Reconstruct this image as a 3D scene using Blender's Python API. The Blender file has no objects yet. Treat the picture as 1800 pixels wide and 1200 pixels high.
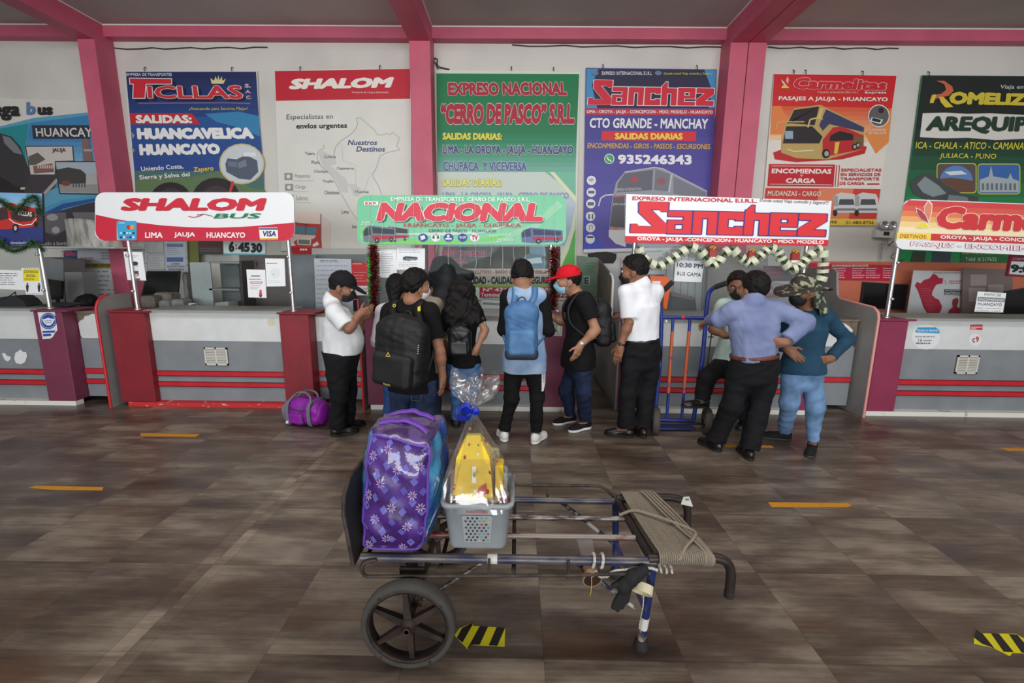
import bpy, math, random
import numpy as np
from mathutils import Vector, Matrix

random.seed(7)
RNG = np.random.default_rng(7)
SC = bpy.context.scene
COL = SC.collection
R = math.radians

# ------------------------------------------------------------------ camera
CAM_H = 1.65
FPX = 810.0
PITCH, ROLL, YAW = 10.5, 0.55, 0.55
cam_d = bpy.data.cameras.new('camera')
cam_d.sensor_width = 36.0
cam_d.lens = FPX / 1800 * 36
cam_d.clip_start = 0.05
cam = bpy.data.objects.new('camera', cam_d)
COL.objects.link(cam)
CR = Matrix.Rotation(R(YAW), 3, 'Z') @ Matrix.Rotation(R(90 - PITCH), 3, 'X') @ Matrix.Rotation(R(ROLL), 3, 'Z')
cam.matrix_world = Matrix.Translation((0, 0, CAM_H)) @ CR.to_4x4()
SC.camera = cam

# ------------------------------------------------------------------ daylight through the open front, light from above
SC.view_settings.view_transform = 'Standard'
SC.view_settings.look = 'None'
SC.view_settings.gamma = 1
SC.view_settings.use_curve_mapping = False
SC.view_settings.exposure = 0.0
w = bpy.data.worlds.new('sky')
SC.world = w
w.use_nodes = True
bg = w.node_tree.nodes['Background']
bg.inputs[0].default_value = (0.86, 0.93, 1.0, 1)
bg.inputs[1].default_value = 1.0


def area(name, loc, rot, sx, sy, power, col=(1, 1, 1)):
    l = bpy.data.lights.new(name, 'AREA')
    l.shape = 'RECTANGLE'
    l.size, l.size_y, l.energy, l.color = sx, sy, power, col
    o = bpy.data.objects.new(name, l)
    o.location = loc
    o.rotation_euler = rot
    COL.objects.link(o)
    return o


# bright street daylight entering through the open front of the hall, behind the camera
area('street_daylight', (0.3, -12.4, 2.6), (R(86), 0, 0), 17.0, 3.6, 1500, (0.93, 0.97, 1.0))
# translucent roof strip over the concourse in front of the counters
area('roof_light', (0.3, 1.9, 4.28), (R(26), 0, 0), 9.5, 0.9, 165, (1.0, 0.985, 0.955))


# ------------------------------------------------------------------ pixel of the photo -> point on a plane
def ray(px, py):
    return CR @ Vector(((px - 900) / FPX, (600 - py) / FPX, -1.0))


def PY(px, py, Y):
    d = ray(px, py)
    t = Y / d.y
    return Vector((d.x * t, Y, CAM_H + d.z * t))


def PZ(px, py, z=0.0):
    d = ray(px, py)
    t = (z - CAM_H) / d.z
    return Vector((d.x * t, d.y * t, z))


# ------------------------------------------------------------------ materials
def lin(c):
    c = c / 255.0
    return c / 12.92 if c <= 0.04045 else ((c + 0.055) / 1.055) ** 2.4


def L3(rgb):
    return (lin(rgb[0]), lin(rgb[1]), lin(rgb[2]), 1)


_mc = {}


def M(rgb, rough=0.5, metal=0.0, spec=0.5, var=0.0, scale=20.0, bump=0.0, bscale=60.0, name='paint'):
    key = (tuple(rgb), rough, metal, spec, var, scale, bump, bscale)
    if key in _mc:
        return _mc[key]
    m = bpy.data.materials.new(name)
    m.use_nodes = True
    nt = m.node_tree
    b = nt.nodes['Principled BSDF']
    b.inputs['Base Color'].default_value = L3(rgb)
    b.inputs['Roughness'].default_value = rough
    b.inputs['Metallic'].default_value = metal
    b.inputs['Specular IOR Level'].default_value = spec
    if var or bump:
        tc = nt.nodes.new('ShaderNodeTexCoord')
    if var:
        n = nt.nodes.new('ShaderNodeTexNoise')
        n.inputs['Scale'].default_value = scale
        n.inputs['Detail'].default_value = 5
        nt.links.new(tc.outputs['Object'], n.inputs['Vector'])
        mx = nt.nodes.new('ShaderNodeMix')
        mx.data_type = 'RGBA'
        mx.inputs[6].default_value = L3([max(0, c * (1 - var)) for c in rgb])
        mx.inputs[7].default_value = L3([min(255, c * (1 + var * .6)) for c in rgb])
        rmp = nt.nodes.new('ShaderNodeMapRange')
        rmp.inputs[1].default_value = .3
        rmp.inputs[2].default_value = .7
        nt.links.new(n.outputs[0], rmp.inputs[0])
        nt.links.new(rmp.outputs[0], mx.inputs[0])
        nt.links.new(mx.outputs[2], b.inputs['Base Color'])
    if bump:
        n2 = nt.nodes.new('ShaderNodeTexNoise')
        n2.inputs['Scale'].default_value = bscale
        n2.inputs['Detail'].default_value = 4
        nt.links.new(tc.outputs['Object'], n2.inputs['Vector'])
        bp = nt.nodes.new('ShaderNodeBump')
        bp.inputs['Strength'].default_value = bump
        bp.inputs['Distance'].default_value = 0.01
        nt.links.new(n2.outputs[0], bp.inputs['Height'])
        nt.links.new(bp.outputs[0], b.inputs['Normal'])
    _mc[key] = m
    return m


def two_tone(rgb1, rgb2, scale, lo, hi, rough=.5, metal=0., stretch=(1, 1, 1), detail=4, name='worn'):
    """Two colours mixed by a noise with edges of its own (worn paint, camouflage, crumpled print)."""
    m = bpy.data.materials.new(name)
    m.use_nodes = True
    nt = m.node_tree
    b = nt.nodes['Principled BSDF']
    b.inputs['Roughness'].default_value = rough
    b.inputs['Metallic'].default_value = metal
    tc = nt.nodes.new('ShaderNodeTexCoord')
    mp = nt.nodes.new('ShaderNodeMapping')
    mp.inputs['Scale'].default_value = stretch
    n = nt.nodes.new('ShaderNodeTexNoise')
    n.inputs['Scale'].default_value = scale
    n.inputs['Detail'].default_value = detail
    r = nt.nodes.new('ShaderNodeMapRange')
    r.inputs[1].default_value = lo
    r.inputs[2].default_value = hi
    mx = nt.nodes.new('ShaderNodeMix')
    mx.data_type = 'RGBA'
    mx.inputs[6].default_value = L3(rgb1)
    mx.inputs[7].default_value = L3(rgb2)
    lk = nt.links.new
    lk(tc.outputs['Object'], mp.inputs[0])
    lk(mp.outputs[0], n.inputs['Vector'])
    lk(n.outputs[0], r.inputs[0])
    lk(r.outputs[0], mx.inputs[0])
    lk(mx.outputs[2], b.inputs['Base Color'])
    return m


def clear_mat(tint=(1, 1, 1), gloss=0.05, rough=0.03, haze=0.0, name='clear_acrylic', bump=0):
    m = bpy.data.materials.new(name)
    m.use_nodes = True
    nt = m.node_tree
    for n in list(nt.nodes):
        nt.nodes.remove(n)
    out = nt.nodes.new('ShaderNodeOutputMaterial')
    tr = nt.nodes.new('ShaderNodeBsdfTransparent')
    tr.inputs[0].default_value = (*tint, 1)
    gl = nt.nodes.new('ShaderNodeBsdfGlossy')
    gl.inputs['Roughness'].default_value = rough
    fr = nt.nodes.new('ShaderNodeLayerWeight')
    pw = nt.nodes.new('ShaderNodeMath')
    pw.operation = 'POWER'
    pw.inputs[1].default_value = 5.0
    ad = nt.nodes.new('ShaderNodeMath')
    ad.operation = 'MULTIPLY_ADD'
    ad.inputs[1].default_value = 0.9
    ad.inputs[2].default_value = gloss
    mx = nt.nodes.new('ShaderNodeMixShader')
    lk = nt.links.new
    lk(fr.outputs['Facing'], pw.inputs[0])
    lk(pw.outputs[0], ad.inputs[0])
    lk(ad.outputs[0], mx.inputs[0])
    lk(tr.outputs[0], mx.inputs[1])
    lk(gl.outputs[0], mx.inputs[2])
    last = mx.outputs[0]
    if haze:
        df = nt.nodes.new('ShaderNodeBsdfDiffuse')
        df.inputs[0].default_value = (.8, .82, .82, 1)
        m2 = nt.nodes.new('ShaderNodeMixShader')
        m2.inputs[0].default_value = haze
        lk(last, m2.inputs[1])
        lk(df.outputs[0], m2.inputs[2])
        last = m2.outputs[0]
    if bump:
        tc = nt.nodes.new('ShaderNodeTexCoord')
        n2 = nt.nodes.new('ShaderNodeTexNoise')
        n2.inputs['Scale'].default_value = 45
        bp = nt.nodes.new('ShaderNodeBump')
        bp.inputs['Strength'].default_value = bump
        lk(tc.outputs['Object'], n2.inputs['Vector'])
        lk(n2.outputs[0], bp.inputs['Height'])
        lk(bp.outputs[0], gl.inputs['Normal'])
        lk(bp.outputs[0], fr.inputs['Normal'])
    lk(last, out.inputs[0])
    return m


# ------------------------------------------------------------------ objects
def tag(o, label=None, cat=None, group=None, kind=None):
    if label: o['label'] = label
    if cat: o['category'] = cat
    if group: o['group'] = group
    if kind: o['kind'] = kind
    return o


def thing(name, label, cat, loc=(0, 0, 0), group=None):
    o = bpy.data.objects.new(name, None)
    o.empty_display_size = .1
    o.location = loc
    COL.objects.link(o)
    return tag(o, label, cat, group)


def adopt(o, parent):
    if parent is not None:
        t = Vector(parent.location) if parent.parent is None else Vector((0, 0, 0))
        o.parent = parent
        o.matrix_parent_inverse = Matrix.Translation(-t)
    return o


def np_mesh(name, V, F, mat, parent=None, smooth=True):
    """V n x 3 array, F m x 4 (or 3) int array -> linked mesh object"""
    me = bpy.data.meshes.new(name)
    V = np.asarray(V, np.float32)
    F = np.asarray(F, np.int32)
    k = F.shape[1]
    me.vertices.add(len(V))
    me.vertices.foreach_set('co', V.ravel())
    me.loops.add(F.size)
    me.loops.foreach_set('vertex_index', F.ravel())
    me.polygons.add(len(F))
    me.polygons.foreach_set('loop_start', np.arange(0, F.size, k, dtype=np.int32))
    me.polygons.foreach_set('loop_total', np.full(len(F), k, np.int32))
    me.polygons.foreach_set('use_smooth', np.full(len(F), smooth))
    me.update(calc_edges=True)
    me.validate()
    if mat: me.materials.append(mat)
    o = bpy.data.objects.new(name, me)
    COL.objects.link(o)
    return adopt(o, parent)


def frame_of(d):
    d = Vector(d).normalized()
    a = Vector((0, 0, 1)) if abs(d.z) < .9 else Vector((1, 0, 0))
    u = d.cross(a).normalized()
    return u, d.cross(u).normalized(), d


class MB:
    def __init__(s):
        s.v, s.f, s.m, s.sm, s.mats = [], [], [], [], []

    def mi(s, mat):
        if mat not in s.mats: s.mats.append(mat)
        return s.mats.index(mat)

    def add(s, vs, fs, mat, smooth=False):
        b = len(s.v)
        s.v += [tuple(v) for v in vs]
        i = s.mi(mat)
        for f in fs:
            s.f.append([b + k for k in f])
            s.m.append(i)
            s.sm.append(smooth)
        return s

    def hexa(s, p, mat, smooth=False):
        """p: 4 points of one end face then the 4 of the other, same order"""
        return s.add(p, [(0, 3, 2, 1), (4, 5, 6, 7), (0, 1, 5, 4), (1, 2, 6, 5), (2, 3, 7, 6), (3, 0, 4, 7)], mat, smooth)

    def box(s, lo, hi, mat, bev=0.0):
        (x0, y0, z0), (x1, y1, z1) = lo, hi
        if bev <= 0:
            return s.hexa([(x0, y0, z0), (x1, y0, z0), (x1, y1, z0), (x0, y1, z0),
                           (x0, y0, z1), (x1, y0, z1), (x1, y1, z1), (x0, y1, z1)], mat)
        b = min(bev, (x1 - x0) / 2.01, (y1 - y0) / 2.01, (z1 - z0) / 2.01)
        rings = []
        for z, i in ((z0, b), (z0 + b, 0), (z1 - b, 0), (z1, b)):
            xs0, xs1, ys0, ys1 = x0 + i, x1 - i, y0 + i, y1 - i
            rings.append([(xs0 + b, ys0, z), (xs1 - b, ys0, z), (xs1, ys0 + b, z), (xs1, ys1 - b, z),
                          (xs1 - b, ys1, z), (xs0 + b, ys1, z), (xs0, ys1 - b, z), (xs0, ys0 + b, z)])
        vs = [p for r in rings for p in r]
        fs = [tuple(range(7, -1, -1)), tuple(range(24, 32))]
        for k in range(3):
            for j in range(8):
                a, c = k * 8 + j, k * 8 + (j + 1) % 8
                fs.append((a, c, c + 8, a + 8))
        return s.add(vs, fs, mat)

    def tube(s, path, r, mat, n=8, closed=False, caps=True):
        path = [Vector(p) for p in path]
        rs = r if isinstance(r, (list, tuple)) else [r] * len(path)
        N = len(path)
        vs, fs = [], []
        u = None
        for i, p in enumerate(path):
            a = path[(i - 1) % N] if (closed or i > 0) else p
            c = path[(i + 1) % N] if (closed or i < N - 1) else p
            d = (c - a)
            if d.length < 1e-9: d = Vector((0, 0, 1))
            d.normalize()
            if u is None:
                u, _, _ = frame_of(d)
            else:
                u = (u - d * u.dot(d))
                if u.length < 1e-6: u, _, _ = frame_of(d)
                u.normalize()
            w_ = d.cross(u)
            for k in range(n):
                t = 2 * math.pi * k / n
                vs.append(p + (u * math.cos(t) + w_ * math.sin(t)) * rs[i])
        for i in range(N if closed else N - 1):
            j = (i + 1) % N
            for k in range(n):
                l = (k + 1) % n
                fs.append((i * n + k, i * n + l, j * n + l, j * n + k))
        s.add(vs, fs, mat, True)
        if caps and not closed:
            s.add(vs[:n], [tuple(range(n - 1, -1, -1))], mat)
            s.add(vs[-n:], [tuple(range(n))], mat)
        return s

    def lathe(s, prof, c, axis, mat, n=24, closed=False, smooth=True):
        """prof: (radius, along) pairs"""
        u, w_, d = frame_of(axis)
        c = Vector(c)
        vs, fs = [], []
        for r, h in prof:
            for k in range(n):
                t = 2 * math.pi * k / n
                vs.append(c + d * h + (u * math.cos(t) + w_ * math.sin(t)) * max(r, 1e-5))
        N = len(prof)
        for i in range(N if closed else N - 1):
            j = (i + 1) % N
            for k in range(n):
                l = (k + 1) % n
                fs.append((i * n + k, i * n + l, j * n + l, j * n + k))
        return s.add(vs, fs, mat, smooth)

    def ball(s, c, r, mat, n=12, m=8, rot=None):
        c = Vector(c)
        r = Vector(r) if hasattr(r, '__len__') else Vector((r, r, r))
        vs, fs = [], []
        for i in range(m + 1):
            a = math.pi * i / m
            for k in range(n):
                t = 2 * math.pi * k / n
                q = Vector((r.x * math.sin(a) * math.cos(t), r.y * math.sin(a) * math.sin(t), r.z * math.cos(a)))
                if rot: q = rot @ q
                vs.append(c + q)
        for i in range(m):
            for k in range(n):
                l = (k + 1) % n
                fs.append((i * n + k, (i + 1) * n + k, (i + 1) * n + l, i * n + l))
        return s.add(vs, fs, mat, True)

    def slab(s, pts, off, mat):
        """polygon pts (3D, planar) extruded by the vector off"""
        n = len(pts)
        off = Vector(off)
        p = [Vector(q) for q in pts]
        vs = p + [q + off for q in p]
        fs = [tuple(range(n)), tuple(range(2 * n - 1, n - 1, -1))]
        for i in range(n):
            j = (i + 1) % n
            fs.append((i, i + n, j + n, j))
        return s.add(vs, fs, mat)

    def build(s, name, parent=None, label=None, cat=None, group=None, kind=None):
        me = bpy.data.meshes.new(name)
        me.from_pydata(s.v, [], s.f)
        for m in s.mats: me.materials.append(m)
        me.polygons.foreach_set('material_index', s.m)
        me.polygons.foreach_set('use_smooth', s.sm)
        me.update()
        o = bpy.data.objects.new(name, me)
        COL.objects.link(o)
        adopt(o, parent)
        return tag(o, label, cat, group, kind)


def recalc(o):
    import bmesh
    bm = bmesh.new()
    bm.from_mesh(o.data)
    bmesh.ops.recalc_face_normals(bm, faces=bm.faces)
    bm.to_mesh(o.data)
    bm.free()
    return o


# ------------------------------------------------------------------ printed sheets: lettering and flat pictures on a plane
_tc = {}


def text_tris(txt, bold, italic=0):
    key = (txt, bold)
    if key in _tc: return _tc[key]
    cu = bpy.data.curves.new('t', 'FONT')
    cu.body = txt
    cu.size = 1
    cu.resolution_u = 2
    cu.offset = bold
    cu.fill_mode = 'FRONT'
    o = bpy.data.objects.new('t', cu)
    COL.objects.link(o)
    dg = bpy.context.evaluated_depsgraph_get()
    ev = o.evaluated_get(dg)
    me = ev.to_mesh()
    v = [(q.co.x, q.co.y) for q in me.vertices]
    f = [tuple(p.vertices) for p in me.polygons]
    ev.to_mesh_clear()
    bpy.data.objects.remove(o)
    bpy.data.curves.remove(cu)
    _tc[key] = (v, f)
    return v, f


class Sheet:
    """Flat print in photo pixel coordinates, laid on the plane y = Y (layer by layer 1.2 mm apart)."""

    def __init__(s, Y, step=0.002, rough=.55, to=None, auto=None):
        s.Y, s.step, s.l, s.rough, s.auto = Y, step, 0, rough, auto
        s.e = 0
        s.mb = MB()
        s.to = to or (lambda x, y, k: PY(x, y, s.Y - k))

    def P(s, x, y):
        return s.to(x, y, (s.l + 1 + s.e * .012) * s.step)

    def up(s):
        s.l += 1
        return s

    def poly(s, pts, c):
        s.e += 1
        s.mb.add([s.P(*p) for p in pts], [tuple(range(len(pts)))], M(c, s.rough))
        return s

    def rect(s, x0, y0, x1, y1, c):
        return s.poly([(x0, y0), (x1, y0), (x1, y1), (x0, y1)], c)

    def quad(s, a, b, c, d, col):
        return s.poly([a, b, c, d], col)

    def ell(s, cx, cy, rx, ry, c, n=20, a0=0, a1=360):
        return s.poly([(cx + rx * math.cos(R(a0 + (a1 - a0) * i / n)), cy + ry * math.sin(R(a0 + (a1 - a0) * i / n)))
                       for i in range(n if a1 - a0 == 360 else n + 1)], c)

    def line(s, pts, wd, c):
        for (x0, y0), (x1, y1) in zip(pts, pts[1:]):
            d = math.hypot(x1 - x0, y1 - y0) or 1
            nx, ny = -(y1 - y0) / d * wd / 2, (x1 - x0) / d * wd / 2
            s.poly([(x0 + nx, y0 + ny), (x1 + nx, y1 + ny), (x1 - nx, y1 - ny), (x0 - nx, y0 - ny)], c)
        return s

    def grad(s, a, b, c, d, c0, c1, n=10):
        """a b top edge, d c bottom edge"""
        lp = lambda p, q, t: (p[0] + (q[0] - p[0]) * t, p[1] + (q[1] - p[1]) * t)
        for i in range(n):
            t0, t1 = i / n, (i + 1) / n
            col = tuple(round(c0[k] + (c1[k] - c0[k]) * (i + .5) / n) for k in range(3))
            s.poly([lp(a, d, t0), lp(b, c, t0), lp(b, c, t1), lp(a, d, t1)], col)
        return s

    def text(s, txt, tl, tr, br, bl, c, bold=0.02, out=None, ow=0.05):
        """fit the string's box into the four corners; out = colour of an outline"""
        v0, f0 = text_tris(txt, 0.0)
        if not v0: return s
        xs = [p[0] for p in v0]
        ys = [p[1] for p in v0]
        x0, x1, y0, y1 = min(xs) - bold, max(xs) + bold, min(ys) - bold, max(ys) + bold
        px_h = abs(bl[1] - tl[1])
        mb = MB() if s.auto else s.mb

        def place(col, rad, n):
            offs = [(0, 0)] if n == 0 else ([(0, 0)] if n > 2 else []) + [(rad * math.cos(2 * math.pi * (i + .5) / n), rad * math.sin(2 * math.pi * (i + .5) / n)) for i in range(n)]
            l0 = s.l
            for ci, (dx, dy) in enumerate(offs):
                s.l = l0 + ci * .1
                out_ = []
                for (x, y) in v0:
                    u, t = (x + dx - x0) / (x1 - x0), (y1 - y - dy) / (y1 - y0)
                    out_.append(s.P(tl[0] * (1 - u) * (1 - t) + tr[0] * u * (1 - t) + br[0] * u * t + bl[0] * (1 - u) * t,
                                    tl[1] * (1 - u) * (1 - t) + tr[1] * u * (1 - t) + br[1] * u * t + bl[1] * (1 - u) * t))
                mb.add(out_, f0, M(col, s.rough))
            s.l = l0

        if out:
            place(out, bold + ow, 8)
            s.l += 1
        small = px_h < 7
        place(c, bold * 1.2, 0 if bold < .008 else (2 if small else (4 if bold < .05 else 8)))
        if out: s.l -= 1
        if s.auto: mb.build('lettering', s.auto)
        return s

    def tx(s, txt, x0, y0, x1, y1, c, bold=0.02, out=None, ow=.05, sl=0, sk=0):
        """box text; sl: how much the right end drops, sk: italic shift of the top"""
        return s.text(txt, (x0 + sk, y0), (x1 + sk, y0 + sl), (x1, y1 + sl), (x0, y1), c, bold, out, ow)

    def lines(s, x0, y0, x1, y1, n, c, wd=.45, seed=1):
        """rows of tiny illegible print"""
        rr = random.Random(seed)
        hgt = (y1 - y0) / n
        for i in range(n):
            x = x0
            e = x1 - (x1 - x0) * rr.random() * .35
            while x < e:
                wl = min((x1 - x0) * (.06 + .16 * rr.random()), e - x)
                s.rect(x, y0 + i * hgt, x + wl, y0 + i * hgt + hgt * wd, c)
                x += wl + (x1 - x0) * .03
        return s

    def build(s, name, parent=None, **k):
        if not s.mb.v: return None
        return s.mb.build(name, parent, **k)


def card(px, Y, th, mat, name, parent=None, **k):
    """panel of pixel outline px on plane Y, th thick behind it"""
    mb = MB()
    mb.slab([PY(x, y, Y) for x, y in px], (0, th, 0), mat)
    return recalc(mb.build(name, parent, **k))


def rrect(x0, y0, x1, y1, r, n=5):
    pts = []
    for cx, cy, a in ((x1 - r, y0 + r, -90), (x1 - r, y1 - r, 0), (x0 + r, y1 - r, 90), (x0 + r, y0 + r, 180)):
        for i in range(n + 1):
            t = R(a + 90 * i / n)
            pts.append((cx + r * math.cos(t), cy + r * math.sin(t)))
    return pts


def copy_thing(root, dloc, label=None):
    r = root.copy()
    COL.objects.link(r)
    r.location = Vector(root.location) + Vector(dloc)
    if label: r['label'] = label
    for ch in list(root.children):
        c = ch.copy()
        COL.objects.link(c)
        c.parent = r
        for g in ch.children:
            d = g.copy()
            COL.objects.link(d)
            d.parent = c
    return r

# ================================================================== SETTING
def floor_mat():
    m = bpy.data.materials.new('floor_tile')
    m.use_nodes = True
    nt = m.node_tree
    b = nt.nodes['Principled BSDF']
    N = nt.nodes.new
    lk = nt.links.new

    def math_(op, a, bb=None, c=None):
        n = N('ShaderNodeMath')
        n.operation = op
        for i, v in enumerate((a, bb, c)):
            if v is None: continue
            if isinstance(v, (int, float)): n.inputs[i].default_value = v
            else: lk(v, n.inputs[i])
        return n.outputs[0]

    tc = N('ShaderNodeTexCoord')
    sp = N('ShaderNodeSeparateXYZ')
    lk(tc.outputs['Object'], sp.inputs[0])
    tx_ = math_('DIVIDE', math_('SUBTRACT', sp.outputs[0], .13), .583)
    ty_ = math_('DIVIDE', math_('SUBTRACT', sp.outputs[1], 2.21), .56)
    ix, iy = math_('FLOOR', tx_), math_('FLOOR', ty_)
    fx, fy = math_('FRACT', tx_), math_('FRACT', ty_)
    cell = N('ShaderNodeCombineXYZ')
    lk(ix, cell.inputs[0])
    lk(iy, cell.inputs[1])
    wn = N('ShaderNodeTexWhiteNoise')
    wn.noise_dimensions = '2D'
    lk(cell.outputs[0], wn.inputs['Vector'])
    # streaky print of every tile, shifted at random
    off = N('ShaderNodeVectorMath')
    off.operation = 'MULTIPLY_ADD'
    lk(wn.outputs['Color'], off.inputs[0])
    off.inputs[1].default_value = (9, 9, 9)
    lk(tc.outputs['Object'], off.inputs[2])

    def streak(scale, stretch, detail, rough=.6):
        mp = N('ShaderNodeMapping')
        mp.inputs['Scale'].default_value = stretch
        lk(off.outputs[0], mp.inputs[0])
        n = N('ShaderNodeTexNoise')
        n.inputs['Scale'].default_value = scale
        n.inputs['Detail'].default_value = detail
        n.inputs['Roughness'].default_value = rough
        lk(mp.outputs[0], n.inputs['Vector'])
        return n.outputs[0]

    s1 = streak(1.0, (1.3, 4.2, 1), 6)
    s2 = streak(1.0, (2.0, 60, 1), 3)
    s3 = streak(1.0, (1.2, 4.0, 1), 3)
    ramp = N('ShaderNodeValToRGB')
    cr = ramp.color_ramp
    cr.elements[0].position, cr.elements[0].color = .30, L3((62, 52, 45))
    cr.elements[1].position, cr.elements[1].color = .70, L3((138, 127, 112))
    for p, c in ((.42, (80, 69, 59)), (.52, (100, 89, 77)), (.6, (122, 111, 97))):
        e = cr.elements.new(p)
        e.color = L3(c)
    lk(math_('ADD', math_('MULTIPLY_ADD', s2, .22, -.11), s1), ramp.inputs[0])
    # brown rust-like patches and violet-grey patches of the print
    mx = N('ShaderNodeMix')
    mx.data_type = 'RGBA'
    mr = N('ShaderNodeMapRange')
    mr.inputs[1].default_value, mr.inputs[2].default_value, mr.inputs[4].default_value = .54, .72, .62
    lk(s3, mr.inputs[0])
    lk(mr.outputs[0], mx.inputs[0])
    lk(ramp.outputs[0], mx.inputs[6])
    mx.inputs[7].default_value = L3((88, 62, 43))
    s4 = streak(1.0, (1.9, 3.2, 1), 2)
    mr2 = N('ShaderNodeMapRange')
    mr2.inputs[1].default_value, mr2.inputs[2].default_value, mr2.inputs[4].default_value = .55, .72, .55
    lk(s4, mr2.inputs[0])
    mx2 = N('ShaderNodeMix')
    mx2.data_type = 'RGBA'
    lk(mr2.outputs[0], mx2.inputs[0])
    lk(mx.outputs[2], mx2.inputs[6])
    mx2.inputs[7].default_value = L3((76, 67, 70))
    # tile to tile tone
    tone = math_('MULTIPLY_ADD', wn.outputs['Value'], .16, 1.03)
    # pale cut strip running towards the counters
    st = math_('MULTIPLY', math_('GREATER_THAN', sp.outputs[0], -1.70), math_('LESS_THAN', sp.outputs[0], -1.555))
    tone2 = math_('MULTIPLY_ADD', math_('MULTIPLY', st, math_('GREATER_THAN', wn.outputs['Value'], .35)), .3, tone)
    # joints
    gx = math_('LESS_THAN', math_('MINIMUM', fx, math_('SUBTRACT', 1.0, fx)), .0042)
    gy = math_('LESS_THAN', math_('MINIMUM', fy, math_('SUBTRACT', 1.0, fy)), .0044)
    sx = math_('LESS_THAN', math_('MINIMUM', math_('ABSOLUTE', math_('ADD', sp.outputs[0], 1.70)),
                                  math_('ABSOLUTE', math_('ADD', sp.outputs[0], 1.555))), .0022)
    g = math_('MAXIMUM', math_('MAXIMUM', gx, gy), sx)
    tone3 = math_('MULTIPLY', tone2, math_('MULTIPLY_ADD', g, -.26, 1.0))
    fin = N('ShaderNodeVectorMath')
    fin.operation = 'SCALE'
    lk(mx2.outputs[2], fin.inputs[0])
    lk(tone3, fin.inputs['Scale'])
    lk(fin.outputs[0], b.inputs['Base Color'])
    rg = math_('MULTIPLY_ADD', s1, .25, .20)
    lk(rg, b.inputs['Roughness'])
    b.inputs['Specular IOR Level'].default_value = .42
    bp = N('ShaderNodeBump')
    bp.inputs['Strength'].default_value = .25
    bp.inputs['Distance'].default_value = .002
    lk(math_('MULTIPLY_ADD', g, -1.0, math_('MULTIPLY', s2, .35)), bp.inputs['Height'])
    lk(bp.outputs[0], b.inputs['Normal'])
    return m


WALLW = two_tone((214, 210, 203), (196, 192, 186), 1.1, .45, .75, .85, name='plaster', detail=8)
CEIL = two_tone((188, 180, 176), (172, 165, 161), .8, .4, .7, .9, name='ceiling_paint', detail=6)
PINK = M((198, 92, 116), .55, var=.05, scale=3, name='pink_paint')
S = dict(kind='structure')
mb = MB()
mb.box((-11, -13, -.1), (11, 7.0, 0), floor_mat())
mb.build('floor', **S)
MB().box((-11, -13, 4.55), (11, 7.0, 4.7), CEIL).build('ceiling', **S)
MB().box((-11, 6.7, 0), (11, 7.0, 4.55), WALLW).build('wall_back', **S)
MB().box((-11.3, -13, 0), (-11, 7.0, 4.7), WALLW).build('wall_left', **S)
MB().box((11, -13, 0), (11.3, 7.0, 4.7), WALLW).build('wall_right', **S)
MB().box((-11, 6.55, 4.405), (11, 6.7, 4.55), PINK).build('trim_1', **S)
MB().box((-11, 6.545, 4.535), (11, 6.56, 4.55), M((225, 222, 215), .7)).build('trim_2', **S)
k = 3
for x0, x1, mid in ((-5.63, -5.41, 0), (-1.40, -1.135, 0), (2.65, 3.10, 2.875)):
    # pillar and the beam that runs from it over the concourse
    mb = MB()
    if mid:
        mb.box((x0, 6.4, 0), (mid - .006, 6.7, 4.31), PINK)
        mb.box((mid + .006, 6.4, 0), (x1, 6.7, 4.31), PINK)
        mb.box((mid - .006, 6.43, 0), (mid + .006, 6.7, 4.31), M((70, 40, 45), .8))
    else:
        mb.box((x0, 6.4, 0), (x1, 6.7, 4.31), PINK)
    mb.build('trim_%d' % k, **S)
    mb = MB()
    if mid:
        mb.box((x0, -12.9, 4.31), (mid - .006, 6.7, 4.55), PINK)
        mb.box((mid + .006, -12.9, 4.31), (x1, 6.7, 4.55), PINK)
    else:
        mb.box((x0, -12.9, 4.31), (x1, 6.7, 4.55), PINK)
    mb.build('trim_%d' % (k + 1), **S)
    mb = MB()
    for xx, sg in ((x0, -1), (x1, 1)):
        mb.box((min(xx, xx + sg * .012), -12.9, 4.538), (max(xx, xx + sg * .012), 6.54, 4.55), M((225, 222, 215), .7))
    mb.build('trim_%d' % (k + 2), **S)
    k += 3
# small dark junction hole in the ceiling near the left beam
mb = MB()
c = PY(187, 43, 6.0)
mb.box((c.x - .07, 5.75, 4.535), (c.x + .04, 5.81, 4.56), M((30, 28, 27), .8))
mb.build('ceiling_fixture', label='small dark fitting on the ceiling beside the left pink beam', cat='fitting')

# ================================================================== COUNTERS
WHITE = M((213, 215, 214), .45, var=.03, scale=6, name='white_laminate')
GREY = M((128, 133, 137), .6, var=.06, scale=4, bump=.05, bscale=30, name='grey_paint')
RED = M((196, 36, 48), .4, var=.06, scale=8, name='red_moulding')
OXRED = M((132, 30, 42), .5, var=.08, scale=5, bump=.08, bscale=40, name='oxblood_panel')
PLUM = M((118, 50, 76), .55, var=.07, scale=3, name='plum_panel')
MAG = M((140, 45, 78), .55, var=.07, scale=3, name='magenta_panel')
OFFW = two_tone((226, 224, 214), (150, 146, 138), 9, .62, .72, .6, name='scuffed_white')
REDW = two_tone((196, 40, 44), (214, 205, 195), 14, .62, .70, .6, stretch=(1, 1, 4), name='scuffed_red')
TOPG = M((150, 150, 146), .4, name='grey_top')
CFY, POSTY = 4.845, 4.77


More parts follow.
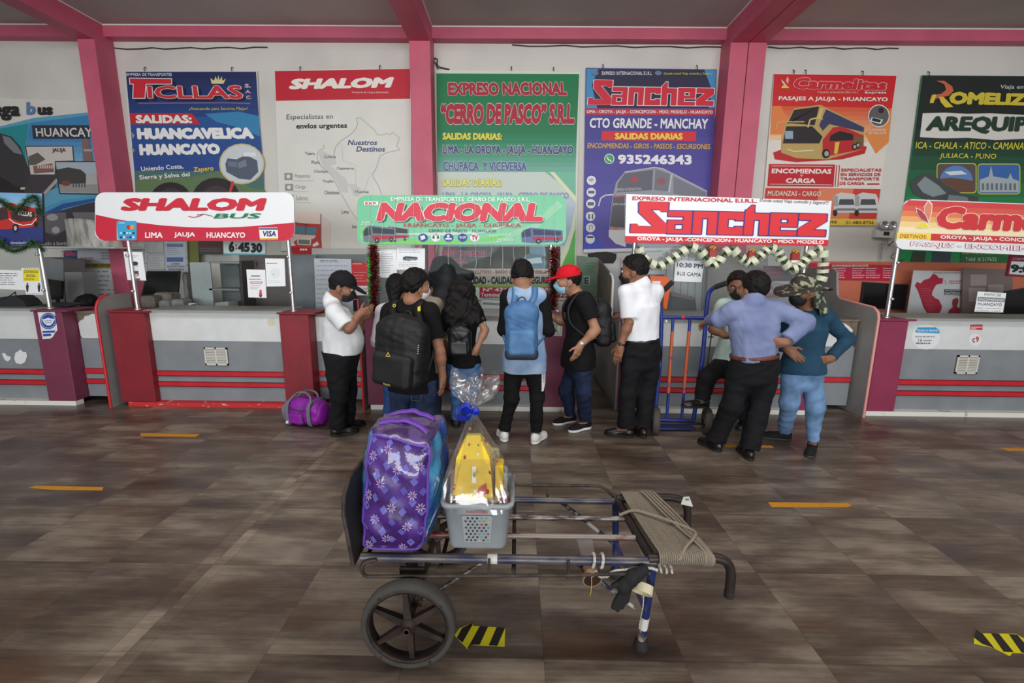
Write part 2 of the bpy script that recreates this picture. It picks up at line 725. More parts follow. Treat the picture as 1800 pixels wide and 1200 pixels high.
def counter(label, x0, x1, posts, base, two=True, grille=None):
    t = thing('ticket_counter', label, 'counter', ((x0 + x1) / 2, 4.9, 0))
    MB().box((x0, CFY, .72), (x1, 4.9, 1.03), WHITE).build('white_panel', t)
    MB().box((x0, CFY + .004, .05), (x1, 4.9, .72), GREY).build('grey_panel', t)
    MB().box((x0 - .02, POSTY + .02, 1.03), (x1 + .02, 5.28, 1.055), TOPG).build('counter_top', t)
    for z0, z1 in ((.326, .386), (.208, .264)):
        MB().box((x0, CFY - .02, z0), (x1, CFY + .01, z1), RED, .012).build('stripe', t)
    MB().box((x0 - (.0 if not posts else .3), POSTY - .004, 0), (x1 + .3, 4.86, .05), base).build('plinth', t)
    for p0, p1, mt in posts:
        mb_ = MB()
        mb_.box((p0, POSTY, .05), (p1, 5.1, 1.028), mt, .006)
        mb_.box((p0 - .015, POSTY - .015, 1.028), (p1 + .07, 5.12, 1.048), mt, .004)
        mb_.build('post', t)
    if grille:
        gx0, gz0, gx1, gz1 = grille
        g = MB()
        fm, dk = M((205, 203, 192), .5), M((62, 60, 56), .8)
        g.box((gx0, CFY - .004, gz0), (gx1, CFY + .01, gz1), dk)
        for a, b_, c_, d_ in ((gx0, gz0, gx1, gz0 + .018), (gx0, gz1 - .018, gx1, gz1), (gx0, gz0, gx0 + .016, gz1),
                              (gx1 - .016, gz0, gx1, gz1), ((gx0 + gx1) / 2 - .008, gz0, (gx0 + gx1) / 2 + .008, gz1)):
            g.box((a, CFY - .014, b_), (c_, CFY, d_), fm)
        nn = 9
        for i in range(nn):
            z = gz0 + .02 + (gz1 - gz0 - .04) * (i + .5) / nn
            g.hexa([(gx0, CFY - .012, z - .008), (gx1, CFY - .012, z - .008), (gx1, CFY - .003, z + .002), (gx0, CFY - .003, z + .002),
                    (gx0, CFY - .012, z - .005), (gx1, CFY - .012, z - .005), (gx1, CFY - .003, z + .005), (gx0, CFY - .003, z + .005)], fm)
        g.build('vent_grille', t)
    return t


c1 = counter('ticket counter at the far left with a plum post bearing a blue mask sticker', -8.5, -5.097, [(-5.097, -4.795, PLUM)], OFFW)
c2 = counter('ticket counter between two oxblood posts with a red plinth under the white and red sign', -3.92, -2.494,
             [(-4.293, -3.92, OXRED), (-2.494, -2.18, OXRED)], REDW, grille=(-3.37, .455, -3.12, .65))
c3 = counter('ticket counter under the green sign, behind the four customers', -1.27, .235, [(-1.60, -1.27, PLUM), (.235, .535, PLUM)], OFFW)
c4 = counter('ticket counter behind the blue hand truck with magenta posts', 1.42, 2.92, [(1.10, 1.42, MAG), (2.92, 3.20, MAG)], OFFW)
c5 = counter('ticket counter at the far right with a round white sticker and a vent', 4.06, 8.0, [(3.767, 4.06, MAG)], OFFW,
             grille=(4.69, .46, 4.92, .66))

# recessed swing gates between the counters
PEEL = two_tone((120, 106, 90), (92, 80, 68), 7, .4, .6, .9, name='bare_chipboard')


def gate(label, x0, x1, y, stripes, torn=None):
    t = thing('counter_gate', label, 'gate', ((x0 + x1) / 2, y, 0))
    mb_ = MB()
    mb_.box((x0, y, .06), (x1, y + .03, .715), GREY)
    mb_.build('grey_panel', t)
    if torn:
        MB().box((x0, y + .004, .715), (x1, y + .03, 1.02), PEEL).build('bare_panel', t)
        mb_ = MB()
        mb_.slab([(x, y - .001, z) for x, z in torn], (0, .006, 0), WHITE)
        recalc(mb_.build('white_panel', t))
    else:
        MB().box((x0, y, .715), (x1, y + .03, .985), WHITE).build('white_panel', t)
    for z0, z1 in stripes:
        MB().box((x0, y - .02, z0), (x1, y + .006, z1), RED, .01).build('stripe', t)
    MB().box((x0 - .01, y - .01, 1.0 if torn else .985), (x1 + .01, y + .24, 1.02), M((120, 104, 86), .6, var=.1)).build('shelf', t)
    return t


SA, SB = (.322, .382), (.205, .262)
gate('low gate with a torn white top beside the mask sticker post', -4.79, -4.40, 4.93, (SA, SB),
     [(-4.765, .72), (-4.40, .72), (-4.40, .985), (-4.62, .99), (-4.655, .97), (-4.70, .965), (-4.72, .93), (-4.765, .91), (-4.785, .88), (-4.78, .75)])
gate('plain low gate behind the purple duffel bag', -2.18, -1.66, 4.93, (SA, SB))
gate('low gate with a torn rounded white top, right of the man in the camouflage hat', 3.20, 3.66, 4.93, (SA,),
     [(3.20, .72), (3.63, .72), (3.635, .8), (3.60, .86), (3.615, .9), (3.56, .95), (3.46, 1.0), (3.36, 1.02), (3.24, 1.02), (3.20, 1.0)])


def partition(label, x, y0, y1, prof, mat, edge, name='side_partition'):
    """upright board across the counter line; prof: (y, z) outline"""
    t = thing(name, label, 'partition', (x, (y0 + y1) / 2, 0))
    mb_ = MB()
    mb_.slab([(x - .012, y, z) for y, z in prof], (.024, 0, 0), mat)
    recalc(mb_.build('board', t))
    mb_ = MB()
    front = [(x, y - .004, z) for y, z in prof if True]
    mb_.tube(front[:edge[1]], .014, edge[0], 8)
    mb_.build('edge_trim', t)
    return t


def round_prof(y0, y1, z1, r=.16, z0=0.0):
    p = [(y0, z0)]
    for i in range(7):
        a = R(180 - 90 * i / 6)
        p.append((y0 + r + r * math.cos(a), z1 - r + r * math.sin(a)))
    return p + [(y1, z1), (y1, z0)]


PGREY = M((140, 140, 137), .6, var=.06, scale=5, name='grey_board')
partition('grey side board with a red edge beside the left oxblood post', -4.37, 4.72, 5.16, round_prof(4.72, 5.16, 1.2), PGREY, (RED, 8))
partition('grey side board with a red edge behind the man in the black cap', -1.635, 4.74, 5.0, [(4.74, 0), (4.74, 1.03), (5.0, 1.03), (5.0, 0)], PGREY, (RED, 2))
pk = M((214, 150, 140), .5)
partition('grey side board with a pink edge right of the man in the camouflage hat', 3.70, 4.72, 6.0,
          [(4.72, 0), (4.72, 1.06), (4.74, 1.12), (4.80, 1.16), (5.3, 1.2), (5.36, 1.24), (5.38, 1.3), (5.42, 1.5), (5.48, 1.54), (6.3, 1.54), (6.3, 0)], PGREY, (pk, 5))
# open passage: the swung-in door leaf and the floor kerb
t = thing('swing_door', 'grey door leaf standing open in the passage beside the man in the red cap', 'door', (1.09, 4.8, 0))
mb = MB()
mb.hexa([(1.075, 4.80, .02), (1.10, 4.80, .02), (1.10, 6.2, .02), (1.075, 6.2, .02),
         (1.075, 4.80, 1.04), (1.10, 4.80, 1.04), (1.10, 6.2, 1.04), (1.075, 6.2, 1.04)], M((128, 126, 122), .6, var=.08, scale=4))
mb.build('leaf', t)
MB().box((1.068, 4.82, .0), (1.108, 6.2, .07), M((92, 90, 88), .7)).build('kick_plate', t)
mb = MB()
mb.slab([(1.02, 5.0, 1.04), (1.02, 5.0, 1.40), (1.02, 5.08, 1.46), (1.02, 5.9, 1.62), (1.02, 5.9, 1.04)], (.02, 0, 0), M((112, 106, 98), .7, var=.12, scale=7))
recalc(mb.build('side_panel', t))
mb = MB()
mb.tube([(1.03, 4.985, 1.0), (1.03, 4.985, 1.40), (1.03, 5.04, 1.45), (1.03, 5.15, 1.47)], .014, M((214, 212, 206), .5))
mb.build('edge_trim', t)

# ================================================================== sign boards on poles
STEEL = M((205, 205, 203), .28, .9, name='pole_steel')
BOLT = M((225, 225, 225), .25, .8, name='bolt')


def board(label, outline, mat, poles, Y=4.80):
    t = thing('sign_board', label, 'sign', (PY(*outline[0], Y).x, Y, 1.05))
    card(outline, Y, .022, mat, 'panel', t)
    for x, zt in poles:
        mb_ = MB()
        mb_.tube([(x, Y + .05, 1.047), (x, Y + .05, zt)], .021, STEEL, 12)
        mb_.lathe([(.0, 0), (.034, 0), (.034, .012), (.024, .02)], (x, Y + .05, 1.047), (0, 0, 1), STEEL, 14)
        mb_.build('pole', t)
        for z in (1.25, 1.62):
            mb_ = MB()
            mb_.lathe([(0, -.012), (.014, -.01), (.014, .0), (.006, .002), (.006, .03)], (x, Y + .012, z), (0, 1, 0), BOLT, 10)
            mb_.build('bolt', t)
    return t


W_ = (236, 238, 240)
SIGNW = M(W_, .35, name='sign_white')
# --- white and red board
sb = board('white sign board with a red lower swoosh, a blue card and a card payment sticker', rrect(167, 338, 517, 423, 16), SIGNW, [(-4.04, 2.1), (-2.37, 2.1)])
s = Sheet(4.80)
rd = (204, 34, 62)
pts = [(168, 377), (200, 384), (238, 390.5), (285, 396), (329, 399), (380, 400), (425, 398.5), (460, 396), (517, 391),
       (517, 408), (514, 416), (508, 421), (500, 423), (183, 423), (175, 420), (169, 412), (167.6, 404)]
s.poly(pts, rd)
s.build('red_swoosh', sb)
s = Sheet(4.80, auto=sb).up()
s.text('SHALOM', (219, 348), (469, 348), (462, 370.5), (211, 370.5), (205, 36, 58), .055)
s.text('BUS', (381, 375), (461, 374.5), (455, 384), (374, 384), (28, 124, 84), .035)
s.line([(331, 380), (340, 382), (350, 380), (358, 376)], 1.4, (205, 36, 58)).line([(346, 378), (358, 376), (366, 378), (374, 380)], 1.2, (60, 80, 90))
for tx_, a, b in (('LIMA', 255, 286), ('JAUJA', 306, 343), ('HUANCAYO', 363, 431)):
    s.tx(tx_, a, 408, b, 418, (244, 240, 240), .03)
s.build('swoosh_line', sb)
s = Sheet(4.80).up()
s.poly(rrect(205, 388, 240, 422, 3), (52, 170, 218)).up()
s.poly([(205, 391), (208, 420), (211, 422), (206, 422)], (236, 196, 60))
s.ell(226, 399, 4, 4, (214, 40, 40)).ell(232, 399, 4, 4, (240, 160, 40))
s.up().tx('niubiz', 209, 390, 219, 393, (240, 246, 250), .01)
for i in range(5):
    s.rect(211 + i * 5.4, 408, 214.6 + i * 5.4, 411, ((200, 230, 245), (40, 50, 90), (230, 235, 240))[i % 3])
    s.rect(211 + i * 5.4, 415, 214.6 + i * 5.4, 418.5, ((40, 60, 120), (235, 240, 245), (200, 60, 60))[i % 3])
s.build('payment_card', sb)
s = Sheet(4.80).up()
s.quad((455, 400), (488, 400), (489, 421), (457, 421.5), (240, 240, 238)).up()
s.quad((455.5, 401), (488, 401), (488, 403.5), (455.7, 403.5), (28, 36, 110)).quad((457, 418.5), (489, 418), (489, 421), (457, 421.5), (232, 168, 48))
s.tx('VISA', 461, 405.5, 485, 415.5, (24, 36, 110), .03, sk=1)
s.build('card_sticker', sb)

# --- green board
sb = board('green sign board with large red italic lettering and small buses in its corners', rrect(628, 343, 995, 430, 15), M((92, 186, 138), .3, name='sign_green'), [(-1.50, 2.0), (.345, 2.0)])
s = Sheet(4.80)
s.poly([(640, 427), (632, 415), (640, 405), (700, 418), (760, 424), (850, 421), (935, 395), (980, 352), (990, 362), (940, 404), (870, 427), (760, 429.5)], (150, 206, 168))
s.up().poly([(633, 400), (650, 398), (700, 416), (760, 423), (850, 418), (900, 406), (870, 423), (780, 428), (650, 429), (638, 424)], (122, 208, 110))
s.up().poly([(700, 411), (760, 415), (850, 410), (930, 385), (850, 405), (760, 408)], (196, 222, 206))
s.build('green_waves', sb)
s = Sheet(4.80, auto=sb).up().up().up()
s.tx('EMPRESA DE TRANSPORTES  CERRO DE PASCO S.R.L.', 687, 346, 932, 353.5, (236, 246, 240), .02, sl=1)
s.rect(640, 354, 665, 361, (236, 240, 236)).up().tx('EXP.', 641.5, 355, 663.5, 360, (196, 44, 62), .04)
s.text('NACIONAL', (672, 357.5), (961, 358.5), (955, 391.5), (663, 390.5), (52, 100, 80), .075)
s.up().text('NACIONAL', (670, 355.5), (959, 356.5), (953, 389.5), (661, 388.5), (214, 62, 80), .06, (244, 240, 236), .035)
s.up().tx('HUANCAYO - JAUJA - CHUPACA', 710, 392, 916, 400.5, (196, 50, 70), .012, sl=.5)
s.tx('CERRO DE PASCO - HUANUCO', 753, 402.7, 872, 407.8, (60, 90, 92), .02, sl=.4)
s.tx('BUSES', 636, 389, 652, 392, (230, 236, 230), .02).tx('NUEVOS', 634, 393, 656, 396, (230, 236, 230), .02)
s.tx('Seguridad y', 858, 411, 896, 418, (226, 240, 228), .0, sl=-3, sk=2).tx('Confianza', 872, 420, 902, 426, (226, 240, 228), .0, sl=-3, sk=2)
s.build('name_plate', sb)
s = Sheet(4.80).up().up().up()
for i, x in enumerate((743.5, 766, 788.6, 813, 834.5)):
    s.ell(x, 417.5, 8.3, 7.2, (44, 70, 148) if i in (0, 2, 3) else (232, 236, 236))
s.up()
s.poly([(738, 415), (746, 413), (748, 419), (741, 422)], (225, 230, 240)).ell(788, 415, 2.5, 3, (225, 230, 240)).rect(783, 418, 794, 421, (225, 230, 240))
s.tx('WIFI', 807, 415, 819, 420, (225, 230, 240), .03).tx('TV', 829, 413, 840, 422, (190, 40, 60), .05)
s.ell(762, 417, 2, 3, (80, 90, 90)).ell(770, 417, 2, 3, (80, 90, 90)).line([(761, 414), (766, 411.5), (771, 414)], 1, (80, 90, 90))
s.build('service_icons', sb)


def little_bus(s, x0, y0, x1, y1, body, dark, flip=False, accent=(180, 40, 60)):
    def X(u): return x1 - (x1 - x0) * u if flip else x0 + (x1 - x0) * u
    def Y_(v): return y0 + (y1 - y0) * v
    q = lambda *p: [(X(a), Y_(b)) for a, b in p]
    s.poly(q((0, .35), (.06, .15), (.22, 0), (1, .18), (1, .86), (.3, 1), (.02, .92)), body)
    s.up().poly(q((.02, .38), (.08, .18), (.22, .06), (.24, .55), (.03, .62)), dark)
    s.poly(q((.28, .10), (.96, .24), (.96, .5), (.30, .46)), dark)
    s.poly(q((.28, .6), (1, .62), (1, .74), (.3, .84)), accent)
    s.ell(X(.42), Y_(.88), abs(x1 - x0) * .065, (y1 - y0) * .16, (34, 34, 36)).ell(X(.85), Y_(.82), abs(x1 - x0) * .055, (y1 - y0) * .14, (34, 34, 36))
    s.up().ell(X(.42), Y_(.88), abs(x1 - x0) * .03, (y1 - y0) * .07, (150, 150, 152)).ell(X(.85), Y_(.82), abs(x1 - x0) * .026, (y1 - y0) * .06, (150, 150, 152))
    s.l -= 2


s = Sheet(4.80).up().up().up()
little_bus(s, 676, 396, 718, 424, (150, 168, 164), (52, 62, 64))
s.l += 3
s.build('bus_picture', sb)
s = Sheet(4.80).up().up().up().up().up()
little_bus(s, 638, 396, 696, 426, (110, 122, 130), (48, 58, 66))
s.build('bus_picture', sb)
s = Sheet(4.80).up().up().up()
little_bus(s, 916, 400, 989, 427, (96, 110, 150), (52, 58, 92))
s.build('bus_picture', sb)

# --- white board with heavy red word: block letters of its own
BL = {'a': [(0, 0, 1, .24), (.66, 0, 1, 1), (0, .42, 1, .58), (0, .82, 1, 1), (0, .42, .3, 1)],
      'n': [(0, 0, .37, 1), (0, 0, 1, .3), (.63, 0, 1, 1)],
      'c': [(0, 0, 1, .3), (0, 0, .37, 1), (0, .7, 1, 1), (.66, 0, 1, .36), (.66, .64, 1, 1)],
      'h': [(0, -.1, .37, 1), (0, .03, 1, .32), (.63, .03, 1, 1)],
      'e': [(0, 0, 1, .25), (0, 0, .37, 1), (0, .78, 1, 1), (0, .44, 1, .6), (.66, 0, 1, .6)],
      'z': [(0, 0, 1, .28), (0, .72, 1, 1)], 'S': []}
BP = {'z': [[(.58, .2), (1, .2), (1, .34), (.42, .8), (0, .8), (0, .66)]],
      'h': [[(0, -.08), (.24, -.31), (.37, -.31), (.37, -.03)]],
      'S': [[(.22, 0), (1, 0), (1, .3), (.78, .3), (.78, .24), (.5, .24), (.2, .22), (.18, .06)],
            [(.18, .08), (.24, .02), (.5, .22), (1, .72), (1, .95), (.66, .82), (.2, .36)],
            [(0, .72), (.2, .72), (.2, .78), (.98, .78), (1, .82), (.98, 1), (.02, 1), (0, .97)]]}


def block_word(s, tl, tr, br, bl, c, out, ow):
    """the heavy squared word of the boards, laid in the quad; S is taller than the rest"""
    spans = [('S', 0, .185, 0, 1), ('a', .187, .31, .27, 1), ('n', .318, .44, .27, 1), ('c', .448, .576, .27, 1), ('h', .582, .705, .27, 1),
             ('e', .713, .852, .27, 1), ('z', .86, 1, .27, 1)]
    def mp(u, v):
        return (tl[0] * (1 - u) * (1 - v) + tr[0] * u * (1 - v) + br[0] * u * v + bl[0] * (1 - u) * v,
                tl[1] * (1 - u) * (1 - v) + tr[1] * u * (1 - v) + br[1] * u * v + bl[1] * (1 - u) * v)
    for pas in (0, 1):
        for ch, u0, u1, v0, v1 in spans:
            col, g = (out, ow) if pas == 0 else (c, 0)
            for k_, (a, b_, c_, d_) in enumerate(BL[ch]):
                gx, gy = g, g * .8
                s.l += k_ * .12
                s.poly([mp(u0 + (u1 - u0) * x, v0 + (v1 - v0) * y) for x, y in
                        ((a - gx + .03, b_ - gy), (c_ + gx - .03, b_ - gy), (c_ + gx, b_ - gy + .04), (c_ + gx, d_ + gy - .04), (c_ + gx - .03, d_ + gy), (a - gx + .03, d_ + gy), (a - gx, d_ + gy - .04), (a - gx, b_ - gy + .04))], col)
                s.l -= k_ * .12
            for k_, pl in enumerate(BP.get(ch, [])):
                cx = sum(p[0] for p in pl) / len(pl)
                cy = sum(p[1] for p in pl) / len(pl)
                q = []
                for x, y in pl:
                    dd = math.hypot(x - cx, y - cy) or 1
                    e = g * 1.1 if ch != 'S' else g * .75
                    q.append(mp(u0 + (u1 - u0) * (x + (x - cx) / dd * e), v0 + (v1 - v0) * (y + (y - cy) / dd * e)))
                s.l += (k_ + 3) * .12
                s.poly(q, col)
                s.l -= (k_ + 3) * .12
        s.l += 1.2
    s.l -= 2.4


sb = board('white sign board with a huge red word outlined in blue and a red bottom strip', [(1101, 341), (1462, 353), (1455, 432.5), (1098.5, 426)], SIGNW, [(1.20, 2.1), (2.96, 2.1)])
s = Sheet(4.80)
s.quad((1098.8, 414.5), (1456.6, 421.5), (1455, 432.5), (1098.5, 426), (212, 32, 48))
s.build('red_strip', sb)
s = Sheet(4.80, auto=sb).up()
s.text('OROYA - JAUJA -CONCEPCION- HUANCAYO - MDO. MODELO', (1120, 415.8), (1449, 422.5), (1448, 430.5), (1120, 424.2), (244, 240, 236), .035)
s.text('EXPRESO INTERNACIONAL E.I.R.L.', (1112, 344.5), (1331, 349.5), (1331, 356.5), (1111, 351.5), (204, 34, 52), .03)
s.text('Donde usted Viaja comodo y Seguro!!!', (1337, 348.5), (1457, 353), (1455, 361), (1335, 356), (40, 42, 60), .0)
block_word(s, (1112, 354), (1455, 362), (1450, 415.5), (1108, 409), (222, 44, 52), (66, 44, 130), .05)
s.build('lettering', sb)

# --- board at the right end
ol = [(1603, 350), (2010, 366), (2010, 458), (1586, 438), (1578, 434), (1575, 426), (1588, 361), (1594, 353)]
sb = board('sign board at the right end with a red and yellow top and a flower emblem', ol, SIGNW, [(3.885, 2.1), (6.2, 2.1)])
s = Sheet(4.80)
cs = [(214, 70, 74), (222, 92, 78), (232, 130, 88), (240, 176, 110), (246, 214, 150), (250, 234, 190)]
for i in range(6):
    a, b = i / 6, (i + 1) / 6
    lx = lambda t: 1590 - 11 * t
    s.quad((lx(a) + (8 if i == 0 else 0), 351.5 + 56 * a), (2005, 366.5 + 56 * a), (2005, 366.5 + 56 * b), (lx(b), 351.5 + 56 * b), cs[i])
s.up()
s.quad((1577.5, 408), (1637, 410.5), (1636, 421.5), (1576, 419), (246, 222, 84)).quad((1637, 410.5), (2005, 424), (2005, 436), (1636, 422.5), (212, 60, 60))
s.build('printed_ground', sb)
s = Sheet(4.80, auto=sb).up().up()
s.text('Carmelitas', (1652, 362), (1936, 370), (1930, 412), (1642, 402), (212, 58, 60), .06, (248, 240, 230), .03)
s.text('DESTINOS:', (1583, 411), (1630, 413), (1629, 419.5), (1581, 417.5), (196, 84, 52), .03)
s.text('OROYA - JAUJA - CONCEPCION - HUANCAYO', (1653, 413), (1930, 423), (1930, 432), (1653, 421), (248, 240, 232), .03)
s.text('PASAJES - ENCOMIENDAS', (1602, 424), (1850, 434), (1850, 446), (1600, 434), (248, 244, 244), .02, (190, 54, 100), .035)
s = Sheet(4.80).up().up()
for pl, c_ in (([(1632, 353), (1638, 360), (1637, 374), (1632, 391), (1626, 378), (1625, 364)], (226, 140, 110)),
               ([(1611, 366), (1620, 370), (1628, 380), (1632, 391), (1620, 385), (1613, 376)], (180, 66, 80)),
               ([(1612, 399), (1616, 392), (1622, 390), (1628, 392), (1633, 399), (1620, 401)], (240, 222, 70))):
    cx, cy = sum(p[0] for p in pl) / len(pl), sum(p[1] for p in pl) / len(pl)
    s.poly([(cx + (x - cx) * 1.18, cy + (y - cy) * 1.14) for x, y in pl], (250, 244, 236))
    s.up().poly(pl, c_)
s.build('flower_emblem', sb)

# --- far left board with a red bus picture
sb = board('picture board of a red bus hung with green garlands at the far left', [(-70, 336), (74, 339), (76, 428), (-70, 436)], M((70, 62, 70), .4), [(-4.985, 2.0)])
s = Sheet(4.80)
s.grad((-70, 337), (74, 340), (74, 366), (-70, 366), (120, 178, 220), (170, 205, 228), 4)
s.up().poly([(-20, 376), (17, 356), (62, 366), (66, 390), (60, 398), (30, 404), (0, 410), (-20, 412)], (196, 44, 40))
s.quad((-70, 408), (76, 398), (76, 428), (-70, 436), (44, 56, 120))
s.up().poly([(18, 362), (60, 372), (62, 380), (55, 388), (34, 390), (20, 384)], (62, 46, 48)).poly([(-10, 370), (12, 362), (14, 384), (-10, 390)], (62, 46, 48))
s.ell(27, 401, 5.5, 8, (30, 30, 32)).ell(62, 394, 3, 5, (30, 30, 32))
s.up().line([(16, 384), (24, 391), (40, 396), (56, 394), (64, 384)], 1.4, (240, 236, 230)).ell(27, 401, 2.6, 4, (190, 190, 190))
s.tx('TICLLAS', 30, 369, 56, 378, (240, 230, 220), .03, sl=3)
s.tx('climatizado', 18, 424, 46, 428.5, (225, 225, 228), .0)
s.build('bus_picture', sb)

# ================================================================== BANNERS on the back wall
BY = 6.672


def banner(label, outline, mat, name='banner', cat='banner', Y=BY, th=.012, hooks=()):
    t = thing(name, label, cat, PY(*outline[0], Y))
    card(outline, Y, th, mat, 'cloth', t)
    for x, y in hooks:
        p = PY(x, y, Y)
        MB().tube([p + Vector((0, .02, .05)), p + Vector((0, -.012, .03)), p + Vector((0, -.012, -.01))], .006, M((60, 58, 55), .6), 6).build('hook', t)
    return t


def BM(c): return M(c, .5, var=.02, scale=3, name='banner_vinyl')


# ---- white, teal and blue banner at the left end
t = banner('white and teal city view banner at the far left, partly behind the pink pillar', [(-90, 170), (160, 177), (190, 436), (-90, 436)], BM((218, 214, 206)))
s = Sheet(BY, auto=t)
s.poly([(-90, 235), (0, 222), (60, 207), (160, 197), (190, 436), (-90, 436)], (92, 160, 190))
s.up().poly([(-90, 240), (0, 226), (50, 217), (44, 260), (46, 300), (-90, 300)], (30, 140, 145))
s.poly([(52, 216), (160, 202), (180, 330), (60, 330), (46, 270), (48, 240)], (60, 130, 180))
s.grad((50, 240), (168, 240), (172, 300), (47, 290), (60, 125, 180), (140, 185, 210), 6)
s.up().poly([(-90, 245), (0, 234), (20, 240), (36, 258), (48, 290), (56, 310), (58, 340), (-90, 340)], (56, 52, 56))
s.up().poly([(4, 238), (18, 242), (32, 258), (40, 272), (24, 268), (8, 252)], (120, 124, 132))
s.poly([(0, 310), (26, 326), (52, 330), (50, 340), (0, 338)], (34, 32, 36)).rect(36, 329, 52, 333, (190, 200, 160))
s.poly([(50, 308), (100, 308), (96, 330), (70, 345), (40, 345)], (64, 56, 62)).poly([(98, 314), (104, 316), (78, 345), (70, 345)], (170, 160, 155))
s.poly([(56, 220), (156, 220), (158, 244), (58, 244)], (48, 50, 66))
s.poly([(44, 256), (128, 256), (131, 283), (100, 284), (98, 308), (52, 308)], (60, 62, 72)).up()
s.poly([(46, 258), (126.5, 257.5), (129, 282), (97, 283), (96, 306.5), (54, 306.5)], (205, 196, 190))
s.up().poly([(58, 292), (92, 287), (95, 302), (60, 305)], (130, 92, 86)).poly([(50, 275), (66, 268), (80, 280), (62, 290), (50, 290)], (96, 92, 84))
for i in range(7): s.rect(66 + i * 4, 290, 68.4 + i * 4, 296, (215, 190, 185))
s.poly([(144, 246), (150, 242), (156, 246), (164, 284), (146, 284)], (128, 104, 100)).rect(147, 262, 163, 266, (170, 160, 160))
s.up().poly([(96, 283), (170, 283), (176, 342), (104, 341)], (40, 42, 50)).up()
s.poly([(98, 285), (168, 285), (174, 340), (106, 339)], (168, 180, 190))
s.up().poly([(99, 298), (120, 294), (142, 298), (151, 306), (151, 322), (104, 324)], (66, 62, 58)).poly([(152, 306), (170, 304), (172, 326), (154, 326)], (176, 172, 168))
s.poly([(104, 324), (172, 324), (174, 339), (106, 338)], (150, 146, 142)).ell(116, 322, 8, 5, (120, 66, 60))
for i in range(5): s.rect(128 + i * 5, 322, 130 + i * 5, 329, (60, 58, 60))
s.l = 2
s.poly([(44, 398), (60, 372), (110, 352), (190, 340), (190, 352), (130, 362), (80, 378), (60, 400)], (70, 150, 185))
s.up().poly([(70, 378), (110, 358), (180, 346), (180, 350), (112, 366), (74, 384)], (40, 80, 150))
s.poly([(58, 384), (100, 372), (150, 358), (188, 350), (190, 434), (-90, 436), (-90, 340), (40, 342)], (60, 54, 64))
s.up().poly([(76, 375), (116, 373), (118, 402), (98, 414), (80, 408)], (104, 100, 106)).ell(92, 382, 10, 6, (160, 158, 160)).ell(98, 404, 7, 6, (170, 168, 170))
s.poly([(127, 373), (168, 373), (168, 386), (132, 386)], (112, 112, 116))
s.l = 6
s.tx('mega', -42, 186, 35, 212, (36, 34, 36), .04).tx('us', 66, 188, 92, 202, (36, 34, 36), .05)
s.tx('b', 46, 179, 62, 202, (90, 130, 170), .04)
s.text('HUANCAYO', (62, 225), (178, 224), (179, 241), (64, 240), (214, 212, 206), .02)
s.text('JAUJA', (91, 260), (115, 260), (116, 269), (92, 269), (50, 46, 50), .02)
s.text('CONCEPCION', (130, 331), (186, 331), (187, 337), (131, 337), (36, 34, 38), .01)
s.tx('climatizado', 20, 426, 50, 432, (170, 168, 172), .0).tx('silencio a bordo', 66, 424, 120, 431, (200, 198, 200), .0)
s.build('printed_picture', t)

# ---- blue banner with red shadowed capitals and a crown
t = banner('dark blue banner with red capitals under a gold crown', [(219, 124), (452, 124), (466, 446), (243, 446)], BM((210, 214, 214)), hooks=((255, 124), (408, 124)))
s = Sheet(BY, auto=t)
s.grad((221, 126), (450, 126), (455, 205), (228, 205), (24, 34, 82), (26, 66, 130), 6)
s.grad((228, 205), (455, 205), (463, 300), (236, 300), (30, 84, 150), (40, 70, 140), 6)
s.grad((236, 300), (463, 300), (466, 444), (243, 444), (70, 110, 110), (84, 120, 70), 6)
s.up().poly([(360, 200), (420, 196), (455, 204), (457, 240), (420, 224), (380, 214)], (50, 130, 180))
s.poly([(238, 318), (270, 306), (330, 312), (400, 298), (440, 330), (466, 334), (466, 444), (243, 444)], (96, 122, 84))
s.up().ell(300, 350, 36, 30, (40, 34, 36)).ell(380, 348, 42, 36, (44, 36, 40))
s.up().poly([(408, 316), (412, 322), (404, 345), (400, 345)], (200, 60, 70)).ell(300, 352, 24, 22, (60, 52, 54)).ell(380, 352, 28, 26, (66, 56, 60))
s.l = 2
s.poly([(228, 199), (337, 199), (353, 218.5), (230, 218.5)], (196, 40, 46))
for y in (238, 264): s.poly([(231, y - 6), (237, y), (233, y + 6)], (150, 160, 120))
s.ell(425, 288, 40, 36, (206, 190, 140)).up().ell(425, 288, 37.5, 33.5, (206, 212, 216))
s.up().poly([(396, 288), (400, 278), (416, 280), (432, 272), (452, 282), (454, 302), (440, 316), (420, 314), (398, 302)], (84, 94, 112))
s.up().poly([(400, 284), (416, 284), (418, 294), (402, 292)], (110, 120, 140)).poly([(418, 286), (432, 280), (434, 292), (420, 296)], (120, 130, 148)).rect(428, 268, 450, 275, (230, 232, 234))
s.l = 3
crown = [(372, 147), (370, 137), (376, 142), (379, 134), (382, 141), (384, 132), (386, 141), (390, 134), (391, 142), (397, 138), (393, 147)]
s.poly(crown, (222, 206, 150)).line([(243, 181.5), (400, 180.5), (440, 182)], 1.6, (150, 110, 170))
s.l = 4
NAVY = (18, 22, 52)
TP = lambda e, d: [(x + d + (e if x > cx else -e), y + d + (e if y > cy else -e)) for x, y, cx, cy in
                   ((228, 138, 244, 142), (301, 139, 280, 142), (301, 147, 280, 143), (256, 147, 244, 143), (254, 172, 244, 160), (234, 172, 244, 160), (235, 147, 244, 143), (229, 147, 244, 143))]
s.poly(TP(1.2, 5), NAVY).up().poly(TP(1.5, 0), (230, 224, 220)).up().poly(TP(0, 0), (204, 36, 52))
s.l -= 2
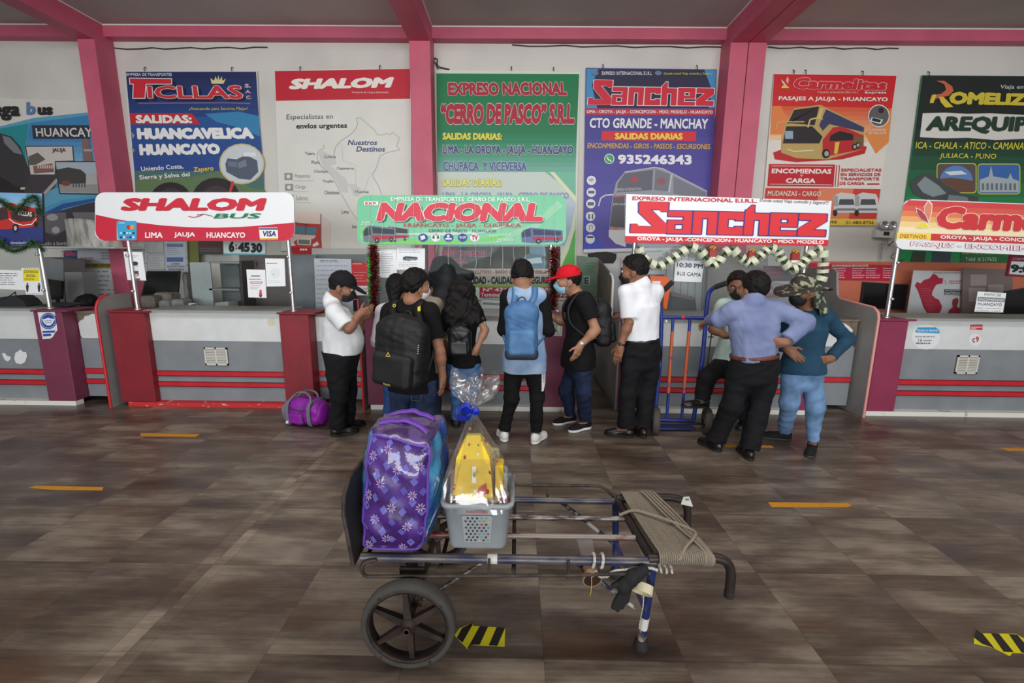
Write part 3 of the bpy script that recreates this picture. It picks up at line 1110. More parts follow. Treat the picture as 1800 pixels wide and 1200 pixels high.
for txt, q in (('ICLLAS', ((258, 151), (424, 150), (428, 174), (260, 173))),):
    s.text(txt, *[(x + 4, y + 4) for x, y in q], NAVY, .05)
    s.l += 1
    s.text(txt, *q, (204, 36, 52), .03, (230, 224, 220), .025)
    s.l -= 1
s.tx('S.', 430, 147, 441, 154, (214, 180, 186), .04).tx('A.', 431, 158, 442, 164, (214, 180, 186), .04).tx('C.', 432, 168, 443, 174, (214, 180, 186), .04)
s.tx('EMPRESA DE TRANSPORTES', 222, 128.5, 302, 133.5, (214, 218, 224), .025)
s.tx('¡Avanzando para Servirte Mejor!', 333, 188, 436, 195, (208, 196, 110), .0)
s.text('SALIDAS:', (238, 202), (336, 202), (338, 216.5), (239, 216.5), (234, 232, 228), .05)
s.text('HUANCAVELICA', (240, 225), (443, 224), (447, 244), (242, 245), (236, 236, 234), .075)
s.text('HUANCAYO', (244, 253), (385, 252), (388, 271), (246, 273), (236, 236, 234), .075)
s.text('Uniendo Costa,', (247, 293), (321, 288), (323, 297), (249, 302), (232, 234, 234), .02)
s.text('Sierra y Selva del', (244, 308), (333, 302), (335, 312), (246, 318), (232, 234, 234), .02)
s.text('Zapero', (340, 294), (375, 291), (376, 302), (341, 305), (216, 190, 90), .03)
s.build('printed_picture', t)

# ---- white map banner with a red header
t = banner('white banner with a red header and a grey line map', [(482, 124), (722, 120), (724, 440), (494, 441)], BM((222, 221, 212)), hooks=((528, 123), (668, 121)))
s = Sheet(BY, auto=t)
s.quad((483, 125), (721, 121), (721, 173.5), (485, 177), (194, 18, 44))
s.up().text('SHALOM', (514, 138.5), (693, 135.5), (686, 154), (507, 157), (238, 232, 222), .06)
s.tx('Transporte de Carga y Distribución', 618, 160.5, 683, 164.5, (236, 206, 206), .01)
s.text('Especialistas en', (504, 201), (585, 200), (585, 211), (503, 212.5), (70, 66, 66), .0)
s.text('envíos urgentes', (521, 217), (610, 216), (610, 227.5), (520, 229), (40, 38, 40), .03)
s.tx('Nuestros', 611, 245.5, 662, 255, (62, 72, 124), .02, sk=2).tx('Destinos', 626, 257, 676, 266.5, (62, 72, 124), .02, sk=2)


def z5(pts): return [(460 + x / 5, 90 + y / 5) for x, y in pts]


G1 = (172, 172, 168)
s.line(z5([(830, 590), (870, 585), (930, 640), (980, 680), (1020, 735), (1060, 735), (1100, 720), (1125, 735), (1150, 710), (1210, 760), (1185, 830), (1215, 865), (1100, 890), (1040, 920), (1010, 1020), (970, 1090), (1030, 1190), (1060, 1280)]), 1, G1)
s.line(z5([(830, 590), (845, 640), (820, 690), (780, 730), (690, 790), (650, 840), (635, 900), (630, 930)]), 1, G1)
s.line(z5([(540, 820), (550, 850), (505, 870), (485, 910), (490, 950), (520, 1010), (560, 1050), (610, 1080), (660, 1180), (720, 1290), (780, 1400), (850, 1490)]), 1, G1)
s.line(z5([(700, 800), (715, 960), (850, 1010)]), .7, (196, 196, 192)).line(z5([(820, 1020), (830, 1190), (900, 1230), (940, 1110)]), .7, (196, 196, 192))
s.poly(z5([(500, 900), (530, 870), (640, 930), (655, 985), (600, 1000), (740, 1120), (760, 1240), (700, 1230), (620, 1080), (540, 1030)]), (204, 204, 200))
s.poly(z5([(750, 1170), (820, 1165), (850, 1195), (880, 1235), (840, 1280), (800, 1260), (790, 1210)]), (204, 204, 200))
s.up()
for nm, a, b, c_, d_ in (('Talara', 536, 267, 553, 272), ('Sullana', 570, 272.5, 590, 278), ('Piura', 547.5, 282, 562, 288), ('Cajamarca', 592, 293.5, 622, 299),
                         ('Chiclayo', 552, 298.5, 576, 305), ('Trujillo', 567, 316, 586, 322), ('Chimbote', 570, 335, 596, 341.5), ('Huaraz', 624, 334, 648, 339), ('Lima', 600, 369, 613, 375), ('Ica', 619, 395, 627, 401)):
    s.tx(nm, a, b, c_, d_, (96, 96, 96), .008)
for i, (nm, x1) in enumerate((('Paquetes', 545), ('Carga', 537), ('Sobres', 541))):
    y = 304 + i * 19
    s.rect(500 + i, y, 514 + i, y + 12, (150, 148, 142)).tx(nm, 518 + i, y + 1.5, x1, y + 10, (160, 158, 154), .0)
    s.up().ell(507 + i, y + 6, 3.5, 3.5, (222, 221, 212)).line([(514 + i, y + 13.5), (x1 + 6, y + 13.5)], .6, (190, 188, 182))
    s.l -= 1
# lorry
s.l = 2
RL = (196, 66, 62)
s.poly([(508, 372), (562, 374), (562, 394), (510, 392)], (232, 212, 200)).poly([(562, 374), (582, 391), (580, 436), (562, 440)], (222, 206, 196))
s.poly([(512, 391), (563, 394), (566, 436), (546, 446), (508, 444), (505, 432), (516, 410)], RL)
s.up().quad((518, 397), (557, 400), (555, 413), (519, 410), (92, 142, 160)).poly([(516, 411), (556, 414), (551, 420), (522, 420), (510, 432), (508, 424)], (234, 214, 204))
s.quad((522, 419), (547, 420), (546, 431), (523, 430), (240, 236, 230)).line([(564, 376), (564, 432)], 1.5, (120, 90, 84))
s.up().quad((524, 420.5), (545, 421.5), (544.5, 429.5), (525, 428.5), (120, 130, 122)).rect(536, 397.5, 537, 413, (150, 60, 56))
s.quad((508, 434), (549, 436), (548, 447), (508, 446), (190, 30, 44)).poly([(508, 426), (514, 424), (520, 431), (509, 433)], (236, 232, 226)).poly([(549, 430), (558, 424), (561, 430), (551, 434)], (236, 232, 226))
s.up()
for x in (529, 533.5, 538): s.ell(x, 438.5, 2, 2, (240, 230, 220))
s.build('printed_picture', t)

# ---- tall green banner
t = banner('tall green banner with red outlined capitals and yellow headings', [(766, 123), (1019, 126), (1013, 440), (1009, 527), (775, 527)], BM((214, 220, 206)), hooks=((899, 123), (973, 124)))
s = Sheet(BY, auto=t)
s.grad((767, 129), (1018, 130), (1014, 235), (768, 235), (0, 118, 66), (8, 120, 74), 4)
s.grad((768, 235), (1014, 235), (1012, 302), (769, 302), (14, 122, 78), (122, 180, 160), 8)
s.poly([(769, 302), (960, 302), (985, 325), (1010, 352), (1012, 440), (1009, 526), (775, 526)], (204, 216, 206))
s.grad((776, 345), (1012, 345), (1012, 432), (776, 432), (190, 206, 214), (160, 190, 206), 5)
s.up().poly([(958, 302), (1012, 302), (1012, 350), (990, 326)], (120, 190, 160)).poly([(966, 302), (974, 302), (1012, 345), (1012, 356)], (226, 228, 190))
s.poly([(1012, 350), (1011, 400), (1000, 436), (985, 470), (1010, 470)], (96, 184, 84)).poly([(1012, 362), (1004, 400), (990, 440), (978, 470), (986, 470), (1000, 438), (1010, 404)], (222, 228, 200))
# bus photographs in the lower half
s.poly([(778, 433), (985, 433), (985, 472), (778, 472)], (64, 68, 62))
s.up().poly([(778, 433), (880, 433), (860, 450), (800, 470), (778, 472)], (112, 112, 114)).ell(880, 475, 32, 30, (40, 40, 40), a0=180, a1=360, n=16).poly([(930, 433), (958, 433), (960, 450), (932, 450)], (120, 160, 178))
s.poly([(915, 455), (930, 445), (952, 448), (962, 460), (958, 472), (916, 472)], (90, 130, 150)).poly([(780, 434), (806, 434), (790, 452), (778, 456)], (150, 90, 120))
s.up().ell(880, 475, 20, 18, (70, 66, 56), a0=180, a1=360, n=12).poly([(920, 456), (950, 452), (954, 462), (922, 464)], (200, 214, 222)).rect(806, 434, 820, 446, (46, 110, 110))
s.quad((778, 472), (985, 472), (985, 484), (778, 484), (196, 182, 170)).quad((778, 484), (985, 484), (985, 500), (778, 500), (176, 172, 162)).quad((778, 500), (985, 500), (985, 504.5), (778, 504.5), (140, 160, 70))
s.quad((843, 505), (1008, 505), (1008, 523), (843, 523), (164, 26, 56))
s.l = 5
RB = (170, 14, 44)
WO = (232, 226, 220)
s.text('EXPRESO NACIONAL', (787, 145), (996, 144), (997, 168), (788, 167.5), RB, .05, WO, .035)
s.text('“CERRO DE PASCO” S.R.L.', (775, 182), (1012, 182), (1010, 218), (774, 218.5), RB, .06, WO, .035)
s.text('SALIDAS DIARIAS:', (778, 233), (883, 234), (882, 246), (778, 245.5), (226, 214, 70), .05, (60, 80, 30), .02)
s.text('LIMA - LA OROYA - JAUJA - HUANCAYO', (778, 255), (1008, 255.5), (1007, 276), (778, 275), (56, 70, 124), .045, WO, .04)
s.text('CHUPACA  Y VICEVERSA', (778, 283), (926, 284), (926, 301), (779, 301), (84, 102, 150), .045, (214, 224, 224), .04)
s.text('SALIDAS DIARIAS:', (777, 314), (882, 314), (882, 328), (777, 327.5), (236, 230, 120), .04, (120, 128, 70), .02)
s.text('LIMA - LA OROYA - JAUJA - CERRO DE PASCO', (778, 337), (1000, 338), (1000, 352), (778, 351), (150, 164, 196), .04)
s.text('BUSES ORIGINALES', (777, 440), (855, 441), (855, 450.5), (777, 450), (176, 50, 96), .04, (230, 214, 220), .03)
s.text('BUS CAMA', (777, 454), (820, 454), (820, 463), (777, 463), (176, 50, 96), .04, (230, 214, 220), .03)
s.text('SERVICIO EJECUTIVO - BAÑO QUIMICO - TERRAMOZA', (790, 473), (982, 473), (982, 483), (790, 483), (110, 46, 50), .03)
s.text('PUNTUALIDAD - CALIDAD CON SEGURIDAD', (790, 486), (982, 486), (982, 499), (790, 499), (30, 34, 40), .05)
s.tx('Nº 476  RPM #930', 849, 506, 965, 513, (236, 220, 224), .02).tx('Terminal Nor', 845, 514.5, 900, 521.5, (236, 220, 224), .02).tx('93', 983, 512, 996, 521, (236, 220, 224), .03)
s.build('printed_picture', t)

# ---- purple banner
t = banner('purple banner with a grey coach and a phone number', [(1030, 119), (1260, 122), (1253, 300), (1243, 438), (1025, 444), (1027, 300)], BM((72, 62, 140)), hooks=((1060, 119), (1225, 121)))
s = Sheet(BY, auto=t)
s.grad((1030, 121), (1259, 123), (1257, 190), (1030, 190), (34, 32, 66), (30, 26, 60), 3)
s.poly([(1031, 121), (1052, 121), (1040, 150), (1050, 190), (1030, 190)], (60, 140, 190)).poly([(1238, 122), (1259, 123), (1257, 190), (1246, 190), (1252, 160)], (60, 140, 190))
s.grad((1029, 204), (1256, 204), (1243, 437), (1026, 443), (64, 58, 140), (92, 84, 170), 6)
s.up().quad((1030, 190.5), (1256, 192), (1255, 203), (1029.5, 201.5), (196, 30, 58)).quad((1058, 230), (1224, 231), (1223, 248), (1057, 246.5), (212, 36, 46))
s.quad((1026, 438), (1243, 433), (1242.5, 438), (1025, 444), (222, 222, 226)).poly([(1026, 380), (1034, 384), (1060, 436), (1026, 438)], (66, 80, 190))
# coach
s.poly([(1083, 320), (1098, 302), (1150, 293.5), (1165, 296), (1243, 336), (1240, 433), (1150, 436), (1078, 424), (1070, 410), (1076, 350)], (150, 152, 162))
s.up().poly([(1086, 322), (1098, 305), (1148, 298), (1146, 334), (1084, 338)], (96, 98, 108)).poly([(1152, 297), (1178, 306), (1174, 336), (1150, 334)], (116, 118, 128)).poly([(1184, 310), (1240, 338), (1240, 352), (1184, 340)], (120, 122, 134))
s.poly([(1078, 346), (1098, 344), (1098, 400), (1072, 398)], (84, 84, 92)).poly([(1070, 404), (1100, 404), (1100, 434), (1082, 428), (1070, 416)], (216, 216, 216))
s.line([(1052, 362), (1056, 348), (1064, 343), (1078, 342)], 2.6, (196, 194, 206)).line([(1181, 306), (1176, 338)], 1.6, (206, 210, 214)).line([(1098, 302), (1150, 294), (1165, 296), (1243, 336)], 1, (214, 216, 220))
s.up().poly([(1104, 316), (1118, 310), (1124, 316), (1112, 320)], (180, 60, 70)).ell(1162, 318, 8, 6, (150, 86, 96)).rect(1078, 399, 1086, 404, (214, 110, 60))
s.tx('EXPRESO INTERNACIONAL', 1083, 331, 1128, 336, (200, 200, 206), .0, sl=-2).tx('Sanchez', 1079, 342, 1102, 348, (196, 60, 70), .03).tx('JAUJA', 1077, 357, 1101, 361, (206, 206, 212), .02)
s.l = 3
for x, y in ((1039.5, 317), (1039.3, 338), (1038.5, 358), (1038, 380), (1038, 400), (1037.5, 420)):
    s.ell(x, y, 8.2, 8.2, (226, 226, 232))
s.up()
for i in range(3): s.line([(1039.5 + (2 + i * 2) * math.cos(R(a)), 320 - (2 + i * 2) * math.sin(R(a))) for a in (40, 65, 90, 115, 140)], .9, (80, 80, 96))
s.rect(1034, 335, 1045, 340, (96, 96, 110)).rect(1033, 355, 1044, 361, (96, 96, 110)).rect(1034, 376, 1037, 385, (96, 96, 110)).rect(1040, 376, 1043, 385, (96, 96, 110))
s.line([(1036, 404), (1036, 396), (1041, 395), (1041, 403)], 1, (80, 80, 96)).rect(1032, 415, 1043, 418, (60, 60, 76))
s.l = 3
s.ell(1071, 279, 9, 9, (226, 232, 230)).up().ell(1071, 279, 7.6, 7.6, (64, 160, 96)).up().line([(1067.5, 275.5), (1069, 280), (1074.5, 283)], 2, (232, 238, 234))
s.l = 4
s.tx('EXPRESO INTERNACIONAL E.I.R.L', 1058, 125.5, 1146, 132, (220, 222, 228), .02).tx('Donde usted Viaja comoda y Segura!', 1167, 127, 1252, 132.5, (214, 206, 90), .0)
s.tx('LIMA - OROYA - JAUJA - CONCEPCION - MDO. MODELO - HUANCAYO', 1031.5, 193, 1253, 200.5, (236, 226, 226), .025, sl=1)
s.text('CTO GRANDE - MANCHAY', (1037, 207), (1245, 208.5), (1244, 226.5), (1036, 225), (232, 230, 232), .03)
s.text('SALIDAS DIARIAS', (1081, 233.5), (1200, 234), (1200, 245.5), (1081, 245), (240, 206, 80), .05)
s.text('ENCONMIENDAS - GIROS - PASEOS - ESCURSIONES', (1033, 251), (1249, 253), (1248, 262.5), (1032, 260.5), (206, 160, 84), .03)
s.text('935246343', (1086, 271.5), (1216, 272), (1216, 289.5), (1086, 288), (232, 230, 236), .045)
block_word(s, (1037, 140), (1256, 144), (1254, 186), (1033, 184), (204, 26, 52), (230, 222, 222), .045)
for x in (1046, 1157): s.ell(x, 128.5, 6, 4, (100, 120, 150))
s.build('printed_picture', t)

# ---- red and white coach banner
t = banner('red and white banner with a black and gold coach on it', [(1361, 129), (1577, 132), (1539, 398), (1338, 396)], BM((226, 220, 210)), hooks=((1395, 129), (1416, 129), (1516, 131)))
s = Sheet(BY, auto=t)
s.grad((1361, 130), (1576, 133), (1568, 190), (1357, 186), (204, 22, 38), (208, 40, 36), 3)
s.grad((1357, 186), (1568, 190), (1559, 250), (1353, 246), (216, 84, 50), (240, 206, 160), 8)
s.up().poly([(1520, 235), (1568, 190), (1562, 250), (1540, 270)], (226, 140, 70)).poly([(1358, 186), (1372, 186), (1400, 236), (1354, 236)], (230, 130, 70))
s.poly([(1359, 268), (1392, 256), (1500, 250), (1524, 258), (1520, 270), (1480, 280), (1400, 285), (1362, 280)], (190, 34, 40))
s.up()
s.poly([(1380, 217), (1396, 190), (1442, 184), (1452, 189), (1520, 222), (1518, 262), (1455, 280), (1400, 278), (1373, 268), (1374, 240)], (190, 160, 96))
s.up().poly([(1384, 218), (1396, 193), (1440, 187), (1432, 220), (1384, 216)], (44, 34, 38)).poly([(1382, 222), (1428, 222), (1446, 240), (1440, 252), (1376, 252)], (40, 32, 36))
s.poly([(1452, 192), (1519, 224), (1518, 232), (1458, 218), (1446, 230), (1440, 220)], (58, 60, 96)).poly([(1446, 246), (1464, 224), (1480, 222), (1518, 238), (1518, 262), (1446, 276)], (190, 36, 40))
s.up().poly([(1460, 238), (1476, 230), (1500, 236), (1500, 246), (1458, 248)], (36, 28, 30)).poly([(1468, 250), (1476, 249), (1472, 270), (1466, 270)], (226, 190, 70)).poly([(1500, 240), (1518, 240), (1518, 256), (1502, 262)], (120, 90, 60))
s.rect(1380, 230, 1394, 244, (150, 170, 190)).line([(1364, 228), (1366, 216), (1378, 214), (1414, 214)], 2.2, (200, 170, 110)).line([(1420, 224), (1424, 210), (1436, 207), (1446, 209)], 2.6, (210, 190, 120))
s.poly([(1436, 207), (1443, 190), (1447, 190), (1442, 208)], (214, 190, 120))
for x, y, r in ((1452, 270, 7), (1502, 258, 4.5), (1508, 255, 4.5)): s.ell(x, y, r, r * 1.2, (26, 24, 26))
s.up()
for x, y, r in ((1453, 270, 4), (1502.5, 258, 2.6), (1508.5, 255, 2.6)): s.ell(x, y, r, r * 1.2, (170, 166, 160))
s.line([(1384, 262), (1396, 266), (1430, 264)], 1.4, (240, 236, 200))
s.l = 2
s.ell(1545, 203.5, 19, 20, (230, 226, 222)).up().ell(1545, 203.5, 17.4, 18.4, (96, 92, 92))
s.up().quad((1532, 206), (1552, 210), (1548, 218), (1530, 213), (226, 226, 228)).ell(1549, 194, 5, 5, (40, 38, 42))
s.up().quad((1534, 207), (1549, 210.3), (1546.5, 215.5), (1532.5, 212), (30, 32, 40))
s.l = 2
s.quad((1352, 288), (1468, 289), (1465, 328), (1349, 327), (196, 26, 40)).line([(1471, 290), (1468, 328)], 1.4, (196, 26, 40)).line([(1476, 290), (1473, 328)], 1.4, (196, 26, 40))
s.quad((1346, 330), (1548, 332), (1539, 397), (1339, 395), (204, 60, 50)).quad((1440, 332), (1500, 332), (1490, 397), (1430, 396), (226, 130, 90))
s.up().quad((1430, 384), (1541, 385), (1539, 396), (1428, 395), (232, 202, 70))
for x in (1464, 1502):
    s.poly([(x, 345), (x + 14, 338), (x + 38, 341), (x + 42, 350), (x + 42, 374), (x + 2, 374)], (206, 206, 204))
    s.up().poly([(x + 12, 350), (x + 36, 350), (x + 38, 360), (x + 10, 360)], (74, 76, 80)).rect(x + 6, 366, x + 40, 370, (120, 120, 120)).ell(x + 4, 374, 4, 6, (40, 40, 42)).rect(x + 1, 344, x + 9, 362, (160, 160, 158))
    s.l -= 1
s.l = 4
s.text('Carmelitas', (1398, 136), (1561, 140), (1557, 159), (1393, 156), (204, 30, 44), .05, (240, 232, 226), .03)
s.tx('TURISMO AMANECER PERU S.A.C', 1436, 160.5, 1509, 164, (226, 200, 160), .01).tx('Express', 1520, 160.5, 1558, 165.5, (236, 226, 220), .03)
s.text('PASAJES A JAUJA - HUANCAYO', (1369, 169), (1561, 171), (1560, 180.5), (1368, 178), (240, 230, 222), .03)
s.tx('CARGADOR', 1528, 226, 1557, 230, (240, 226, 220), .02).tx('DE CELULAR', 1526, 231.5, 1558, 235.5, (240, 226, 220), .02)
s.text('ENCOMIENDAS', (1357, 296), (1462, 297), (1461, 305.5), (1356, 304.5), (240, 232, 226), .04)
s.tx('Y', 1406, 307, 1412, 311, (240, 232, 226), .03).text('CARGA', (1382, 313), (1434, 313.5), (1433, 322), (1381, 321.5), (240, 232, 226), .04)
for i, tt in enumerate(('ESPECIALISTAS', 'EN SERVICIOS DE', 'TRANSPORTE', 'DE CARGA')):
    s.tx(tt, 1479 - i, 296 + i * 7.8, (1550, 1549, 1548, 1523)[i] - i, 301.5 + i * 7.8, (196, 26, 40), .04)
s.rect(1525, 322, 1546, 324.5, (196, 26, 40))
s.text('MUDANZAS - CARGO', (1350, 335), (1444, 336), (1443, 345), (1349, 344), (232, 206, 190), .03, (150, 40, 36), .02)
s.tx('980098', 1440, 387.5, 1471, 393, (80, 40, 30), .02).tx('01-480-8756', 1487, 388, 1536, 394, (80, 40, 30), .02)
s.line([(1356, 291.5), (1464, 292.5)], .7, (240, 232, 226)).line([(1353, 323.5), (1462, 325)], .7, (240, 232, 226))
s.poly([(1373, 155), (1376, 150), (1381, 148), (1388, 155)], (230, 206, 80)).poly([(1384, 134), (1387, 140), (1385, 148), (1381, 142)], (236, 170, 150)).poly([(1373, 139), (1380, 146), (1380, 150), (1375, 146)], (236, 200, 190))
s.build('printed_picture', t)

# ---- dark green banner at the right end
t = banner('dark to bright green banner with a torn white title strip at the far right', [(1621, 132), (1860, 134), (1860, 470), (1576, 466)], BM((60, 140, 90)), hooks=((1632, 132),))
s = Sheet(BY, auto=t)
lx = lambda y: 1622 - (y - 133) * .138
for i in range(14):
    a, b = 133 + i * 23.6, 133 + (i + 1) * 23.6
    tt = min(1, max(0, (i - 3) / 7))
    s.quad((lx(a), a), (1860, a + 1), (1860, b + 1), (lx(b), b), tuple(round(p + (q - p) * tt) for p, q in zip((30, 36, 36), (40, 150, 88))))
s.up().poly([(1622, 199), (1660, 198), (1700, 200), (1740, 199), (1800, 202), (1860, 202), (1860, 246), (1800, 244), (1750, 246), (1700, 242), (1660, 243), (1617, 241)], (224, 220, 212))
yl = (222, 210, 70)
for x0, y0, x1, y1 in ((1648, 288, 1715, 338), (1720, 289, 1792, 340)):
    s.poly(rrect(x0 - 1.5, y0 - 1.5, x1 + 1.5, y1 + 1.5, 6), yl)
s.up()
s.poly(rrect(1648, 288, 1715, 338, 5), (96, 84, 84)).poly(rrect(1720, 289, 1792, 340, 5), (60, 110, 180))
s.up().ell(1681, 318, 29, 27, (96, 140, 196), a0=180, a1=360).poly([(1652, 314), (1670, 312), (1690, 314), (1711, 318), (1711, 336), (1652, 336)], (110, 76, 64))
s.poly([(1722, 316), (1738, 310), (1742, 291), (1746, 310), (1772, 314), (1776, 304), (1780, 314), (1791, 318), (1791, 338), (1722, 338)], (176, 186, 190))
s.up().poly([(1660, 302), (1690, 300), (1700, 306), (1670, 308)], (226, 230, 236))
for i in range(8): s.rect(1726 + i * 8, 322, 1730 + i * 8, 334, (110, 120, 126))
s.l = 4
s.poly([(1598, 322), (1620, 306), (1634, 302), (1660, 324), (1690, 340), (1720, 346), (1720, 358), (1640, 358), (1606, 340)], (70, 76, 76))
s.up().poly([(1612, 324), (1626, 310), (1650, 326), (1664, 340), (1640, 346), (1622, 338)], (140, 152, 154)).poly([(1668, 342), (1700, 346), (1704, 356), (1664, 356)], (120, 132, 134))
s.l = 4
for i, (c_, a, b) in enumerate((((200, 90, 60), 147, 166), ((226, 150, 60), 166, 176), ((214, 206, 60), 176, 189))):
    pass
s.poly([(1646, 142), (1660, 142), (1674, 152), (1676, 160), (1668, 168), (1650, 172), (1634, 178), (1637, 167), (1654, 165), (1663, 158), (1660, 148)], (206, 104, 70))
s.poly([(1640, 166), (1646, 166), (1641, 181), (1634, 181)], (214, 206, 66)).poly([(1650, 170), (1658, 170), (1674, 186), (1676, 188), (1662, 189), (1654, 180)], (220, 200, 62))
s.text('OMELIZA', (1671, 161), (1830, 165), (1828, 186), (1667, 183), (216, 196, 60), .06)
s.tx('Viaja en', 1757, 149, 1798, 158, (206, 206, 204), .01, sk=2)
s.text('AREQUIPA', (1633, 204), (1838, 205), (1834, 236), (1626, 234), (34, 62, 44), .05)
s.text('ICA - CHALA - ATICO - CAMANA', (1611, 249), (1802, 250), (1799, 263), (1609, 261), yl, .012)
s.text('JULIACA - PUNO', (1653, 269), (1752, 270), (1750, 282), (1651, 280), yl, .012)
s.quad((1690, 436), (1778, 438), (1774, 464), (1688, 462), (36, 110, 60))
s.up().tx('Informes y Reservas:', 1692, 442, 1762, 448, yl, .0).tx('Telef. # 217632', 1697, 452, 1752, 459, (210, 220, 200), .0)
s.quad((1640, 442), (1672, 443), (1670, 464), (1638, 463), (60, 80, 90)).quad((1606, 441), (1628, 442), (1625, 462), (1600, 461), (60, 74, 60))
s.build('printed_picture', t)

# loose wires along the top of the wall
WIRE = M((44, 42, 42), .6)
for x0, x1, lb in ((200, 470, 'thin black cable sagging along the wall top over the blue banner'), (900, 1270, 'thin black cable sagging along the wall top over the purple banner'), (1350, 1580, 'thin black cable sagging along the wall top over the red coach banner')):
    pts = []
    for i in range(13):
        x = x0 + (x1 - x0) * i / 12
        yb = 77 + abs(x - 900) * .008
        pts.append(PY(x, yb + 3 * math.sin(i * 1.1) ** 2 + 1.5, 6.68))
    MB().tube(pts, .006, WIRE, 6).build('cable', label=lb, cat='cable')
pts = [PY(x, y, 6.67) for x, y in ((770, 121), (766, 112), (762, 106), (765, 102), (769, 104), (768, 112), (772, 118), (790, 122))]
MB().tube(pts, .008, WIRE, 6).build('cable', label='looped dark cable end beside the top left corner of the green banner', cat='cable')

# ================================================================== BEHIND AND ON THE GLASS
GLASS = clear_mat((.95, .97, .965), .004, .02)
OLDG = clear_mat((.86, .89, .89), .014, .10, haze=.06, name='scratched_acrylic', bump=.25)
PAPER = M((236, 238, 240), .6, name='paper')
DARK = M((34, 34, 38), .45, name='dark_plastic')


def pane(label, x0, x1, z0=1.056, z1=1.80, m=GLASS, Y=4.865):
    MB().box((x0, Y, z0), (x1, Y + .005, z1), m).build('glass_screen', label=label, cat='screen')


pane('clear acrylic screen over the far left counter, papers taped on it', -7.6, -4.93, 1.056, 1.72)
pane('clear acrylic screen over the counter with the red plinth', -4.0, -2.41, 1.056, 1.80)
pane('clear acrylic screen under the green sign board', -1.46, .31, 1.25, 1.78)
pane('scratched acrylic screen behind the blue hand truck', 1.24, 2.92, 1.056, 1.80, OLDG)
pane('clear acrylic screen over the far right counter', 3.93, 7.4, 1.056, 1.79)


def notice(label, px, Y=4.858, mat=None, draw=None, name='notice', cat='paper', parts='print'):
    t = thing(name, label, cat, PY(*px[0], Y))
    card(px, Y, .002, mat or PAPER, 'sheet', t)
    if draw:
        s = Sheet(Y, step=.0006)
        draw(s)
        s.build(parts, t)
    return t


TG = (96, 100, 108)
notice('white typed notice taped left of the yellow distance notice', [(-30, 473), (38, 475), (45, 510), (-30, 506)], draw=lambda s: s.lines(-24, 480, 36, 503, 6, TG, .28, 3))


def _d(s):
    s.rect(40.5, 473, 69, 494, (240, 222, 40)).up()
    s.tx('DISTANCIA', 42, 475, 67, 480, (50, 60, 40), .04).tx('SOCIAL', 46, 482, 63, 487, (50, 60, 40), .04).lines(43, 489, 68, 493, 2, (110, 100, 30), .5, 2)
    for x in (48, 68.5):
        s.ell(x, 499, 1.6, 1.8, (40, 42, 50)).poly([(x - 2.6, 501), (x + 2.6, 501), (x + 2, 507), (x + 1.2, 513), (x - 1.2, 513), (x - 2, 507)], (40, 42, 50))
    for i in range(7): s.rect(48 + i * 3.8, 515.5, 50 + i * 3.8, 516.6, (60, 60, 60)).rect(43 + i * 3.8, 471.6, 45 + i * 3.8, 472.6, (60, 60, 60))


notice('white social distance notice with a yellow block and two figures', [(37, 471), (69, 470.5), (76, 518), (46, 517.5)], Y=4.852, draw=_d)


def _fig(s):
    s.lines(219, 449, 250, 454, 2, (150, 160, 170), .4, 5).up()
    s.ell(237.5, 467, 5, 6.5, (214, 186, 170)).ell(237.5, 463, 5.2, 3.6, (50, 48, 52)).rect(233, 468, 242, 474, (214, 226, 236))
    s.up().poly([(232, 476), (243, 476), (244, 484), (231, 484)], (60, 70, 96)).rect(234, 481, 242, 487, (228, 160, 130)).rect(236, 489, 246, 493, (90, 92, 100))


notice('white notice with a masked figure beside the left steel pole', [(217, 442), (250, 443), (257, 493), (224, 492)], draw=_fig)


def _p1(s):
    s.rect(441, 484, 457, 486, TG).lines(438, 490, 460, 494, 1, TG, .3, 1).up()
    s.rect(440, 494.5, 461, 498, (190, 50, 60)).up().rect(441, 495.4, 460, 497, (236, 226, 228))
    s.lines(440, 501, 460, 510, 3, (150, 156, 160), .25, 4).ell(458, 511, 2, 2, (200, 60, 60)).poly([(456, 513), (460, 513), (461, 520), (455, 520)], (190, 60, 70)).rect(456, 519, 460, 522, (50, 50, 60))


notice('white notice with a red bar and a small red figure', [(433, 473.5), (466, 474), (468.5, 523.5), (436.5, 522.5)], draw=_p1)
notice('white notice with a faint round stamp beside the right steel pole', [(466, 454), (500, 454.5), (502, 503), (468.5, 503.5)], Y=4.854,
       draw=lambda s: (s.lines(469, 462, 494, 467, 1, TG, .3, 6), s.ell(484, 480, 9, 9, (226, 229, 232)), s.up(), s.ell(481, 482, 1.2, 1.2, (150, 156, 160)), s.lines(472, 493, 494, 499, 2, (206, 210, 214), .3, 7)))
notice('narrow white typed sheet above the tinsel post', [(667, 437), (696, 438), (698, 488), (667, 487.5)], draw=lambda s: s.lines(670, 446, 692, 482, 9, (150, 156, 164), .25, 8))


def _bus(s):
    s.lines(701, 439, 740, 446, 2, (150, 156, 164), .3, 9)
    little_bus(s, 708, 450, 734, 458, (110, 114, 120), (60, 62, 68), accent=(150, 152, 156))
    s.lines(701, 461, 742, 470, 3, (170, 176, 184), .25, 10)


notice('white sheet with a printed coach under the green sign board', [(697, 435), (747, 436), (747, 473), (697, 474)], Y=4.853, draw=_bus)
notice('white departure sheet with a time behind the hand truck', [(1188, 456.5), (1238, 459), (1233, 496), (1184.5, 494)], Y=4.845,
       draw=lambda s: (s.text('10:30 PM', (1190, 461), (1236, 464), (1235, 472), (1189.5, 469), (56, 60, 84), .03), s.text('BUS CAMA', (1190, 477), (1233, 479.5), (1232, 486.5), (1189.5, 483.5), (56, 60, 84), .03)))


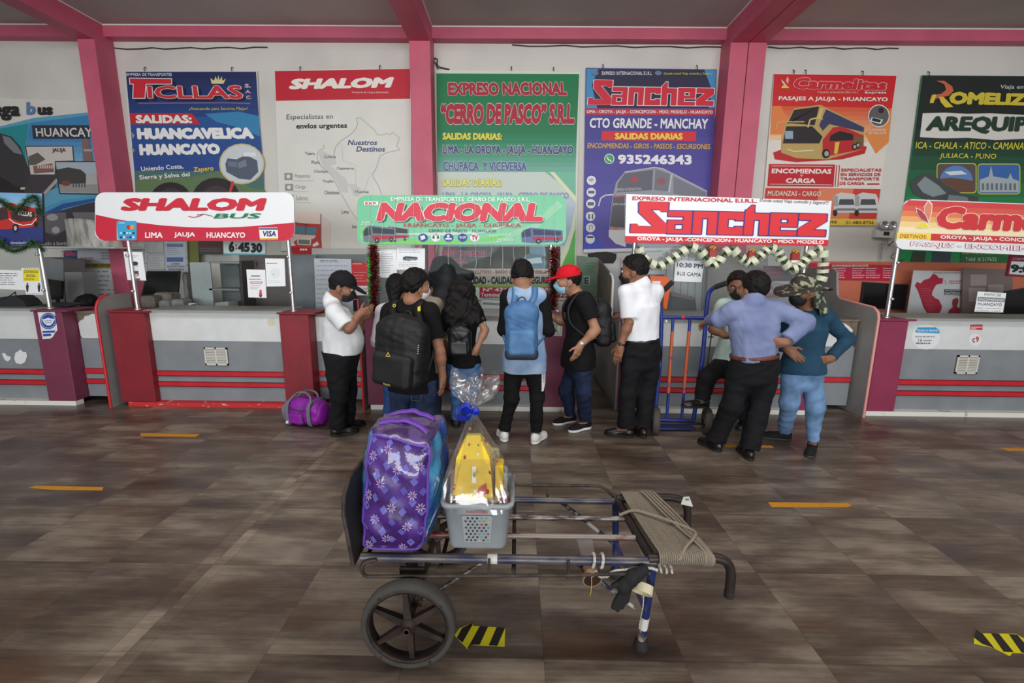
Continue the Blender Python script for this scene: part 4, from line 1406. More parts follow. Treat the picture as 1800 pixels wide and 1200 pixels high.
def _env(s):
    s.text('ENVIO DE', (1731, 514.5), (1760, 516.5), (1759, 521), (1730, 519), (90, 94, 100), .02)
    s.quad((1719, 521.5), (1767, 524), (1766, 531), (1718, 529), (120, 126, 132)).up().text('ENCOMIENDAS', (1721, 523.5), (1765, 525.6), (1764, 529.6), (1720, 527.5), (232, 234, 236), .03)
    s.text('HUANCAYO', (1719, 531), (1762, 533), (1761, 538.5), (1718, 536.5), (96, 100, 106), .035)
    s.text('JAUJA - HUAYCRAMPO', (1717, 540), (1760, 541.5), (1760, 543.8), (1717, 542.5), (120, 124, 130), .01).text('CONCEPCION - LA OROYA', (1716, 544.5), (1759, 546), (1759, 548), (1716, 547), (120, 124, 130), .01)


notice('white parcel service notice on the far right screen', [(1719, 512), (1769, 515), (1763, 549), (1713, 547.5)], draw=_env)

# stickers on the counters
W2 = M((226, 228, 228), .5)


def sticker(label, pts, mat, draw=None, Y=POSTY - .001, name='sticker'):
    t = thing(name, label, 'sticker', PY(*pts[0], Y))
    card(pts, Y, .001, mat, 'backing', t)
    if draw:
        s = Sheet(Y, step=.0005)
        draw(s)
        s.build('print', t)


def _mask(s):
    s.ell(85, 564, 14.5, 14.5, (28, 62, 160)).up().ell(85, 564, 12.6, 12.6, (228, 230, 234)).up().ell(85, 564, 12, 12, (28, 62, 160)).up()
    s.poly([(75, 561), (80, 560), (85, 558), (90, 560), (95, 560), (93, 568), (88, 572), (83, 572), (77, 568)], (226, 228, 232))
    s.up().line([(78, 564), (92, 563)], .8, (90, 110, 170)).line([(79, 567), (91, 566.5)], .8, (90, 110, 170)).line([(73, 559), (77, 566)], 1, (226, 228, 232)).line([(97, 559), (93, 566)], 1, (226, 228, 232))
    s.quad((74.5, 581.5), (96, 580.5), (97, 584), (75, 585), (40, 70, 160)).quad((75, 587), (89, 586), (90, 590), (76, 591), (40, 70, 160))


sticker('white sticker with a blue face mask symbol on the plum post', [(66, 548.5), (96, 548), (101, 580), (96, 586), (93, 592), (88, 595), (75, 596), (72, 580)], W2, _mask, POSTY - .002)
sticker('small torn white sticker remnant on the far left counter', [(3, 621), (8, 620), (12, 625), (19, 627), (18, 632), (13, 635), (8, 632)], W2, None, CFY)
sticker('larger torn white sticker remnant left of the plum post', [(27, 620), (32, 617), (36, 614), (40, 618), (46, 619), (47.5, 626), (44, 636), (37, 640), (28, 638), (25, 630)], W2, None, CFY)


def _round(s):
    s.poly([(1609, 582), (1613, 575), (1645, 575), (1651, 580), (1652, 586), (1609, 584)], (52, 150, 200)).up()
    s.tx('Mantén tu distancia', 1612, 578, 1649, 582.5, (232, 236, 238), .01).lines(1609, 590.5, 1647, 594, 1, (130, 140, 150), .6, 3)
    s.tx('16', 1614, 595, 1621, 600.5, (90, 100, 110), .03).lines(1623, 597, 1642, 600, 1, (140, 146, 150), .8, 5).lines(1610, 602, 1645, 606, 1, (110, 116, 120), .6, 6)


sticker('round white sticker with a blue band on the far right counter', [(1628 + 25 * math.cos(R(a)), 592 + 22 * math.sin(R(a))) for a in range(0, 360, 15)], W2, _round, CFY - .001)
sticker('small red and white rectangular sticker on the far right counter', [(1706, 570.5), (1727, 570), (1727, 580), (1705, 579)], M((196, 60, 70), .5),
        lambda s: (s.rect(1707, 574, 1726, 575.4, (232, 226, 226)), s.rect(1707, 577, 1716, 578, (232, 226, 226))), CFY - .001)
sticker('small round white sticker with a red nine on the far right counter', [(1714 + 10.5 * math.cos(R(a)), 597 + 11 * math.sin(R(a))) for a in range(0, 360, 18)], W2,
        lambda s: (s.tx('c', 1709, 594, 1714, 602, (170, 60, 80), .03), s.tx('9', 1715, 591, 1721, 601, (200, 50, 60), .04)), CFY - .001)
sticker('square tan patch of old tape on the white counter panel', [(470, 559), (482, 558), (484, 570), (478, 573), (470, 571)], M((206, 200, 178), .6), None, CFY - .001)


def _acc(s):
    s.quad((953, 565), (986, 566), (985, 588), (953, 587), (120, 124, 120)).up().quad((954, 571), (969, 571.5), (969, 586.5), (954, 586), (206, 210, 196)).quad((970.5, 571.5), (985, 572), (984.5, 587), (970.5, 586.5), (206, 210, 196)).quad((954, 565.8), (985.5, 566.8), (985, 570.2), (954, 569.5), (206, 210, 196))
    s.up().tx('PREFERENCIAL', 955, 566.5, 984, 569.5, (70, 74, 72), .01)
    s.ell(961, 581, 4, 4, (40, 44, 44)).up().ell(961, 581, 3, 3, (206, 210, 196)).line([(959.5, 573), (960, 579), (964, 580), (966, 584)], 1.3, (40, 44, 44))
    s.ell(978, 574, 1.3, 1.3, (40, 44, 44)).line([(977.5, 576), (977, 580), (974.5, 585)], 1.5, (40, 44, 44)).line([(977, 580), (980, 585)], 1.4, (40, 44, 44)).line([(977.6, 577), (980.5, 580), (981.5, 586)], .7, (40, 44, 44))


notice('priority service plate with wheelchair and walking figures on the plum post', [(951.5, 562), (989, 563.5), (988, 590.5), (951.5, 589)], POSTY - .004, M((196, 200, 188), .4), _acc, 'priority_plate', 'plate')

# ---- back of the booths
def slabthing(name, label, cat, px, Y, th, mat, draw=None, part='print'):
    t = thing(name, label, cat, PY(*px[0], Y))
    card(px, Y, th, mat, 'body', t)
    if draw:
        s = Sheet(Y, step=.0015)
        draw(s)
        s.build(part, t)
    return t


NEWS = two_tone((196, 196, 198), (150, 150, 154), 26, .45, .6, .7, stretch=(1, 1, 3), name='newsprint')
PANEL = M((116, 120, 124), .6, var=.05, name='grey_wall_panel')


def _tic(s):
    s.rect(112, 440, 136, 462, (40, 70, 110)).rect(136, 440, 172, 462, (180, 184, 190)).rect(174, 440, 212, 462, (176, 180, 186)).up()
    s.tx('Ticllas', 109, 441, 134, 450, (196, 60, 90), .04).tx('HUANCABE', 141, 452, 164, 455.5, (190, 70, 90), .03).tx('INGLESA', 144, 457, 162, 460.5, (190, 70, 90), .03)
    s.rect(116, 463, 212, 471, (150, 130, 40)).up().lines(118, 464, 210, 470, 1, (110, 90, 30), .7, 4).lines(178, 444, 206, 458, 3, (110, 116, 126), .4, 5)
    s.rect(116, 472, 226, 536, (186, 188, 192)).up().lines(120, 476, 216, 532, 7, (130, 132, 138), .28, 6).rect(192, 474, 214, 492, (200, 202, 206))
    s.up().tx('MOJIIA', 195, 478, 215, 483, (110, 112, 120), .01)


slabthing('notice_board', 'board of newsprint and a blue and yellow strip behind the far left counter', 'board', [(106, 434), (214, 434), (226, 540), (120, 540)], 6.5, .03, NEWS, _tic)


def _news(s):
    for x0, y0, x1, y1 in ((220, 425, 254, 470), (258, 425, 288, 444), (259, 446, 290, 474)):
        s.rect(x0, y0, x1, y1, (120, 120, 124)).up().rect(x0 + .8, y0 + .8, x1 - .8, y1 - .8, (190, 190, 190)).up().lines(x0 + 2, y0 + 3, x1 - 2, y1 - 2, 8, (140, 140, 144), .3, int(x0))
        s.l -= 2
    s.rect(291, 425, 326, 476, (186, 192, 204)).up().rect(293, 428, 322, 434, (110, 126, 160)).lines(294, 436, 320, 450, 4, (150, 156, 170), .3, 2).rect(293, 452, 322, 460, (86, 104, 160))
    s.up().tx('UNEIR', 301, 462, 316, 465, (110, 70, 90), .03).tx('DISCEPCION', 294, 466.5, 324, 470, (110, 70, 90), .03).tx('IMPAGABLE', 296, 471.5, 323, 475, (110, 70, 90), .03)


slabthing('notice_board', 'board of framed newsprint sheets behind the counter with the red plinth', 'board', [(214, 424), (328, 424), (330, 478), (222, 478)], 6.5, .02, NEWS, _news)
slabthing('wall_strip', 'olive green vertical strip beside the newsprint board', 'panel', [(328, 423), (348, 423), (350, 470), (331, 470)], 6.55, .02, M((112, 116, 56), .6))
slabthing('wall_sign', 'dark wall sign with red capitals beside the clock panel', 'sign', [(348, 424), (393, 424), (394, 447), (350, 447)], 6.5, .02, M((74, 66, 66), .6),
          lambda s: s.tx('DAS EN GE', 349, 427, 392, 433, (150, 36, 44), .05, (40, 30, 32), .03).lines(352, 436, 390, 444, 2, (116, 106, 102), .4, 3))
t = slabthing('clock_panel', 'white hanging panel with the time in black numerals', 'clock', [(392, 421), (466, 423), (466, 448), (393, 447.5)], 5.35, .03, M((226, 230, 232), .4),
              lambda s: (s.tx('6', 402, 424, 412, 443, (26, 28, 32), .06), s.tx(':', 414, 429, 416.5, 439, (160, 40, 50), .08), s.tx('45', 418, 426, 439, 443, (26, 28, 32), .06), s.tx('30', 441, 427, 461, 444, (26, 28, 32), .06), s.quad((393, 445), (466, 446), (466, 448), (393, 447.5), (96, 180, 190))), 'numerals')
mb = MB()
for px in (400, 458):
    p = PY(px, 422, 5.37)
    mb.tube([p, (p.x, p.y, 2.08), (p.x, 6.63, 2.05)], .004, WIRE, 6)
mb.build('suspension_wire', t)

# monitors, cabinets, boxes
def monitor(label, px, Y, stand=True, zt=None):
    t = thing('monitor', label, 'monitor', PY(*px[3], Y))
    card(px, Y, .03, DARK, 'casing', t)
    cx, cy = sum(p[0] for p in px) / 4, sum(p[1] for p in px) / 4
    card([(cx + (x - cx) * .93, cy + (y - cy) * .92) for x, y in px], Y - .003, .003, M((22, 22, 26), .15), 'display', t)
    if stand:
        b = (PY(*px[2], Y) + PY(*px[3], Y)) / 2
        mb = MB()
        mb.tube([(b.x, Y + .04, b.z + .1), (b.x, Y + .05, zt)], .02, DARK)
        mb.box((b.x - .1, Y - .03, zt - .012), (b.x + .1, Y + .14, zt), DARK, .004)
        mb.build('stand', t)
    return t


# long inner desks the equipment stands on
DESK = M((150, 146, 140), .5, var=.05)
for i, (x0, x1, lb) in enumerate(((-8.0, -4.5, 'inner desk behind the far left counter'), (-4.2, -2.3, 'inner desk behind the counter with the red plinth'), (-1.5, .5, 'inner desk behind the counter under the green sign'),
                                  (1.3, 3.1, 'inner desk behind the scratched screen'), (3.9, 7.5, 'inner desk behind the far right counter'))):
    t = thing('inner_desk', lb, 'desk', (x0, 5.9, 0))
    MB().box((x0, 5.45, .80), (x1, 6.3, .84), DESK).build('desk_top', t)
    for xx in (x0 + .03, x1 - .07):
        MB().box((xx, 5.5, 0), (xx + .04, 6.25, .80), DESK).build('side_panel', t)
monitor('dark monitor seen from behind at the left steel pole', [(80, 490), (109, 494), (108, 526), (82, 527)], 5.55, True, .852)
monitor('dark slanted monitor below the framed newsprint sheets', [(258, 476), (315, 476), (312, 514), (248, 520)], 5.9, True, .852)
monitor('black wall television behind the right steel pole', [(1518, 495), (1597, 500), (1590, 545), (1512, 541)], 6.568, False)
monitor('large dark monitor at the right edge behind the parcel notice', [(1768, 512), (1840, 500), (1840, 566), (1762, 560)], 5.7, True, .852)
slabthing('cabinet', 'grey metal cabinet behind the left steel pole', 'cabinet', [(75, 452), (111, 456), (114, 548), (84, 548)], 5.95, .3, M((124, 126, 128), .5))
slabthing('cabinet', 'low grey box cabinet left of the seated person', 'cabinet', [(113, 478), (144, 478), (151, 562), (119, 562)], 5.8, .2, M((148, 150, 152), .5))
slabthing('cabinet', 'tall pale cabinet side behind the counter with the red plinth', 'cabinet', [(333, 461), (369, 461), (378, 560), (342, 560)], 5.95, .02, M((186, 196, 194), .5, var=.03))
t = thing('shelf_unit', 'open grey shelf unit behind the clock panel', 'shelf', PY(400, 545, 6.0))
card([(386, 462), (419, 462), (426, 560), (394, 560)], 6.25, .02, M((120, 124, 124), .6), 'back_panel', t)
for y, y2 in ((461, 458), (508, 505), (545, 544)):
    mb = MB()
    a, b_ = PY(372, y, 6.0), PY(424, y2, 6.0)
    mb.box((a.x, 5.95, a.z - .012), (b_.x, 6.26, a.z + .012), M((150, 152, 150), .5))
    mb.build('shelf', t)
card([(420, 458), (424, 458), (431, 562), (426, 562)], 5.97, .28, M((70, 64, 66), .6), 'side_panel', t)
slabthing('storage_box', 'white box on the lowest shelf', 'box', [(378, 532), (401, 530), (403, 552), (379, 552)], 5.8, .2, M((196, 200, 200), .5))
slabthing('wall_panel', 'dark taupe wall panel with an oval emblem behind two notices', 'panel', [(420, 448), (512, 448), (520, 566), (428, 566)], 6.4, .03, M((112, 102, 102), .6, var=.05),
          lambda s: (s.ell(451, 464, 5, 7.5, (60, 50, 52)), s.up(), s.ell(451, 464, 4.2, 6.6, (120, 112, 112)), s.up(), s.poly([(451, 458), (453.5, 464), (451, 470), (448.5, 464)], (60, 50, 52)), s.rect(449, 462.6, 453, 465.4, (60, 50, 52))), 'emblem')
# parcels stacked on the inner desk
CARD = M((134, 118, 100), .8, var=.08)
for i, (x0, y0, x1, y1, Y, c_) in enumerate(((244, 520, 272, 548, 5.6, (128, 120, 110)), (268, 514, 300, 530, 5.75, (140, 132, 120)), (276, 528, 297, 549, 5.55, (150, 152, 150)), (298, 526, 322, 549, 5.6, (146, 148, 148)), (318, 480, 332, 540, 6.0, (150, 146, 140)))):
    lb = ('brown parcel on the inner desk nearest the left pole', 'flat tan parcel under the slanted monitor', 'grey plastic wrapped parcel beside the flat tan parcel', 'grey plastic wrapped parcel right of its twin', 'tall pale roll standing beside the pale cabinet')[i]
    p0, p1 = PY(x0, y0, Y), PY(x1, y1, Y)
    mb = MB()
    mb.box((p0.x, Y, max(.842, p1.z) if i != 1 else p1.z), (p1.x, Y + .2, p0.z), M(c_, .6, var=.12, scale=14, bump=.3, bscale=24), .02)
    mb.build('parcel', label=lb, cat='parcel')
t = thing('tape_dispenser', 'small white and black tape dispenser beside the pale cabinet', 'dispenser', PY(337, 548, 5.4))
card([(331, 533), (341, 533), (342, 573), (333, 573)], 5.46, .05, M((220, 222, 222), .5), 'body', t)
mb = MB()
c_ = PY(340, 539, 5.45)
mb.lathe([(.0, -.02), (.03, -.02), (.03, .02), (0, .02)], c_, (0, 1, 0), DARK, 14)
mb.build('tape_wheel', t)
# passage right of that booth: grey wall panels, white price sheet and red notice
slabthing('wall_panel', 'blue grey wall panel right of the clock panel', 'panel', [(512, 449), (556, 449), (556, 560), (520, 560)], 6.3, .03, M((118, 126, 132), .5, var=.07, scale=5))
slabthing('rail', 'pale metal rail under the white map banner', 'rail', [(548, 436), (722, 437), (722, 447), (548, 447)], 6.55, .05, M((188, 188, 184), .5))
slabthing('wall_panel', 'grey wall panel behind the price sheet', 'panel', [(556, 447), (690, 447), (690, 566), (556, 566)], 6.5, .02, M((120, 124, 126), .6))
slabthing('price_sheet', 'large white typed sheet behind the man in the black cap', 'paper', [(552, 454), (617, 455), (622, 562), (556, 562)], 6.2, .004, M((196, 202, 212), .6),
          lambda s: (s.lines(562, 457, 610, 462, 2, (110, 114, 124), .4, 2), s.lines(556, 466, 616, 556, 11, (160, 166, 178), .22, 3)))
slabthing('red_notice', 'red and white notice left of the tinsel post', 'poster', [(618, 461), (650, 462), (652, 519), (620, 519)], 6.2, .004, M((226, 226, 224), .5),
          lambda s: (s.quad((618, 461), (650, 462), (651, 502), (619, 502), (200, 40, 52)), s.up(), s.lines(622, 478, 646, 498, 4, (226, 140, 130), .3, 4), s.lines(620, 463, 640, 466, 1, (230, 200, 200), .4, 5), s.ell(641, 511, 4, 5, (170, 110, 96)), s.up(), s.ell(641, 511, 3, 4, (226, 226, 224))))
# crimson frame and grey bin edge behind the phone
t = thing('display_stand', 'small crimson tube stand behind the man with the phone', 'stand', PY(625, 560, 5.5))
mb = MB()
mb.tube([PY(612, 527, 5.5), PY(629, 526, 5.5), PY(631, 560, 5.5), PY(634, 688, 5.5)], .014, M((180, 26, 66), .4))
mb.build('frame', t)
# under the green sign: mauve post, black coat, white printer
mb = MB()
p0, p1 = PY(748, 436, 5.2), PY(757, 560, 5.2)
mb.tube([(p0.x, 5.2, p1.z), (p0.x, 5.2, p0.z + .1)], .028, M((134, 84, 104), .4), 12)
mb.build('inner_post', label='mauve round post inside the booth under the green sign', cat='post')

# green board with a dark letter, passage
slabthing('green_board', 'green board with a dark letter E behind the man in the red cap', 'board', [(1014, 449), (1052, 453), (1054, 560), (1016, 560)], 5.9, .02, two_tone((104, 120, 104), (84, 116, 88), 9, .4, .6, .6, name='green_worn'),
          lambda s: (s.rect(1026, 485, 1037, 500, (150, 166, 152)), s.up(), s.tx('E', 1027, 487, 1035, 499, (40, 52, 46), .05), s.lines(1030, 462, 1048, 482, 4, (70, 92, 74), .4, 3)), 'lettering')
mb = MB()
mb.slab([PY(x, y, 5.88) for x, y in ((1051, 455), (1054, 456), (1054, 482), (1051, 480))], (0, .03, 0), M((170, 120, 120), .6))
recalc(mb.build('board_edging', label='thin pink edging strip on the green board', cat='edging'))
slabthing('wall_panel', 'white wall panel at the end of the open passage', 'panel', [(1052, 452), (1110, 456), (1110, 640), (1052, 640)], 6.4, .02, M((206, 208, 210), .5))
slabthing('poster_frame', 'red lettered poster behind the man in the white shirt', 'poster', [(1092, 452), (1168, 455), (1168, 500), (1092, 500)], 6.35, .01, M((190, 192, 196), .5),
          lambda s: (s.tx('S', 1094, 455, 1106, 478, (176, 36, 60), .08), s.rect(1136, 460, 1142, 478, (176, 36, 60)), s.rect(1092, 482, 1168, 500, (60, 66, 80))))
t = thing('cloth_bundle', 'black hood shaped bundle hanging above the passage', 'bundle', PY(1062, 460, 5.95))
mb = MB()
mb.slab([PY(x, y, 5.9) for x, y in ((1036, 446), (1050, 443), (1066, 442), (1084, 446), (1083, 456), (1078, 463), (1056, 463), (1052, 452), (1037, 452))], (0, .16, 0), M((40, 36, 36), .8, bump=.4, bscale=14))
recalc(mb.build('cloth', t))
# scratched booth: panels, orange sleeve, printer
slabthing('wall_panel', 'pale slatted wall panel behind the departure sheet', 'panel', [(1165, 440), (1250, 443), (1250, 560), (1165, 560)], 6.4, .03, M((180, 184, 188), .5),
          lambda s: [s.line([(1172 + i * 13, 442), (1170 + i * 12.5, 556)], 1, (96, 98, 100)) for i in range(6)], 'slat_line')
slabthing('wall_panel', 'beige grey wall panel behind the man in the mint shirt', 'panel', [(1246, 443), (1350, 446), (1350, 566), (1240, 560)], 6.3, .03, M((150, 144, 138), .5, var=.05))
slabthing('wall_poster', 'dark violet poster with red print above the arched board', 'poster', [(1343, 467), (1392, 468), (1394, 494), (1344, 494)], 6.0, .01, M((70, 58, 74), .5), lambda s: s.lines(1346, 470, 1390, 492, 3, (140, 60, 70), .5, 5))
slabthing('arched_board', 'grey arched board with red destination names behind the hat man', 'board', [(1338, 496), (1360, 494), (1380, 500), (1394, 512), (1398, 545), (1338, 545)], 5.95, .02, M((150, 154, 162), .5),
          lambda s: (s.tx('LIMA', 1343, 501, 1359, 509, (150, 40, 50), .05), s.tx('HUANCAYO', 1343, 515, 1380, 524, (150, 40, 50), .05)), 'lettering')
ORG = M((226, 98, 40), .45, name='orange_plastic')
t = thing('bracket', 'orange plastic bracket left of the departure sheet', 'bracket', PY(1165, 545, 4.85))
card([(1142, 484), (1174, 486), (1182, 500), (1181, 506), (1165, 508), (1146, 500)], 4.80, .05, ORG, 'cap', t)
card([(1168, 507), (1178, 507), (1172, 544), (1166, 540)], 4.805, .04, ORG, 'sleeve', t)
card([(1146, 494), (1161, 494), (1161, 508), (1148, 507)], 4.795, .003, PAPER, 'paper_slip', t)
t = slabthing('printer', 'dark printer on the desk behind the scratched screen', 'printer', [(1181, 516), (1222, 524), (1228, 574), (1183, 572)], 5.5, .25, M((66, 66, 72), .5))
card([(1180, 512), (1218, 521), (1222, 528), (1181, 520)], 5.48, .04, M((150, 130, 140), .5), 'paper_tray', t)
t = slabthing('printer', 'white desk printer between the two customers under the green sign', 'printer', [(846, 527), (884, 529), (884, 576), (847, 576)], 5.46, .25, M((200, 204, 206), .5))
card([(849, 531), (882, 533), (882, 537), (849, 535)], 5.297, .004, M((110, 114, 118), .5), 'paper_slot', t)

# orange room at the right
ORW = M((206, 112, 84), .6, var=.04, name='orange_wall')
slabthing('wall_panel', 'orange painted wall behind the far right counter', 'panel', [(1424, 459), (1900, 463), (1900, 640), (1424, 620)], 6.6, .03, ORW)


def _dest(s):
    s.rect(1462, 465, 1526, 468.5, (220, 200, 190)).up().tx('ENCOMIENDAS A NIVEL NACIONAL', 1450, 465.4, 1525, 468.4, (70, 50, 46), .03)
    for i, x in enumerate((1436, 1464, 1498, 1522, 1552)):
        s.lines(x, 471, x + 25, 491, 5, (230, 180, 190), .35, i + 2)


slabthing('destination_banner', 'crimson destination list banner right of the hat man', 'banner', [(1424, 462), (1577, 466), (1572, 494), (1424, 491)], 6.588, .01, M((186, 24, 60), .5), _dest)


def _peru(s):
    w = (1480, 340)
    z = lambda pts: [(1480 + x / 5, 340 + y / 5) for x, y in pts]
    s.poly(z([(800, 705), (830, 715), (850, 740), (890, 745), (885, 790), (830, 800), (800, 850), (790, 890), (820, 920), (850, 930), (880, 990), (870, 1030), (850, 1060), (900, 1085), (840, 1108), (800, 1105), (760, 1070), (715, 1000), (690, 920), (665, 850), (640, 810), (660, 775), (690, 790), (720, 760), (770, 745)]), (176, 30, 58))
    for i in range(12): s.up().line(z([(680 + i * 8, 840 + i * 20), (780 + i * 4, 830 + i * 20)]), .5, (206, 110, 120)); s.l -= 1
    s.poly(z([(900, 840), (1066, 845), (1062, 895), (896, 890)]), (60, 56, 66)).up()
    s.tx('NACIONAL', 1660.5, 513, 1692, 518, (216, 214, 214), .03).tx('ENVÍOS A NIVEL', 1662, 509, 1692, 511.5, (216, 214, 214), .02)
    s.tx('SERVICIO DE ENCOMIENDAS', 1640, 478, 1695, 480.5, (150, 90, 96), .01).line(z([(905, 760), (915, 800)]), 1, (190, 80, 90)).lines(1668, 493, 1694, 500, 2, (190, 90, 100), .5, 4)
    s.poly(z([(975, 930), (1010, 915), (1025, 930), (1022, 960), (1010, 990), (1035, 1010), (1035, 1110), (840, 1108), (850, 1075), (920, 1080), (945, 1020), (975, 1000), (968, 960)]), (160, 36, 56))
    s.up().poly(z([(985, 945), (1015, 945), (1012, 985), (985, 985)]), (120, 60, 56))


slabthing('map_poster', 'white poster with a crimson country map on the orange wall', 'poster', [(1606, 475), (1699, 477), (1690, 566), (1592, 564)], 6.35, .008, M((206, 204, 208), .5), _peru)
slabthing('wall_panel', 'brown grey board with pinned papers right of the map poster', 'panel', [(1694, 470), (1780, 474), (1780, 575), (1690, 570)], 6.3, .02, M((128, 108, 104), .6),
          lambda s: [s.rect(x0, y0, x1, y1, (160, 146, 144)) for x0, y0, x1, y1 in ((1706, 482, 1734, 502), (1703, 506, 1732, 530), (1737, 500, 1764, 520))], 'pinned_paper')
t = slabthing('clock_panel', 'red framed time panel hanging at the right edge', 'clock', [(1778, 447), (1850, 450), (1846, 491), (1771, 485)], 5.2, .03, M((150, 36, 66), .4),
              lambda s: (s.quad((1778, 459), (1846, 462), (1842, 487), (1774, 481), (226, 228, 228)), s.up(), s.text('9:00', (1777, 464), (1828, 467), (1826, 482), (1776, 478), (30, 32, 38), .05), s.text('Carmelitas', (1781, 452), (1826, 453), (1825, 457), (1780, 456), (226, 210, 214), .02)), 'numerals')
mb = MB()
for px in (1786, 1838):
    p = PY(px, 450, 5.215)
    mb.tube([p, (p.x, p.y, 2.08), (p.x, 6.63, 2.05)], .004, WIRE, 6)
mb.build('suspension_wire', t)
# twin emergency lamp on the wall
t = thing('emergency_lamp', 'white twin head emergency lamp right of the coach banner', 'lamp', PY(1560, 410, 6.6))
card([(1540, 404), (1573, 406), (1570, 418), (1539, 417)], 6.62, .08, M((216, 216, 214), .4), 'battery_box', t)
card([(1554, 407), (1564, 407.5), (1563, 414), (1553, 413.5)], 6.617, .004, DARK, 'dark_panel', t)
for px in (1554, 1568):
    c_ = PY(px, 396, 6.58)
    mb = MB()
    mb.lathe([(0, .05), (.035, .05), (.062, 0), (.06, -.012), (.05, -.006), (0, 0)], c_, (0, 1, .1), M((200, 202, 204), .15, .8), 18)
    mb.tube([c_ + Vector((0, .04, -.03)), c_ + Vector((0, .07, -.09))], .012, M((216, 216, 214), .4))
    mb.build('lamp_head', t)
t = thing('wall_bracket', 'small metal bracket with loose cables left of the right pole', 'bracket', PY(1555, 455, 6.62))
mb = MB()
mb.tube([PY(1551, 424, 6.64), PY(1549, 456, 6.64)], .01, M((170, 170, 168), .4, .5))
mb.tube([PY(1551, 424, 6.64), PY(1560, 424, 6.64), PY(1562, 432, 6.64)], .008, M((170, 170, 168), .4, .5))
mb.build('bracket_arm', t)
mb = MB()
mb.tube([PY(x, y, 6.62) for x, y in ((1562, 432), (1570, 424), (1577, 428), (1572, 444), (1566, 452), (1576, 460), (1590, 456))], .006, WIRE)
mb.build('cable_loop', t)

# draped plastic bundle on a narrow shelf beside the white and red board
t = thing('wall_shelf', 'thin white shelf under the plastic wrapped bundle', 'shelf', PY(130, 434, 6.2))
mb = MB()
p0, p1 = PY(84, 433, 6.1), PY(214, 434, 6.1)
mb.box((p0.x, 6.0, p0.z - .02), (p1.x, 6.66, p0.z), M((214, 214, 210), .5))
mb.build('shelf_board', t)
WRAP = two_tone((222, 224, 220), (168, 166, 158), 7, .42, .62, .35, stretch=(4, 1, .6), name='wrap_plastic')
p2 = PY(100, 386, 6.1)
mb = MB()
r_ = (PY(178, 410, 6.2).x - PY(101, 410, 6.2).x) / 2
vs, fs = [], []
nn = 56
for j in range(7):
    for i in range(nn):
        a = 2 * math.pi * i / nn
        rr = r_ * (1 + .025 * math.sin(a * 9 + j * .3) + .02 * math.sin(a * 23 + 1)) * (1 - .03 * j / 6)
        vs.append((p2.x + r_ + rr * math.cos(a), 6.3 + .28 * math.sin(a), p0.z + (p2.z - p0.z) * j / 6 - (.012 * math.cos(a * 2) if j == 6 else 0)))
for j in range(6):
    for i in range(nn):
        k = (i + 1) % nn
        fs.append((j * nn + i, j * nn + k, (j + 1) * nn + k, (j + 1) * nn + i))
fs.append(tuple(range(6 * nn, 7 * nn)))
mb.add(vs, fs, WRAP, True)
mb.build('wrapped_bundle', label='white plastic wrapped drum on the thin shelf at the left', cat='bundle')

# black bags and keyboard on the far left desk
t = thing('laptop_bag', 'black bag with a thin strap on the far left counter edge', 'bag', PY(20, 535, 4.95))
mb = MB()
mb.slab([PY(x, y, 4.95) for x, y in ((-20, 534), (2, 522), (26, 519), (38, 527), (46, 536), (46, 540), (-20, 541))], (0, .18, 0), M((36, 36, 40), .6))
recalc(mb.build('body', t))
MB().tube([PY(x, y, 4.95) for x, y in ((2, 526), (16, 521), (27, 513), (28, 520))], .006, DARK).build('strap', t)
mb = MB()
p0 = PY(88, 541, 5.12)
mb.hexa([(p0.x, 5.0, 1.058), (p0.x + .34, 5.0, 1.058), (p0.x + .36, 5.2, 1.058), (p0.x + .02, 5.2, 1.058), (p0.x, 5.0, 1.072), (p0.x + .34, 5.0, 1.072), (p0.x + .36, 5.2, 1.085), (p0.x + .02, 5.2, 1.085)], DARK)
mb.build('keyboard', label='black keyboard on the far left counter beside the pole', cat='keyboard')

# ================================================================== smooth blended solids -> one continuous mesh
NP = np
V3 = lambda p: np.array([p[0], p[1], p[2]], np.float64)


def unit(v):
    v = np.asarray(v, float)
    return v / (np.linalg.norm(v) + 1e-12)


class Cone:
    """tapered capsule; cap=(start, end) cuts that end flat"""

    def __init__(s, a, b, ra, rb, cap=(False, False), sq=None):
        s.a, s.b, s.ra, s.rb, s.cap = V3(a), V3(b), ra, rb, cap
        m = max(ra, rb)
        s.lo, s.hi = np.minimum(s.a, s.b) - m, np.maximum(s.a, s.b) + m

    def f(s, X, Y, Z):
        d = s.b - s.a
        L = np.linalg.norm(d) + 1e-9
        px, py, pz = X - s.a[0], Y - s.a[1], Z - s.a[2]
        al = (px * d[0] + py * d[1] + pz * d[2]) / L
        t = np.clip(al / L, 0, 1)
        q = np.sqrt((px - t * d[0]) ** 2 + (py - t * d[1]) ** 2 + (pz - t * d[2]) ** 2) - (s.ra + (s.rb - s.ra) * t)
        if s.cap[0]: q = np.maximum(q, -al)
        if s.cap[1]: q = np.maximum(q, al - L)
        return q


class Ell:
    def __init__(s, c, r, rot=None):
        s.c, s.r = V3(c), np.asarray(r, float)
        s.R = np.eye(3) if rot is None else np.asarray(rot, float)   # columns: local axes
        e = np.sqrt(((s.R * s.r) ** 2).sum(1))
        s.lo, s.hi = s.c - e, s.c + e

    def loc(s, X, Y, Z):
        x, y, z = X - s.c[0], Y - s.c[1], Z - s.c[2]
        return [x * s.R[0, i] + y * s.R[1, i] + z * s.R[2, i] for i in range(3)]

    def f(s, X, Y, Z):
        l = s.loc(X, Y, Z)
        k0 = np.sqrt(sum((l[i] / s.r[i]) ** 2 for i in range(3)))
        k1 = np.sqrt(sum((l[i] / s.r[i] ** 2) ** 2 for i in range(3))) + 1e-9
        return k0 * (k0 - 1) / k1


